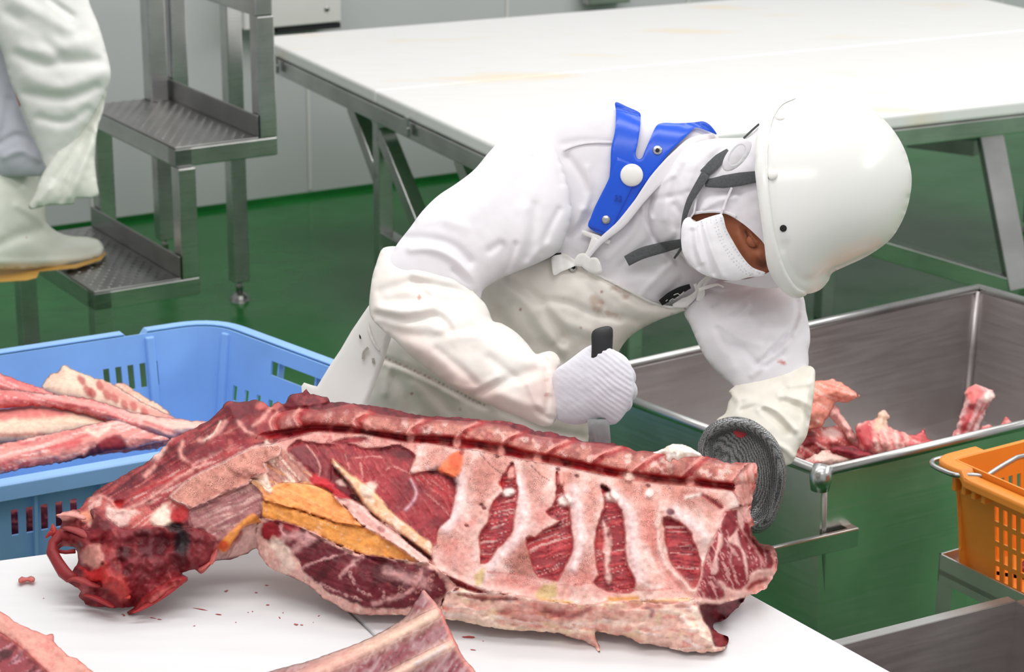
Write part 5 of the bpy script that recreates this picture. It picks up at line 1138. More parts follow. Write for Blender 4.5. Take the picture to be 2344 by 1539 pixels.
for (p, e, g, L) in ((so, f1, f2, .56), (so + f1 * .56, f2, -f1, .42), (so + f2 * .42, f1, -f2, .56), (so, f2, f1, .42)):
    bm = bmesh.new(); obox(bm, p - Z3 * .055, e * L, g * .004, Z3 * .055); obj('tray_side', bm, M['steel_bin_out'], bst)
bm = bmesh.new(); obox(bm, so - Z3 * .040, f1 * .56, f2 * .42, Z3 * .010); obj('tray', bm, M['steel_bin_out'], bst)
for a in (.02, .54):
    for b in (.02, .40):
        p = so + f1 * a + f2 * b; bm = bmesh.new(); bar(bm, (p[0], p[1], .503), (p[0], p[1], 0), .04, .04, up=f1); obj('leg', bm, M['steel_bin_out'], bst)
# meat scraps seen by the basket
o, n = PD(2340, 1310, depth_of(so) - .06), unit(CAMP - PD(2340, 1310, 3.5))
meat_piece('meat_scrap', 'dark pink scrap of meat caught on the slotted side of the orange basket', [(2328,1300),(2336,1290),(2352,1280),(2362,1300),(2352,1318),(2336,1318),(2330,1310)], o, n, lin(150, 70, 90), lambda L: paint_default(L, 0, lin(120, 50, 66), PINK, 0, 501), step=3, jag=1, seed=41, edge=(.012, 8.), drop=.4)

# ------------------------------------------------------------------ second steel bin, nearest
ZN = .60
nA, nB = PZ(1900, 1484, ZN), PZ(2326, 1376, ZN); nd_ = unit(nB - nA); nA = nA - nd_ * .18
ne = unit(np.array([nd_[1], -nd_[0], 0])); ne = ne if ne[1] < 0 else -ne
b2 = thing('steel_tub', (*((nA + nB) / 2 + ne * .3)[:2], 0), 'empty stainless steel tub with a folded rim in the lower right corner', 'bin')
TL = np.linalg.norm(nB - nA)
for (p, e, L, g) in ((nA, nd_, TL, ne), (nB, ne, .6, -nd_), (nA, ne, .6, nd_), (nA + ne * .6, nd_, TL, -ne)):
    if abs(e @ nd_) < .5 and np.allclose(p, nA): pass
    bm = bmesh.new(); hexa(bm, [p + g * .035 - Z3 * .34, p + e * L + g * .035 - Z3 * .34, p + e * L + g * .037 - Z3 * .34, p + g * .037 - Z3 * .34, p, p + e * L, p + e * L + g * .002, p + g * .002]); obj('wall', bm, M['steel_bin'], b2)
    bm = bmesh.new(); obox(bm, p - g * .022 - Z3 * .003, e * L, g * .024, Z3 * .003); obox(bm, p - g * .022 - Z3 * .018, e * L, g * .002, Z3 * .016); obj('rim', bm, M['steel'], b2, bevel=.002)
bm = bmesh.new(); obox(bm, nA + ne * .03 + nd_ * .03 - Z3 * .342, nd_ * (TL - .06), ne * .54, Z3 * .004); obj('bottom', bm, M['steel_bin'], b2)
for a in (.06, TL - .06):
    for b in (.06, .54):
        p = nA + nd_ * a + ne * b; bm = bmesh.new(); bar(bm, (p[0], p[1], .26), (p[0], p[1], 0), .035, .035, up=nd_); obj('leg', bm, M['steel'], b2)
# ------------------------------------------------------------------ clothes and bodies
WHITE, OFFW, IVORY = lin(237, 234, 238), lin(234, 231, 228), lin(243, 238, 226)
def fitplane(ctrl):
    c = np.asarray(ctrl, float); A = np.stack([np.ones(len(c)), c[:, 0], c[:, 1]], 1)
    s, *_ = np.linalg.lstsq(A, c[:, 2], rcond=None); return lambda P: s[0] + P[:, 0] * s[1] + P[:, 1] * s[2]
class Body:
    """a rounded body over an outline: centre depth plane + inflated thickness"""
    def __init__(s, outline, ctrl, k=1.0, step=7, pts=6.0, jag=0.0, cap=None, smoothp=True):
        s.out = spline(outline, pts, jag=jag) if smoothp else np.asarray(outline, float)
        s.g = Grid(s.out, step); s.pl = fitplane(ctrl); s.k = k; s.cap = cap
    def t(s, P):
        t = s.g(P) * s.k
        if s.cap: t = s.cap * np.tanh(t / s.cap)
        return t
    def front(s, P): return s.pl(P) * (1 - s.t(P) / F)
    def back(s, P, kb=1.0): return s.pl(P) * (1 + s.t(P) * kb / F)
def garment(name, parent, B, base, paint=None, step=5.0, mat='jacket', kb=1.0, holes=(), region=None, lift=0.0, folds=(), noise=(1.2, 45.0), seed=1, thick=None, over=None):
    """folds: (polyline, width px, amplitude px) raised (+) or sunk (-)"""
    out = B.out if region is None else spline(region, 6)
    hs = [spline(h, 6) for h in holes]
    P, T = cdt(out, step, holes=hs)
    L = Layers(P, base)
    if paint: paint(L)
    hh = L.h * 0
    fade = sstep(0, 14, B.g(P) * 1.0)
    for q, w, a in folds:
        qq = spline(q, 8, closed=False) if len(q) > 2 else np.asarray(q, float)
        dd = dist_poly(P, qq, False); hh += 1.45 * a * np.exp(-(dd / max(w, 6.5))**2)
    hh += noise[0] * fbm(P / noise[1], seed, 3) * 2
    df = B.front(P) - (hh * fade + lift + L.h * F / 3.6) * B.pl(P) / F
    if over is not None: df = np.minimum(df, over(P) - .010 - hh * fade * .5 * 3.7 / F)
    db = (df + thick) if thick else np.maximum(B.back(P, kb), df)
    if not thick:
        bd = dist_poly(P, B.out) < 1e-3; db = np.where(bd, df, np.maximum(db, df + 1e-4))
    o = put(name, shell(name, P, T, df, db, L.c, crease=bool(thick)), M[mat], parent)
    o['_'] = 0; del o['_']
    f = lambda Q: B.front(Q) - lift * B.pl(Q) / F
    return o, f
def patch(name, parent, outline, fd, off, thick, mat, step=5.0, smoothp=True, col=None, dh=None, pts=5.0):
    """a sheet lying `off` metres in front of the surface fd"""
    out = spline(outline, pts) if smoothp else np.asarray(outline, float)
    P, T = cdt(out, step); e = sstep(0, 3.5, dist_poly(P, out)) * .0012
    d = fd(P) - off - e
    if dh is not None: d = d - dh(P)
    c = None if col is None else np.tile([*col, 0.0], (len(P), 1))
    return put(name, shell(name, P, T, d, d + thick, c), M[mat] if isinstance(mat, str) else mat, parent)
def ribbon(name, parent, pts, width, fd, off, thick, mat, step=4.0, col=None):
    p = spline(pts, 6, closed=False); d = np.gradient(p, axis=0); d /= np.linalg.norm(d, axis=1, keepdims=True); nn = np.stack([-d[:, 1], d[:, 0]], 1)
    w = np.interp(np.linspace(0, 1, len(p)), np.linspace(0, 1, len(width)), width)[:, None] / 2 if hasattr(width, '__len__') else width / 2
    return patch(name, parent, np.concatenate([p + nn * w, (p - nn * w)[::-1]]), fd, off, thick, mat, step, False, col)
def button(name, parent, px, py, r, h, fd, off, mat, base=.004):
    P = np.array([[px, py], [px + 6, py], [px, py + 6]], float); d = fd(P); Q = [PD(*P[i], d[i] - off) for i in range(3)]
    n = unit(np.cross(Q[1] - Q[0], Q[2] - Q[0])); n = n if n @ FWD < 0 else -n
    bm = bmesh.new(); dome(bm, Q[0], n, r * d[0] / F, h, base=base, n=24); return obj(name, bm, M[mat], parent, sm=True)
def skin_mesh(name, V, E, R, sub=2):
    me = bpy.data.meshes.new(name); me.from_pydata([tuple(map(float, v)) for v in V], E, []); o = bpy.data.objects.new(name, me); COL.objects.link(o)
    m = o.modifiers.new('s', 'SKIN'); m.use_smooth_shade = True
    for i, r in enumerate(R): me.skin_vertices[0].data[i].radius = (r, r); me.skin_vertices[0].data[i].use_root = (i == 0)
    s = o.modifiers.new('u', 'SUBSURF'); s.levels = sub; s.render_levels = sub
    dg = bpy.context.evaluated_depsgraph_get(); r = bpy.data.meshes.new_from_object(o.evaluated_get(dg)); bpy.data.objects.remove(o); smooth(r); r.name = name
    return r
def flat_col(me, col):
    at = me.color_attributes.new('Col', 'FLOAT_COLOR', 'POINT'); at.data.foreach_set('color', np.tile([*col, 0.0], len(me.vertices)).astype(np.float32)); return me
def lerp3(a, b, t): return np.asarray(a) * (1 - t) + np.asarray(b) * t
def body_parts(V, E, R, name, parent, col, mat='skin'):
    return put(name, flat_col(skin_mesh(name, V, E, R), col), M[mat], parent)
SKIN = lin(176, 106, 74)

# ---- the worker bending over the carcass --------------------------------
hip = PD(1010, 960, 3.92); footL = np.array([hip[0] - .12, hip[1] + .10, .04]); footR = np.array([hip[0] + .22, hip[1] + .22, .04])
wk = thing('person', (hip[0], hip[1] + .1, 0), 'person in white jacket, apron, mask and helmet bending over the carcass with a knife', 'person')
# trousers and boots (behind the table)
tr = [hip + [0, .01, -.02], hip + [-.12, .02, -.12], footL + [.02, 0, .45], footL + [0, 0, .22], hip + [.13, .06, -.12], footR + [-.02, 0, .45], footR + [0, 0, .22]]
put('trousers', flat_col(skin_mesh('trousers', tr, [(0, 1), (1, 2), (2, 3), (0, 4), (4, 5), (5, 6)], [.15, .11, .085, .075, .11, .085, .075]), WHITE), M['jacket'], wk)
for ft in (footL, footR):
    me = skin_mesh('boot', [ft + [0, 0, .30], ft + [0, 0, .10], ft + [0, .02, .02], ft + [.05, -.16, .0]], [(0, 1), (1, 2), (2, 3)], [.085, .07, .055, .048]); put('boot', me, M['boot'], wk)

# torso of the jacket
TOR = [(1150,330),(1190,286),(1240,254),(1300,241),(1360,235),(1409,235),(1465,260),(1510,266),(1545,276),(1600,284),(1640,306),(1655,360),(1650,480),(1700,590),(1770,640),(1750,680),(1640,690),(1580,698),(1500,726),(1420,780),(1360,930),(1320,1040),(1000,1080),(880,1000),(905,860),(980,700),(1060,520)]
BT = Body(TOR, [(1150,330,3.86),(1500,300,3.84),(1400,700,3.86),(1000,950,3.93)], k=.72, step=9, cap=150)
jf = [([(1300,360),(1340,420),(1352,470),(1330,520),(1300,545)],9,-5),([(1330,480),(1310,530),(1280,560)],7,5),([(1345,385),(1350,440),(1340,480)],7,4),([(1298,540),(1340,510),(1370,480)],6,-4),([(1290,330),(1340,322),(1400,325)],2.5,-2.5),
      ([(1480,500),(1500,540),(1530,580),(1550,600)],7,-5),([(1470,470),(1478,510),(1500,560),(1520,590)],5,4),([(1390,590),(1440,540),(1460,500)],10,4),([(1420,610),(1480,560),(1500,530)],9,-4),([(1380,640),(1430,620),(1500,630)],14,-3),([(1540,600),(1480,660),(1460,690)],7,3),([(1560,640),(1520,680)],8,-3),([(1370,560),(1400,540),(1430,520)],5,3)]
jac, fT = garment('jacket', wk, BT, WHITE, folds=jf, noise=(1.6, 60), seed=3, step=6)
ribbon('seam', jac, [(1290,343),(1315,333),(1350,326),(1402,325)], 5, fT, .0025, .003, 'jacket', step=3, col=WHITE)
# near sleeve, from shoulder seam to elbow
UPA = [(1215,283),(1245,300),(1272,345),(1292,395),(1305,450),(1309,490),(1300,528),(1278,575),(1232,602),(1160,632),(1108,662),(1098,692),(1080,725),(1010,720),(950,690),(890,650),(868,618),(890,588),(912,555),(938,522),(968,482),(1003,448),(1045,420),(1085,389),(1118,350),(1150,316),(1182,290)]
BU = Body(UPA, [(1230,330,3.78),(1100,520,3.72),(1290,520,3.74),(900,640,3.645)], k=.85, step=8)
uf = [([(930,545),(985,548),(1040,565),(1075,600)],11,-7),([(940,570),(1000,572),(1060,610),(1085,660)],10,7),([(1120,575),(1150,560),(1155,600),(1140,650)],9,-5),([(1140,655),(1165,610),(1180,560)],7,-5),([(1180,640),(1225,585),(1250,560)],10,5),([(1200,480),(1195,540),(1180,600)],16,5),([(1225,470),(1220,530),(1205,590)],10,-4),([(1280,480),(1255,530),(1240,580)],7,-5),([(1030,500),(1100,470),(1180,380)],26,4),([(1000,470),(1080,440),(1150,360)],16,-2.5),([(1200,300),(1240,320),(1268,365),(1285,420)],2.5,-3),([(1220,360),(1222,375)],6,-3),([(960,510),(1010,500),(1060,520)],14,3.5),([(1040,620),(1080,650),(1090,690)],8,-5)]
slv, fU = garment('sleeve', wk, BU, WHITE, folds=uf, noise=(1.5, 55), seed=5)
# far sleeve
LAR = [(1566,712),(1580,745),(1595,780),(1612,815),(1637,847),(1665,872),(1695,893),(1760,900),(1830,880),(1850,838),(1850,805),(1854,785),(1854,760),(1850,735),(1845,712),(1842,690),(1835,672),(1800,640),(1740,598),(1660,590),(1600,640)]
BLa = Body(LAR, [(1640,640,3.84),(1800,660,3.80),(1720,880,3.70)], k=.85, step=7)
lf = [([(1826,690),(1826,720),(1814,750),(1790,782),(1765,806),(1735,835)],5,-7),([(1836,720),(1826,755),(1800,795)],7,4),([(1685,700),(1668,725),(1680,728),(1710,700)],6,5),([(1640,755),(1660,790),(1700,800),(1730,830)],9,-5),([(1650,740),(1690,770),(1740,790)],10,4),([(1720,715),(1735,740),(1725,755),(1700,760)],10,-4),([(1745,830),(1755,800),(1760,792)],6,5),([(1770,805),(1800,770),(1812,775),(1795,810)],6,-5),([(1755,838),(1790,815)],6,-5),([(1720,860),(1740,845)],7,4),([(1625,665),(1660,672),(1710,655),(1750,632)],5,-5),([(1690,690),(1740,660),(1780,650)],9,3),([(1620,700),(1640,760),(1680,840)],14,3)]
def p_lar(L):
    for c in ((1793,832,6,3),(1798,836,3,2),(1788,829,9,4)): L.blob(c[:2], c[2], c[3], lin(206, 120, 110), 10, .7)
garment('sleeve', wk, BLa, WHITE, p_lar, folds=lf, noise=(1.4, 45), seed=7)
# apron: bib and skirt
APR = [(1247,592),(1290,580),(1340,617),(1365,627),(1390,640),(1415,652),(1452,672),(1490,692),(1527,702),(1560,704),(1585,700),(1606,688),(1602,698),(1565,713),(1497,738),(1437,776),(1400,840),(1364,930),(1347,1010),(1345,1200),(1350,1420),(800,1420),(815,1100),(838,940),(868,800),(950,700),(1090,640),(1180,608)]
BA = Body(APR, [(1300,600,3.80),(1560,705,3.80),(950,750,3.84),(1100,1400,4.00),(1100,950,3.88)], k=.62, step=9, cap=120)
af = [([(1175,640),(1235,690),(1270,740),(1285,770)],12,-7),([(1165,660),(1210,700),(1250,760),(1290,800)],14,6),([(1240,688),(1300,695),(1360,720),(1420,730)],9,-5),([(1245,702),(1300,740),(1350,760)],16,6),([(1120,680),(1150,740),(1200,790)],20,-6),([(1100,700),(1120,760)],16,5),([(1380,650),(1450,700),(1500,715)],14,4),([(1330,640),(1345,660),(1400,715),(1460,735)],9,-2.5),([(1290,775),(1270,800),(1285,830)],10,-6),([(880,822),(930,842),(985,868),(1050,905),(1112,932)],3,-5),([(880,834),(930,852),(985,878),(1050,913)],5,4),([(900,860),(930,900),(940,940)],14,-4),([(950,880),(990,930),(1010,950)],16,4),([(1000,900),(1030,940)],12,-5),([(890,850),(880,900)],9,4),([(1150,940),(1250,985),(1330,1000)],10,-4)]
def p_apr(L):
    one = np.ones(len(L.P)); L.mottle(one, 60, lin(226, 221, 212), .6, 601, 0, .5); L.mottle(one, 30, lin(214, 206, 196), .35, 602, .2, .4)
    for c in ((1420,665,24,8,20),(1365,690,12,14,40),(1400,720,18,7,25),(1430,680,10,5,0),(1375,705,9,12,10)): L.blob(c[:2], c[2], c[3], lin(176, 136, 112), c[4], .55, jag=.7, feather=.6)
    for c in ((1323,743),(1311,754),(1290,686),(1191,708),(1378,668),(1328,752),(965,905),(943,900),(1055,938),(940,818)): L.blob(c, 2.2, 2, lin(150, 70, 66), 0, .8)
    L.line([(880,818),(985,866),(1112,930)], 1.6, lin(150, 120, 104), 0, .7)
    L.mix(sstep(880, 1010, L.P[:, 1]) * .25, lin(236, 214, 204))
apr, fA = garment('apron', wk, BA, lin(246, 240, 232), p_apr, folds=af, noise=(2.0, 60), seed=9, mat='vinyl', step=6, over=fT)
fA0 = fA; fA = lambda Q: np.minimum(fA0(Q), fT(Q) - .010)
ribbon('apron_hem', apr, [(1345,620),(1390,640),(1452,672),(1490,692),(1527,702),(1560,704),(1588,698),(1604,688)], 5, fA, .004, .006, M['white_plastic'] if False else 'white_plastic')
# vinyl over-sleeve on the near forearm
FOR = [(874,571),(895,564),(917,566),(967,575),(1005,590),(1037,610),(1062,635),(1077,660),(1092,677),(1110,695),(1120,715),(1128,735),(1147,740),(1180,760),(1205,785),(1226,810),(1242,807),(1260,804),(1275,812),(1283,830),(1277,850),(1279,885),(1281,925),(1276,950),(1266,971),(1245,977),(1220,968),(1185,953),(1155,943),(1117,927),(1080,910),(1042,890),(1005,865),(967,837),(930,805),(905,780),(880,760),(856,736),(847,720),(845,692),(852,635),(860,607)]
BF = Body(FOR, [(880,600,3.67),(860,700,3.62),(1060,660,3.64),(1270,890,3.56),(1100,820,3.60)], k=.80, step=7)
ff = [([(945,642),(1000,655),(1050,665),(1078,675)],8,-7),([(950,628),(1000,630),(1040,640)],14,5),([(870,668),(910,655),(945,650),(975,675)],12,-6),([(865,720),(930,735),(1000,725),(1020,740),(1030,755)],9,-7),([(868,706),(930,712),(990,700)],12,7),([(875,745),(940,768),(1020,765),(1090,752)],12,-5),([(880,690),(960,690),(1060,695)],14,-4),([(1000,760),(1060,765),(1120,760)],14,5),([(940,790),(1010,830),(1050,870)],20,5),([(1000,800),(1060,850),(1090,880)],9,-4),([(1075,905),(1140,880),(1190,860),(1225,850)],14,-7),([(1040,885),(1080,893),(1140,865)],9,5),([(1120,820),(1160,850),(1190,870)],10,-4),([(1100,780),(1160,810),(1210,830)],18,4),([(1235,812),(1255,830),(1262,845)],6,-5),([(1258,815),(1262,860),(1260,900)],4,4),([(1248,850),(1254,900),(1250,940)],5,-4),([(1210,880),(1225,915),(1240,935)],8,4),([(1230,940),(1250,955),(1268,960)],5,-5),([(1140,900),(1190,920),(1230,930)],14,4),([(1060,690),(1100,700),(1120,720)],10,-4),([(880,577),(920,574),(980,585),(1030,612)],3,2.5)]
def p_for(L):
    one = np.ones(len(L.P)); L.mottle(one, 40, lin(244, 234, 226), .6, 611, 0, .5)
    L.blob((1090, 905), 150, 34, lin(238, 208, 198), 22, .75, feather=.8); L.blob((1235, 900), 40, 60, lin(240, 210, 200), 10, .7, feather=.8); L.blob((1000, 830), 110, 26, lin(240, 216, 208), 36, .6, feather=.8)
    L.blob((960, 681), 4, 7, lin(206, 140, 110), -20, .8); L.blob((1250,905), 6, 5, lin(206, 150, 138), 0, .7); L.blob((1252, 870), 5, 4, lin(214, 166, 150), 0, .6)
garment('over_sleeve', wk, BF, lin(246, 242, 236), p_for, folds=ff, noise=(1.6, 40), seed=11, mat='vinyl')
# vinyl over-sleeve on the far forearm
LSL = [(1640,965),(1660,947),(1668,920),(1676,906),(1668,897),(1685,882),(1700,874),(1735,864),(1785,850),(1835,839),(1855,838),(1865,847),(1866,865),(1864,895),(1857,945),(1852,975),(1845,1002),(1826,1030),(1822,1045),(1811,1062),(1797,1067),(1770,1075),(1730,1070),(1690,1030)]
BS = Body(LSL, [(1700,880,3.69),(1860,850,3.67),(1700,1040,3.62)], k=.85, step=6)
sf = [([(1700,940),(1730,932),(1752,940),(1790,975),(1805,990)],7,-6),([(1735,936),(1752,930),(1785,945),(1820,985)],6,7),([(1790,920),(1825,930),(1850,965)],7,-6),([(1785,905),(1830,915),(1858,930)],8,6),([(1690,895),(1740,905),(1790,880)],9,-5),([(1690,912),(1750,902),(1800,885),(1850,878)],7,4),([(1765,1010),(1800,1030),(1815,1045)],7,6),([(1755,1000),(1780,1035)],7,-5),([(1680,905),(1690,930),(1670,960)],7,4),([(1800,890),(1790,905),(1800,915)],6,-4),([(1850,880),(1840,950),(1835,1000)],8,4),([(1730,1000),(1760,1015)],8,-4)]
garment('over_sleeve', wk, BS, IVORY, lambda L: L.mottle(np.ones(len(L.P)), 30, lin(232, 226, 212), .6, 621, 0, .5), folds=sf, noise=(1.4, 30), seed=13, mat='vinyl', step=4.5)

# head, hood, mask
def p_face(L):
    L.mottle(np.ones(len(L.P)), 24, lin(158, 90, 62), .5, 631, 0, .5); L.blob((1668, 520), 26, 30, lin(196, 122, 88), 40, .4, feather=.8)
    L.line([(1706,528),(1713,545),(1720,560),(1730,566)], 3.6, lin(70, 36, 26), 0, .85); L.line([(1716,536),(1724,550),(1732,560)], 4, lin(150, 88, 62), .002, .8); L.blob((1745,602), 14, 12, lin(96, 48, 34), 30, .8, feather=.7)  # last blob paints the dark shade by the nose at the helmet edge
    L.line([(1700,512),(1718,520),(1736,534)], 2.5, lin(60, 34, 26), 0, .6, jag=3)
HOO = [(1745,285),(1715,312),(1690,316),(1640,317),(1600,325),(1560,342),(1520,380),(1488,425),(1470,465),(1476,505),(1500,545),(1535,575),(1560,585),(1580,610),(1640,640),(1760,660),(1850,640),(1950,560),(1965,440),(1920,330),(1830,275)]
BO = Body(HOO, [(1500,480,3.79),(1700,340,3.72),(1750,600,3.70),(1850,450,3.70)], k=.80, step=7, cap=150)
hf = [([(1700,520),(1712,545),(1726,566)],7,-5),([(1718,540),(1730,556)],6,5),([(1690,540),(1700,570),(1712,590)],9,3),([(1735,585),(1745,600)],8,5)]
HED = [(1735,330),(1680,360),(1620,410),(1580,460),(1560,520),(1566,575),(1600,618),(1660,640),(1760,652),(1840,630),(1935,550),(1945,440),(1905,340),(1830,290)]
head, fH = garment('head', wk, BO, SKIN, p_face, folds=hf, noise=(.5, 30), seed=15, mat='skin', step=4.0, region=HED, lift=-13, kb=.9)
bm = bmesh.new(); e_ = PD(1724, 551, float(fH(np.array([[1724., 551]]))[0]) + .003); dome(bm, e_, -FWD, .011, .006); obj('eyelid', bm, M['skin'], head, sm=True)
flat_col(head.children[0].data, SKIN)
OPEN = [(1585,494),(1620,488),(1658,489),(1682,500),(1708,518),(1728,536),(1747,556),(1768,600),(1762,622),(1700,640),(1620,640),(1585,600),(1570,560),(1578,520)]
of = [([(1490,500),(1480,470),(1500,430),(1540,400)],6,5),([(1500,560),(1478,500),(1490,450)],5,-6),([(1600,345),(1560,390),(1540,450),(1545,520)],9,-4),([(1560,370),(1530,430),(1520,500)],12,5),([(1640,330),(1590,380),(1570,440)],10,4),([(1590,500),(1600,450),(1640,440),(1690,440)],12,-5),([(1610,480),(1640,460),(1680,450)],9,5),([(1690,330),(1650,345),(1620,380)],7,-4),([(1545,470),(1560,500),(1548,545),(1535,560)],8,-5),([(1500,455),(1540,450),(1575,440)],7,-3)]
hood, fO = garment('hood', wk, BO, WHITE, folds=of, noise=(1.6, 36), seed=17, step=4.5, holes=[OPEN], lift=2.0, thick=.006)
ribbon('hood_edge', hood, [(1585,489),(1620,484),(1660,486),(1684,496)], 7, fO, .004, .006, 'mask', col=WHITE)
MSK = [(1590,508),(1620,498),(1650,490),(1656,497),(1662,522),(1680,556),(1700,588),(1722,612),(1752,624),(1748,631),(1712,636),(1682,643),(1642,638),(1605,626),(1578,603),(1562,575),(1559,530),(1565,505),(1578,497)]
BM = Body(MSK, [(1580,520,3.655),(1650,500,3.655),(1740,625,3.64),(1620,610,3.655)], k=.55, step=5)
mf = [([(1608,505),(1625,560),(1640,600),(1655,635)],3.5,5),([(1600,512),(1612,570),(1632,625)],4,-5),([(1590,520),(1594,560),(1606,600)],3.5,4),([(1585,530),(1586,570),(1598,610)],4,-4)]
def p_msk(L):
    for q in ([(1633,500),(1640,530),(1665,580),(1700,622),(1720,630)],[(1638,498),(1648,535),(1672,580),(1708,620),(1725,628)],[(1650,500),(1662,535),(1685,575),(1715,612),(1738,626)]):
        qq = spline(q, 4, closed=False)[::2]
        for c in qq[:70]: L.blob(c, 1.3, 1.3, lin(170, 170, 178), 0, .8)
    for x, y in ((1596,512),(1606,509),(1616,506),(1626,503)): 
        for k in range(3): L.blob((x + k, y + 4 * k), 1.2, 1.2, lin(176, 176, 184), 0, .7)
mask, fM = garment('mask', wk, BM, lin(246, 244, 248), p_msk, folds=mf, noise=(.6, 24), seed=19, mat='mask', step=2.6, lift=6, thick=.012)
fHM = lambda Q: np.minimum(fO(Q), fH(Q))
ribbon('ear_loop', mask, [(1592,508),(1580,500),(1588,488),(1594,450)], 4, fHM, .008, .003, 'mask', col=WHITE)
ribbon('ear_loop', mask, [(1650,492),(1658,470),(1668,445),(1675,430)], 5, fHM, .008, .003, 'mask', col=WHITE)

# helmet
HEL = [(1802,221),(1822,222),(1850,224),(1900,222),(1940,228),(1985,245),(2020,270),(2050,305),(2072,345),(2084,385),(2087,412),(2084,445),(2075,482),(2060,516),(2040,546),(2010,571),(1975,592),(1940,608),(1905,625),(1897,642),(1881,661),(1860,671),(1843,672),(1822,660),(1800,630),(1782,590),(1768,530),(1758,460),(1752,390),(1752,330),(1762,270),(1780,238)]
EGG = [(1660,300),(1700,245),(1760,222)] + HEL[1:20] + [(1886,662),(1866,682),(1835,700),(1785,706),(1720,680),(1660,590),(1635,440)]
BE = Body(EGG, [(1780,300,3.72),(2080,420,3.73),(1850,640,3.70),(1900,240,3.75)], k=1.12, step=7)
helm, fE = garment('helmet', wk, BE, (1, 1, 1), folds=[([(1890,628),(1862,640),(1838,640),(1815,610),(1800,560)],10,-3),([(1770,300),(1766,400),(1775,500),(1790,570)],8,-2)], noise=(0, 50), seed=21, mat='helmet', step=5, region=HEL, thick=.003)
BRM = [(1802,220),(1780,226),(1764,237),(1746,264),(1733,305),(1728,347),(1728,390),(1735,450),(1742,500),(1749,555),(1756,608),(1770,640),(1790,666),(1815,682),(1832,682),(1848,672),(1826,660),(1804,630),(1786,585),(1772,530),(1762,460),(1757,390),(1758,335),(1768,275),(1790,240),(1822,224)]
bq = spline(BRM, 6)
P, T = cdt(bq, 4.0); d_ = dist_poly(P, bq); eo = EGG_f = BE
Pc = P + (np.array([1850., 440.]) - P) * np.clip(1 - BE.g(P) / 60, 0, 1)[:, None] * .0
df_ = BE.front(P) - (7 + 7 * np.sqrt(np.clip(1 - (1 - np.minimum(d_ / 12, 1))**2, 0, 1))) * 3.6 / F
put('brim', shell('brim', P, T, df_, df_ + .012), M['helmet'], helm)
for px, py in ((1768, 400), (1786, 268)): button('rivet', helm, px, py, 12 if py > 300 else 11, .004, fE, .001, 'white_plastic')
button('rivet', helm, 1833, 226, 8, .004, lambda Q: np.full(len(Q), 3.72), 0, 'white_plastic')
button('vent_hole', helm, 1793, 523, 8, .0006, fE, .0012, 'dark', base=.0005)
# chin straps, ear cushion
ribbon('chin_strap', helm, [(1735,404),(1690,411),(1650,417),(1614,420)], [25, 31, 30, 16], fO, .007, .003, 'grey_web')
ribbon('chin_strap', helm, [(1668,345),(1645,365),(1625,385),(1608,398)], [12, 24, 26, 18], fO, .006, .003, 'grey_web')
ribbon('chin_strap', helm, [(1616,398),(1596,430),(1578,462),(1565,505),(1560,560)], [22, 18, 14, 9, 6], fO, .012, .003, 'grey_web')
fJ = lambda Q: np.minimum(np.minimum(fT(Q), fO(Q)), 3.76)
ribbon('chin_strap', helm, [(1562,556),(1517,567),(1470,580),(1434,598)], [18, 25, 27, 25], fJ, .015, .003, 'grey_web')
ribbon('chin_strap', helm, [(1562,565),(1552,580),(1543,592)], [7, 6, 5], fJ, .018, .003, 'grey_web')
ribbon('chin_strap', helm, [(1702,317),(1722,298),(1738,284)], [5, 5, 5], lambda Q: np.full(len(Q), 3.70), .0, .003, 'grey_web')
EAR = [(1687 + 33 * math.cos(a) * math.cos(-.35) - 38 * math.sin(a) * math.sin(-.35) * -1, 355 + 38 * math.sin(a) * math.cos(.35) - 20 * math.cos(a) * .55) for a in np.linspace(0, 2 * math.pi, 24, endpoint=False)]
ec, _ = garment('ear_cushion', helm, Body(EAR, [(1660,340,3.60),(1720,340,3.595),(1690,390,3.597)], k=.35, step=4), WHITE, noise=(.3, 10), mat='mask', step=4)

ribbon('pad_ring', ec, [(1687 + 19 * math.cos(a) - 5 * math.sin(a), 355 + 24 * math.sin(a) - 8 * math.cos(a)) for a in np.linspace(0, 6.2, 20)], 4, lambda Q: np.full(len(Q), 3.565), .0, .004, 'mask', step=3, col=lin(226, 226, 230))
# shoulder harness: blue straps, buttons, buckle, collar cord
STR = [(1409,234),(1437,245),(1465,259),(1466,277),(1465,295),(1460,327),(1455,352),(1460,364),(1469,362),(1476,346),(1487,320),(1500,292),(1507,284),(1522,281),(1550,282),(1590,280),(1610,278),(1626,287),(1641,308),(1620,300),(1597,292),(1591,292),(1577,306),(1560,322),(1532,350),(1505,385),(1477,420),(1457,450),(1440,480),(1420,507),(1396,540),(1347,519),(1365,480),(1385,452),(1394,432),(1393,427),(1397,382),(1399,340),(1407,302),(1410,257)]
def fS(Q): return np.minimum(fT(Q), 3.80 + 0 * Q[:, 0])
hs = patch('shoulder_harness', wk, STR, fS, .012, .005, 'blue_strap', step=5)
ribbon('strap_end', hs, [(1441,372),(1415,430),(1385,490),(1371,527)], [62, 56, 56, 54], fS, .016, .003, 'blue_strap')
button('snap_button', hs, 1446, 401, 26, .006, fS, .019, 'white_plastic'); button('rivet', hs, 1505, 344, 11, .004, fS, .014, 'steel'); button('rivet', hs, 1387, 503, 10, .004, fS, .019, 'steel'); 
button('rivet_hole', hs, 1505, 344, 5, .001, fS, .0185, 'dark'); 
tc = bpy.data.curves.new('size_mark', 'FONT'); tc.body = '32'; tc.size = .014; tc.extrude = .0006; tc.align_x = 'CENTER'; tc.align_y = 'CENTER'
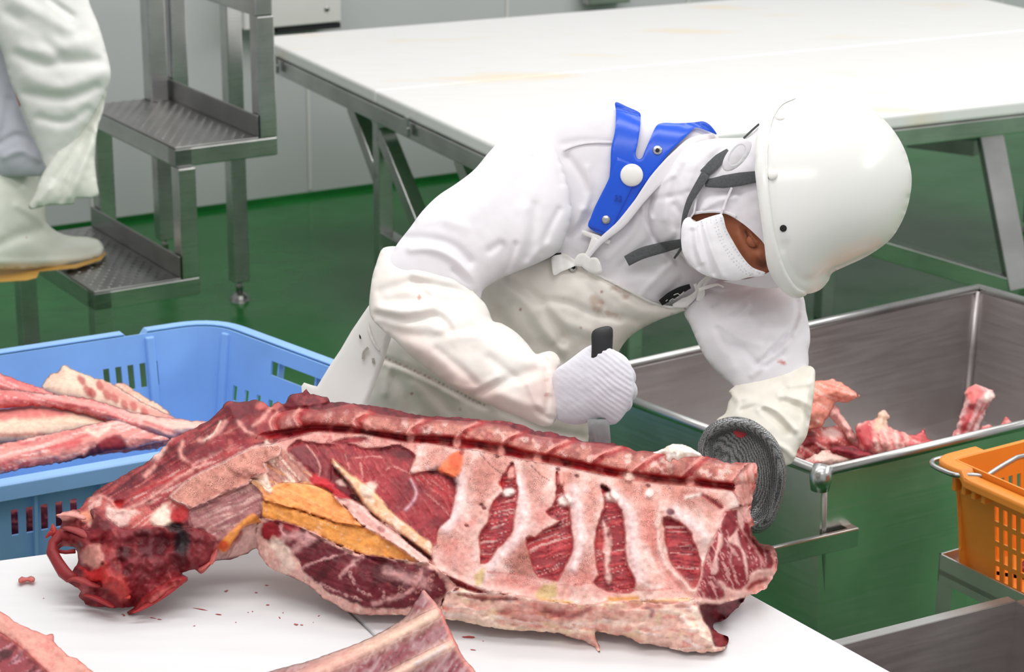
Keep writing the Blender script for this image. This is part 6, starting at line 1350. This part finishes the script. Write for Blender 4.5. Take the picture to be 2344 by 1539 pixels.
_t = bpy.data.objects.new('size_text', tc); COL.objects.link(_t); me = bpy.data.meshes.new_from_object(_t.evaluated_get(bpy.context.evaluated_depsgraph_get())); bpy.data.objects.remove(_t); me.materials.clear(); me.name = 'size_mark'
to = bpy.data.objects.new('size_mark', me); COL.objects.link(to); me.materials.append(mat_plain('strap_mark', lin(14, 60, 160), .4))
q = np.array([[1415., 455.], [1421, 455], [1415, 461]]); dq = fS(q); pq = [PD(*q[i], dq[i] - .0195) for i in range(3)]; ux = unit(pq[1] - pq[0]); uz = unit(np.cross(pq[1] - pq[0], pq[0] - pq[2])); uy = np.cross(uz, ux); an = math.radians(-8); ux2 = ux * math.cos(an) + uy * math.sin(an); uy2 = np.cross(uz, ux2)
to.parent = hs; mw = Matrix([[*map(float, (ux2[i], uy2[i], uz[i]))] + [float(pq[0][i])] for i in range(3)] + [[0, 0, 0, 1]])
to.matrix_local = Matrix.Translation(-Vector(wk.location)) @ mw
ribbon('collar', wk, [(1346,588),(1374,553),(1420,514),(1450,478),(1500,414),(1545,368),(1590,328),(1636,311)], [8, 15, 20, 20, 30, 36, 34, 12], lambda Q: np.minimum(fT(Q), 3.79), .020, .010, 'jacket', col=WHITE)
ribbon('buckle', hs, [(1331,531),(1362,542),(1396,555)], [9, 12, 9], fT, .012, .008, 'white_plastic'); ribbon('buckle', hs, [(1366,545),(1352,568),(1338,592)], [26, 9, 9], fT, .013, .007, 'white_plastic')
fB = lambda Q: np.minimum(fT(Q), fA(Q))
for nm, q in (('bow', [(1322,603),(1305,588),(1285,583),(1264,588),(1263,605),(1268,630),(1285,622),(1310,612)]), ('bow', [(1330,603),(1345,592),(1368,592),(1378,622),(1360,626),(1338,616)]), ('bow', [(1312,605),(1322,584),(1338,580),(1352,592),(1348,604),(1330,610)])): patch(nm, apr, q, fB, .014, .008, 'white_plastic', step=4, dh=lambda Q: .004 * np.sin(Q[:, 0] / 9))
button('eyelet', apr, 1312, 612, 11, .002, fA, .006, 'steel'); button('eyelet_hole', apr, 1312, 611, 6, .001, fA, .0085, 'dark')
ribbon('black_tab', apr, [(1248,592),(1262,585),(1285,580)], [3, 7, 3], fB, .008, .003, 'black_cloth')
# far shoulder strap: knot, black belt with its small white pattern
belt = ribbon('black_belt', wk, [(1512,694),(1535,678),(1560,664),(1580,655)], [14, 20, 18, 10], fB, .008, .003, 'black_cloth')
for q in ([(1532,690),(1540,684),(1546,687)], [(1542,676),(1552,672),(1556,676),(1566,668)], [(1524,690),(1528,686)], [(1548,683),(1553,679)]): ribbon('woven_mark', belt, q, 1.8, fB, .0125, .001, 'white_plastic', step=3)
ribbon('strap', wk, [(1600,690),(1606,668),(1600,655),(1614,640),(1632,628)], [14, 18, 9, 9, 12], fB, .016, .005, 'white_plastic')
ribbon('strap', wk, [(1540,700),(1572,690),(1596,668),(1590,650)], [5, 22, 12, 7], fB, .012, .005, 'white_plastic')
ribbon('strap', wk, [(1600,664),(1630,654),(1645,652),(1657,658)], [7, 8, 6, 3], lambda Q: np.minimum(fB(Q), 3.755), .016, .004, 'white_plastic'); ribbon('strap', wk, [(1608,660),(1622,640),(1640,622)], [6, 7, 8], fB, .017, .004, 'white_plastic')

# near hand: knit glove closed on the knife
DK = 3.50
GLO = [(1275,844),(1288,835),(1306,822),(1324,808),(1341,796),(1359,788),(1374,787),(1388,793),(1401,800),(1421,809),(1438,824),(1449,850),(1452,892),(1443,925),(1428,952),(1406,972),(1383,961),(1374,957),(1359,961),(1337,970),(1315,972),(1295,968),(1277,961),(1268,940),(1264,900),(1266,860)]
BG = Body(GLO, [(1275,900,3.545),(1400,820,DK),(1400,950,DK)], k=.62, step=5)
gf = [([(1300,900),(1400,905)],1,0)]
for k in range(13): gf.append(([(1372 - k * 2, 806 + k * 12), (1400 - k * 1.5, 826 + k * 11.5), (1432 - k, 864 + k * 8.5)], 2.0, -2.0))
def p_glo(L):
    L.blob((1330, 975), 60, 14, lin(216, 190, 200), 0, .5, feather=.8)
    x, y = L.P[:, 0], L.P[:, 1]; ph = (-x * .60 + y * .80) / 1.75 + 1.6 * fbm(L.P / 50., 91, 2); L.h += (.0002 + .0005 * sstep(1335, 1390, x)) * np.sin(ph) * sstep(0, 10, dist_poly(L.P, spline(GLO, 8)))
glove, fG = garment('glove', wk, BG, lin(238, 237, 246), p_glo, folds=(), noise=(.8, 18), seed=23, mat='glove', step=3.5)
def finger(pts, r, par, col=lin(238, 237, 246), mat='glove', name='finger'):
    me = bm_mesh(name, tube_bm(pts, r), True); flat_col(me, col); o = put(name, me, M[mat], par); m = o.modifiers.new('s', 'SUBSURF'); m.levels = 1; m.render_levels = 2; return o
def tube_bm(pts, r):
    bm = bmesh.new(); p = [np.asarray(q) for q in pts]; a, b = unit(p[0] - p[1]), unit(p[-1] - p[-2])
    tube(bm, [p[0] + a * r[0] * .6] + p + [p[-1] + b * r[-1] * .35, p[-1] + b * r[-1] * .7], [r[0] * .4] + list(r) + [r[-1] * .85, r[-1] * .35], 12); return bm
for (y0, y1, xr, y2) in ((826, 852, 1442, 884), (858, 884, 1446, 914), (892, 914, 1434, 938), (922, 942, 1408, 964)):
    finger([PD(1385, y0 + 6, DK + .012), PD(1410, (y0 + y1) / 2, DK - .011), PD(xr - 4, y1, DK - .006), PD(xr + 4, y2 - 10, DK + .012), PD(xr - 26, y2, DK + .030), PD(1392, y2 - 4, DK + .034)], [.0145, .0145, .0135, .0120, .0105, .0095], glove)
finger([PD(1335, 850, DK + .028), PD(1345, 826, DK + .026), PD(1372, 808, DK + .028), PD(1398, 812, DK + .026), PD(1416, 826, DK + .014)], [.018, .016, .0135, .012, .010], glove, name='thumb')
# knife
kn = thing('boning_knife', PD(1376, 880, DK), 'knife with a black handle held upright in the white knit glove', 'knife')
HND = [(1354,800),(1354,765),(1362,754),(1385,747),(1398,748),(1403,756),(1402,800),(1398,900),(1390,940),(1350,940),(1350,900)]
BK = Body(HND, [(1376,750,DK),(1340,960,DK),(1400,960,DK)], k=.5, step=4); garment('handle', kn, BK, lin(36, 34, 40), noise=(0, 9), mat='black', step=5)
BLD = [(1344,960),(1394,960),(1398,1010),(1402,1060),(1392,1100),(1366,1110),(1354,1060),(1349,1010)]
patch('blade', kn, BLD, lambda Q: DK - .004 + 0 * Q[:, 0], 0, .005, 'blade', smoothp=False, step=8)
# far hand: ring mesh glove with a rolled cuff, fingers behind the spine
CHN = [(1596,1027),(1601,1007),(1615,982),(1637,965),(1667,955),(1695,955),(1722,962),(1750,980),(1775,1005),(1791,1037),(1799,1070),(1799,1102),(1792,1140),(1780,1175),(1770,1196),(1756,1211),(1737,1221),(1718,1220),(1680,1190),(1640,1140),(1608,1080)]
BC = Body(CHN, [(1600,1030,3.585),(1790,1070,3.56),(1730,1215,3.60)], k=.30, step=5)
def p_ch(L):
    L.blob((1693, 991), 12, 8, lin(190, 50, 60), 10, 1.0, jag=.2)
cq = spline(CHN, 6)
def chd(P): return dist_poly(P, cq)
P, T = cdt(cq, 4); L = Layers(P, (1.0, 1.0, 1.0)); d_ = chd(P); L.blob((1690, 1060), 70, 62, (1.75, 1.75, 1.75), 30, .9, feather=.8); L.line([(1625,1005),(1680,985),(1735,1000),(1768,1050),(1772,1110)], 7, (.6, .6, .6), 0, .8)  # lighter dish centre and darker rim crease are light painted into the colour
rim_ = np.where(d_ < 34, np.sqrt(np.clip(1 - ((d_ - 17) / 17)**2, 0, 1)) * 22, 0); _a = math.radians(62); _x = (P[:, 0] - 1692) * math.cos(_a) + (P[:, 1] - 1082) * math.sin(_a); _y = -(P[:, 0] - 1692) * math.sin(_a) + (P[:, 1] - 1082) * math.cos(_a)
dish = -26 * np.clip(1 - (_x / 118)**2 - (_y / 78)**2, 0, 1) + .7 * np.sin((P[:, 0] * .62 + P[:, 1] * .5) / 3.4 + 2 * fbm(P / 60., 78, 2)) * sstep(30, 60, d_)
dfc = BC.pl(P) - (rim_ + dish * sstep(14, 34, d_) + 8) * 3.58 / F; dbc = np.where(d_ < 1e-3, dfc, BC.pl(P) + .012)
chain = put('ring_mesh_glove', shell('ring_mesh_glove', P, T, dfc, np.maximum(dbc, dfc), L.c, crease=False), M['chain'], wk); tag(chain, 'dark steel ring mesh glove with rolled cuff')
patch('red_tab', chain, [(1679,987),(1692,981),(1706,987),(1708,996),(1697,1003),(1684,998)], lambda Q: 3.58 - (26) * 3.58 / F + 0 * Q[:, 0], .006, .004, mat_plain('red_tab', lin(196, 60, 70), .7), step=4)
for k, (x, y) in enumerate(((1622, 1090), (1648, 1104), (1676, 1120), (1702, 1134))):
    finger([PD(x + 40, y + 30, 3.62), PD(x + 18, y + 12, 3.60), PD(x, y + 4, 3.585), PD(x - 10, y + 22, 3.565)], [.014, .013, .012, .010], chain, (1, 1, 1), 'chain', 'finger')
finger([PD(1740, 1150, 3.61), PD(1728, 1175, 3.60), PD(1712, 1190, 3.585)], [.015, .013, .011], chain, (1, 1, 1), 'chain', 'thumb')
put('palm', flat_col(skin_mesh('palm', [PD(1725, 1050, 3.63), PD(1700, 1110, 3.63), PD(1680, 1140, 3.63)], [(0, 1), (1, 2)], [.035, .042, .035]), (1, 1, 1)), M['chain'], chain)


# the body itself, under the clothes
def on(B, x, y, off=0.0): return PD(x, y, float(B.pl(np.array([[x, y]], float))[0]) + off)
J = [hip, on(BT, 1110, 760, .03), on(BT, 1280, 540, .04), on(BT, 1430, 420, .04), on(BT, 1530, 430, .02), on(BO, 1640, 450, .04),
     on(BU, 1210, 430, .07), on(BU, 1080, 520, .02), on(BU, 940, 630, .01), on(BF, 1050, 780), on(BF, 1240, 890),
     on(BLa, 1680, 660, .02), on(BLa, 1730, 740), on(BLa, 1755, 810, .02), on(BS, 1775, 930, .02), on(BS, 1755, 1030, .02),
     hip + [-.12, .02, -.10], footL + [.02, .0, .45], footL, footL + [.05, -.14, -.005], hip + [.13, .06, -.10], footR + [-.02, .0, .45], footR, footR + [.06, -.13, -.005]]
E_ = [(0, 1), (1, 2), (2, 3), (3, 4), (4, 5), (3, 6), (6, 7), (7, 8), (8, 9), (9, 10), (3, 11), (11, 12), (12, 13), (13, 14), (14, 15), (0, 16), (16, 17), (17, 18), (18, 19), (0, 20), (20, 21), (21, 22), (22, 23)]
R_ = [.11, .09, .085, .06, .045, .045, .04, .038, .034, .034, .024, .04, .038, .032, .026, .024, .085, .058, .04, .035, .085, .058, .04, .035]
body = body_parts(J, E_, R_, 'body', wk, SKIN)

# knife sheath hanging at the hip
SHE = [(848,694),(830,720),(805,757),(780,800),(755,837),(726,885),(714,882),(696,876),(690,884),(691,900),(700,960),(730,1010),(815,1010),(842,926),(860,877),(880,825),(896,772),(905,720)]
sh = thing('knife_sheath', PD(800, 850, 3.70), 'white plastic knife sheath with slots hanging at the hip of the bending worker', 'sheath')
BP = fitplane([(848,694,3.73),(700,890,3.70),(850,920,3.70)])
sho = patch('sheath', sh, SHE, BP, 0, .022, 'white_plastic', smoothp=False, step=7, dh=lambda Q: .006 * np.exp(-((Q[:, 0] * .86 + Q[:, 1] * .5 - 1190) / 30)**2) + .005 * sstep(2, 9, dist_poly(Q, np.array([[905,720],[880,825],[842,926],[815,1010]], float), False)))
fP = lambda Q: BP(Q)
patch('slot', sho, [(822,765),(826,770),(827,777),(823,775)], fP, .013, .002, 'dark', step=3)
ribbon('moulded_edge', sho, [(842,738),(846,760),(856,785),(868,802)], [3, 5, 5, 3], fP, .013, .005, 'white_plastic')
for q in ([(843,796),(833,806),(831,822)], [(854,820),(855,832)]): ribbon('moulded_groove', sho, q, 6, fP, .012, .0015, mat_plain('groove', lin(176, 170, 160), .5))
# ---- second person on the steps (only the legs are in view) ----------------
bz = PZ(60, 640, Z1); D1 = depth_of(bz) - .02; D2 = depth_of(PZ(228, 588, Z1)) - .03
p2 = thing('person', (*bz[:2], Z1), 'person in white apron, grey trousers and white rubber boots stepping on the steel steps', 'person')
hp2 = PD(40, 40, D1 + .12)
up = Z3
kn1 = PD(5, 260, D1 + .10); an1 = PD(45, 540, D1 + .03)
ft2 = PZ(-130, 690, .06) if False else an1 + np.array([-.25, .05, -.02])
kn2 = hp2 + np.array([-.40, -.10, -.34])
V = [hp2, hp2 + up * .25, hp2 + up * .50, hp2 + up * .62, hp2 + up * .72, hp2 + up * .84, hp2 + [.0, .08, -.06], kn1, an1, an1 + np.array([.02, -.03, -.03]), hp2 + [-.16, .05, -.06], kn2, kn2 + [-.10, .03, -.30], kn2 + [-.02, -.08, -.36],
     hp2 + up * .52 + [.20, -.02, 0], hp2 + up * .26 + [.26, -.08, 0], hp2 + up * .42 + [.12, -.22, 0], hp2 + up * .52 + [-.20, .02, 0], hp2 + up * .26 + [-.27, 0, 0], hp2 + up * .30 + [-.14, -.26, 0]]
E2 = [(0, 1), (1, 2), (2, 3), (3, 4), (4, 5), (0, 6), (6, 7), (7, 8), (8, 9), (0, 10), (10, 11), (11, 12), (12, 13), (2, 14), (14, 15), (15, 16), (2, 17), (17, 18), (18, 19)]
R2 = [.12, .12, .11, .055, .085, .075, .07, .045, .03, .02, .085, .06, .045, .035, .06, .047, .03, .06, .047, .03]
body_parts(V, E2, R2, 'body', p2, SKIN)
put('jacket', flat_col(skin_mesh('jacket', [V[0], V[1], V[2], V[3], V[14], V[15], V[16], V[17], V[18], V[19]], [(0, 1), (1, 2), (2, 3), (2, 4), (4, 5), (5, 6), (2, 7), (7, 8), (8, 9)], [.17, .16, .145, .08, .08, .065, .05, .08, .065, .05]), WHITE), M['jacket'], p2)
put('hood', flat_col(skin_mesh('hood', [V[3], V[4], V[5], V[5] + up * .05], [(0, 1), (1, 2), (2, 3)], [.085, .105, .10, .06]), WHITE), M['jacket'], p2)
TRO = [(-60,30),(0,80),(30,200),(62,290),(88,345),(104,388),(95,402),(40,404),(-20,404),(-60,390)]
BTr = Body(TRO, [(0,100,D1 + .02),(80,380,D1),(-40,380,D1)], k=.8, step=7)
garment('trousers', p2, BTr, lin(196, 198, 208), folds=[([(0,330),(40,310),(80,330)],8,-6),([(10,360),(50,345),(90,365)],8,5),([(20,230),(10,290),(-10,330)],10,-6),([(-20,250),(0,300),(-20,360)],8,5)], noise=(2, 30), mat='trouser', step=6, seed=31)
put('trousers', flat_col(skin_mesh('trousers', [V[0], V[10], V[11], V[12]], [(0, 1), (1, 2), (2, 3)], [.15, .11, .08, .075]), lin(196, 198, 208)), M['trouser'], p2)
BTO = [(-70,385),(0,384),(40,386),(80,391),(96,430),(106,480),(107,508),(129,529),(160,540),(200,543),(226,550),(237,565),(239,577),(228,590),(171,607),(86,615),(0,617),(-70,616)]
BBo = Body(BTO, [(0,400,D1 + .01),(0,600,D1),(230,570,D2)], k=.6, step=6)
boot, fbo = garment('boot', p2, BBo, (1, 1, 1), folds=[([(-40,396),(40,398),(84,402)],4,4),([(0,560),(40,540),(90,530)],14,-4),([(40,470),(90,500),(110,520)],10,4),([(-40,600),(80,600),(200,590),(235,575)],4,3)], noise=(1, 30), mat='boot', step=6, kb=.25)
SOL = [(-70,614),(0,615),(86,613),(171,605),(226,589),(240,575),(242,582),(230,596),(175,614),(90,622),(84,636),(62,642),(0,646),(-70,644)]
patch('sole', boot, SOL, lambda Q: plane_depth(Q, np.array([0, 0, Z1 + .012]), Z3) - .004 - .0000 * Q[:, 0], 0, .012, 'sole', smoothp=False, step=6)
me = skin_mesh('boot', [V[12] + up * .06, V[12] + up * -.02, V[12] + [.02, -.03, -.07], V[12] + [.12, -.10, -.08]], [(0, 1), (1, 2), (2, 3)], [.085, .075, .06, .05]); put('boot', me, M['boot'], p2)
FLB = [(244,190),(236,253),(223,296),(217,366),(222,420),(223,450),(172,455),(169,467),(114,470),(66,478),(80,443),(100,394),(150,320),(205,220)]
BFb = Body(FLB, [(230,220,D1 - .07),(220,440,D1 - .08),(80,470,D1 - .10)], k=.4, step=6)
apb, _ = garment('apron', p2, BFb, lin(232, 234, 224), folds=[([(235,230),(180,330),(120,420)],8,-5),([(225,300),(190,380),(160,450)],9,5),([(205,300),(165,390),(140,460)],6,-5),([(120,420),(90,460)],8,4)], noise=(1.5, 30), mat='vinyl', step=6, seed=33)
FLA = [(-70,-60),(200,-60),(203,0),(225,56),(242,113),(253,160),(250,192),(212,268),(162,338),(124,386),(110,391),(84,332),(51,248),(22,183),(0,110),(-70,20)]
BFa = Body(FLA, [(0,0,D1 - .10),(250,160,D1 - .10),(110,380,D1 - .07)], k=.5, step=7)
garment('apron_front', apb, BFa, lin(240, 240, 236), folds=[([(20,30),(90,80),(140,130)],14,-5),([(0,-20),(90,30),(160,70)],15,4),([(40,125),(100,150),(150,145),(220,140)],13,-5.5),([(50,110),(110,118),(200,110)],15,4),([(60,175),(140,200),(240,165)],18,4.5),([(60,215),(150,225),(220,200)],12,-6),([(90,270),(150,280),(200,250)],10,-4),([(115,0),(140,18),(165,36)],4,-6),([(60,60),(130,100),(200,90)],14,4)], noise=(1.6, 45), mat='vinyl', step=6, seed=35)

for w_, e_b in ((V[16], V[15]), (V[19], V[18])):       # gloved hands
    d = unit(w_ - e_b); s_, u_ = frame_axes(d); g = put('glove', flat_col(skin_mesh('glove', [w_, w_ + d * .05, w_ + d * .09], [(0, 1), (1, 2)], [.034, .040, .040]), WHITE), M['glove'], p2)
    for k, ln in enumerate((.060, .072, .066, .052)):
        o_ = w_ + d * .095 + s_ * (.030 - .020 * k); finger([o_, o_ + d * ln * .5 - u_ * .006, o_ + d * ln - u_ * .022], [.011, .010, .009], g)
    finger([w_ + d * .03 + s_ * .032, w_ + d * .065 + s_ * .055 - u_ * .01, w_ + d * .095 + s_ * .060 - u_ * .02], [.013, .012, .010], g, name='thumb')
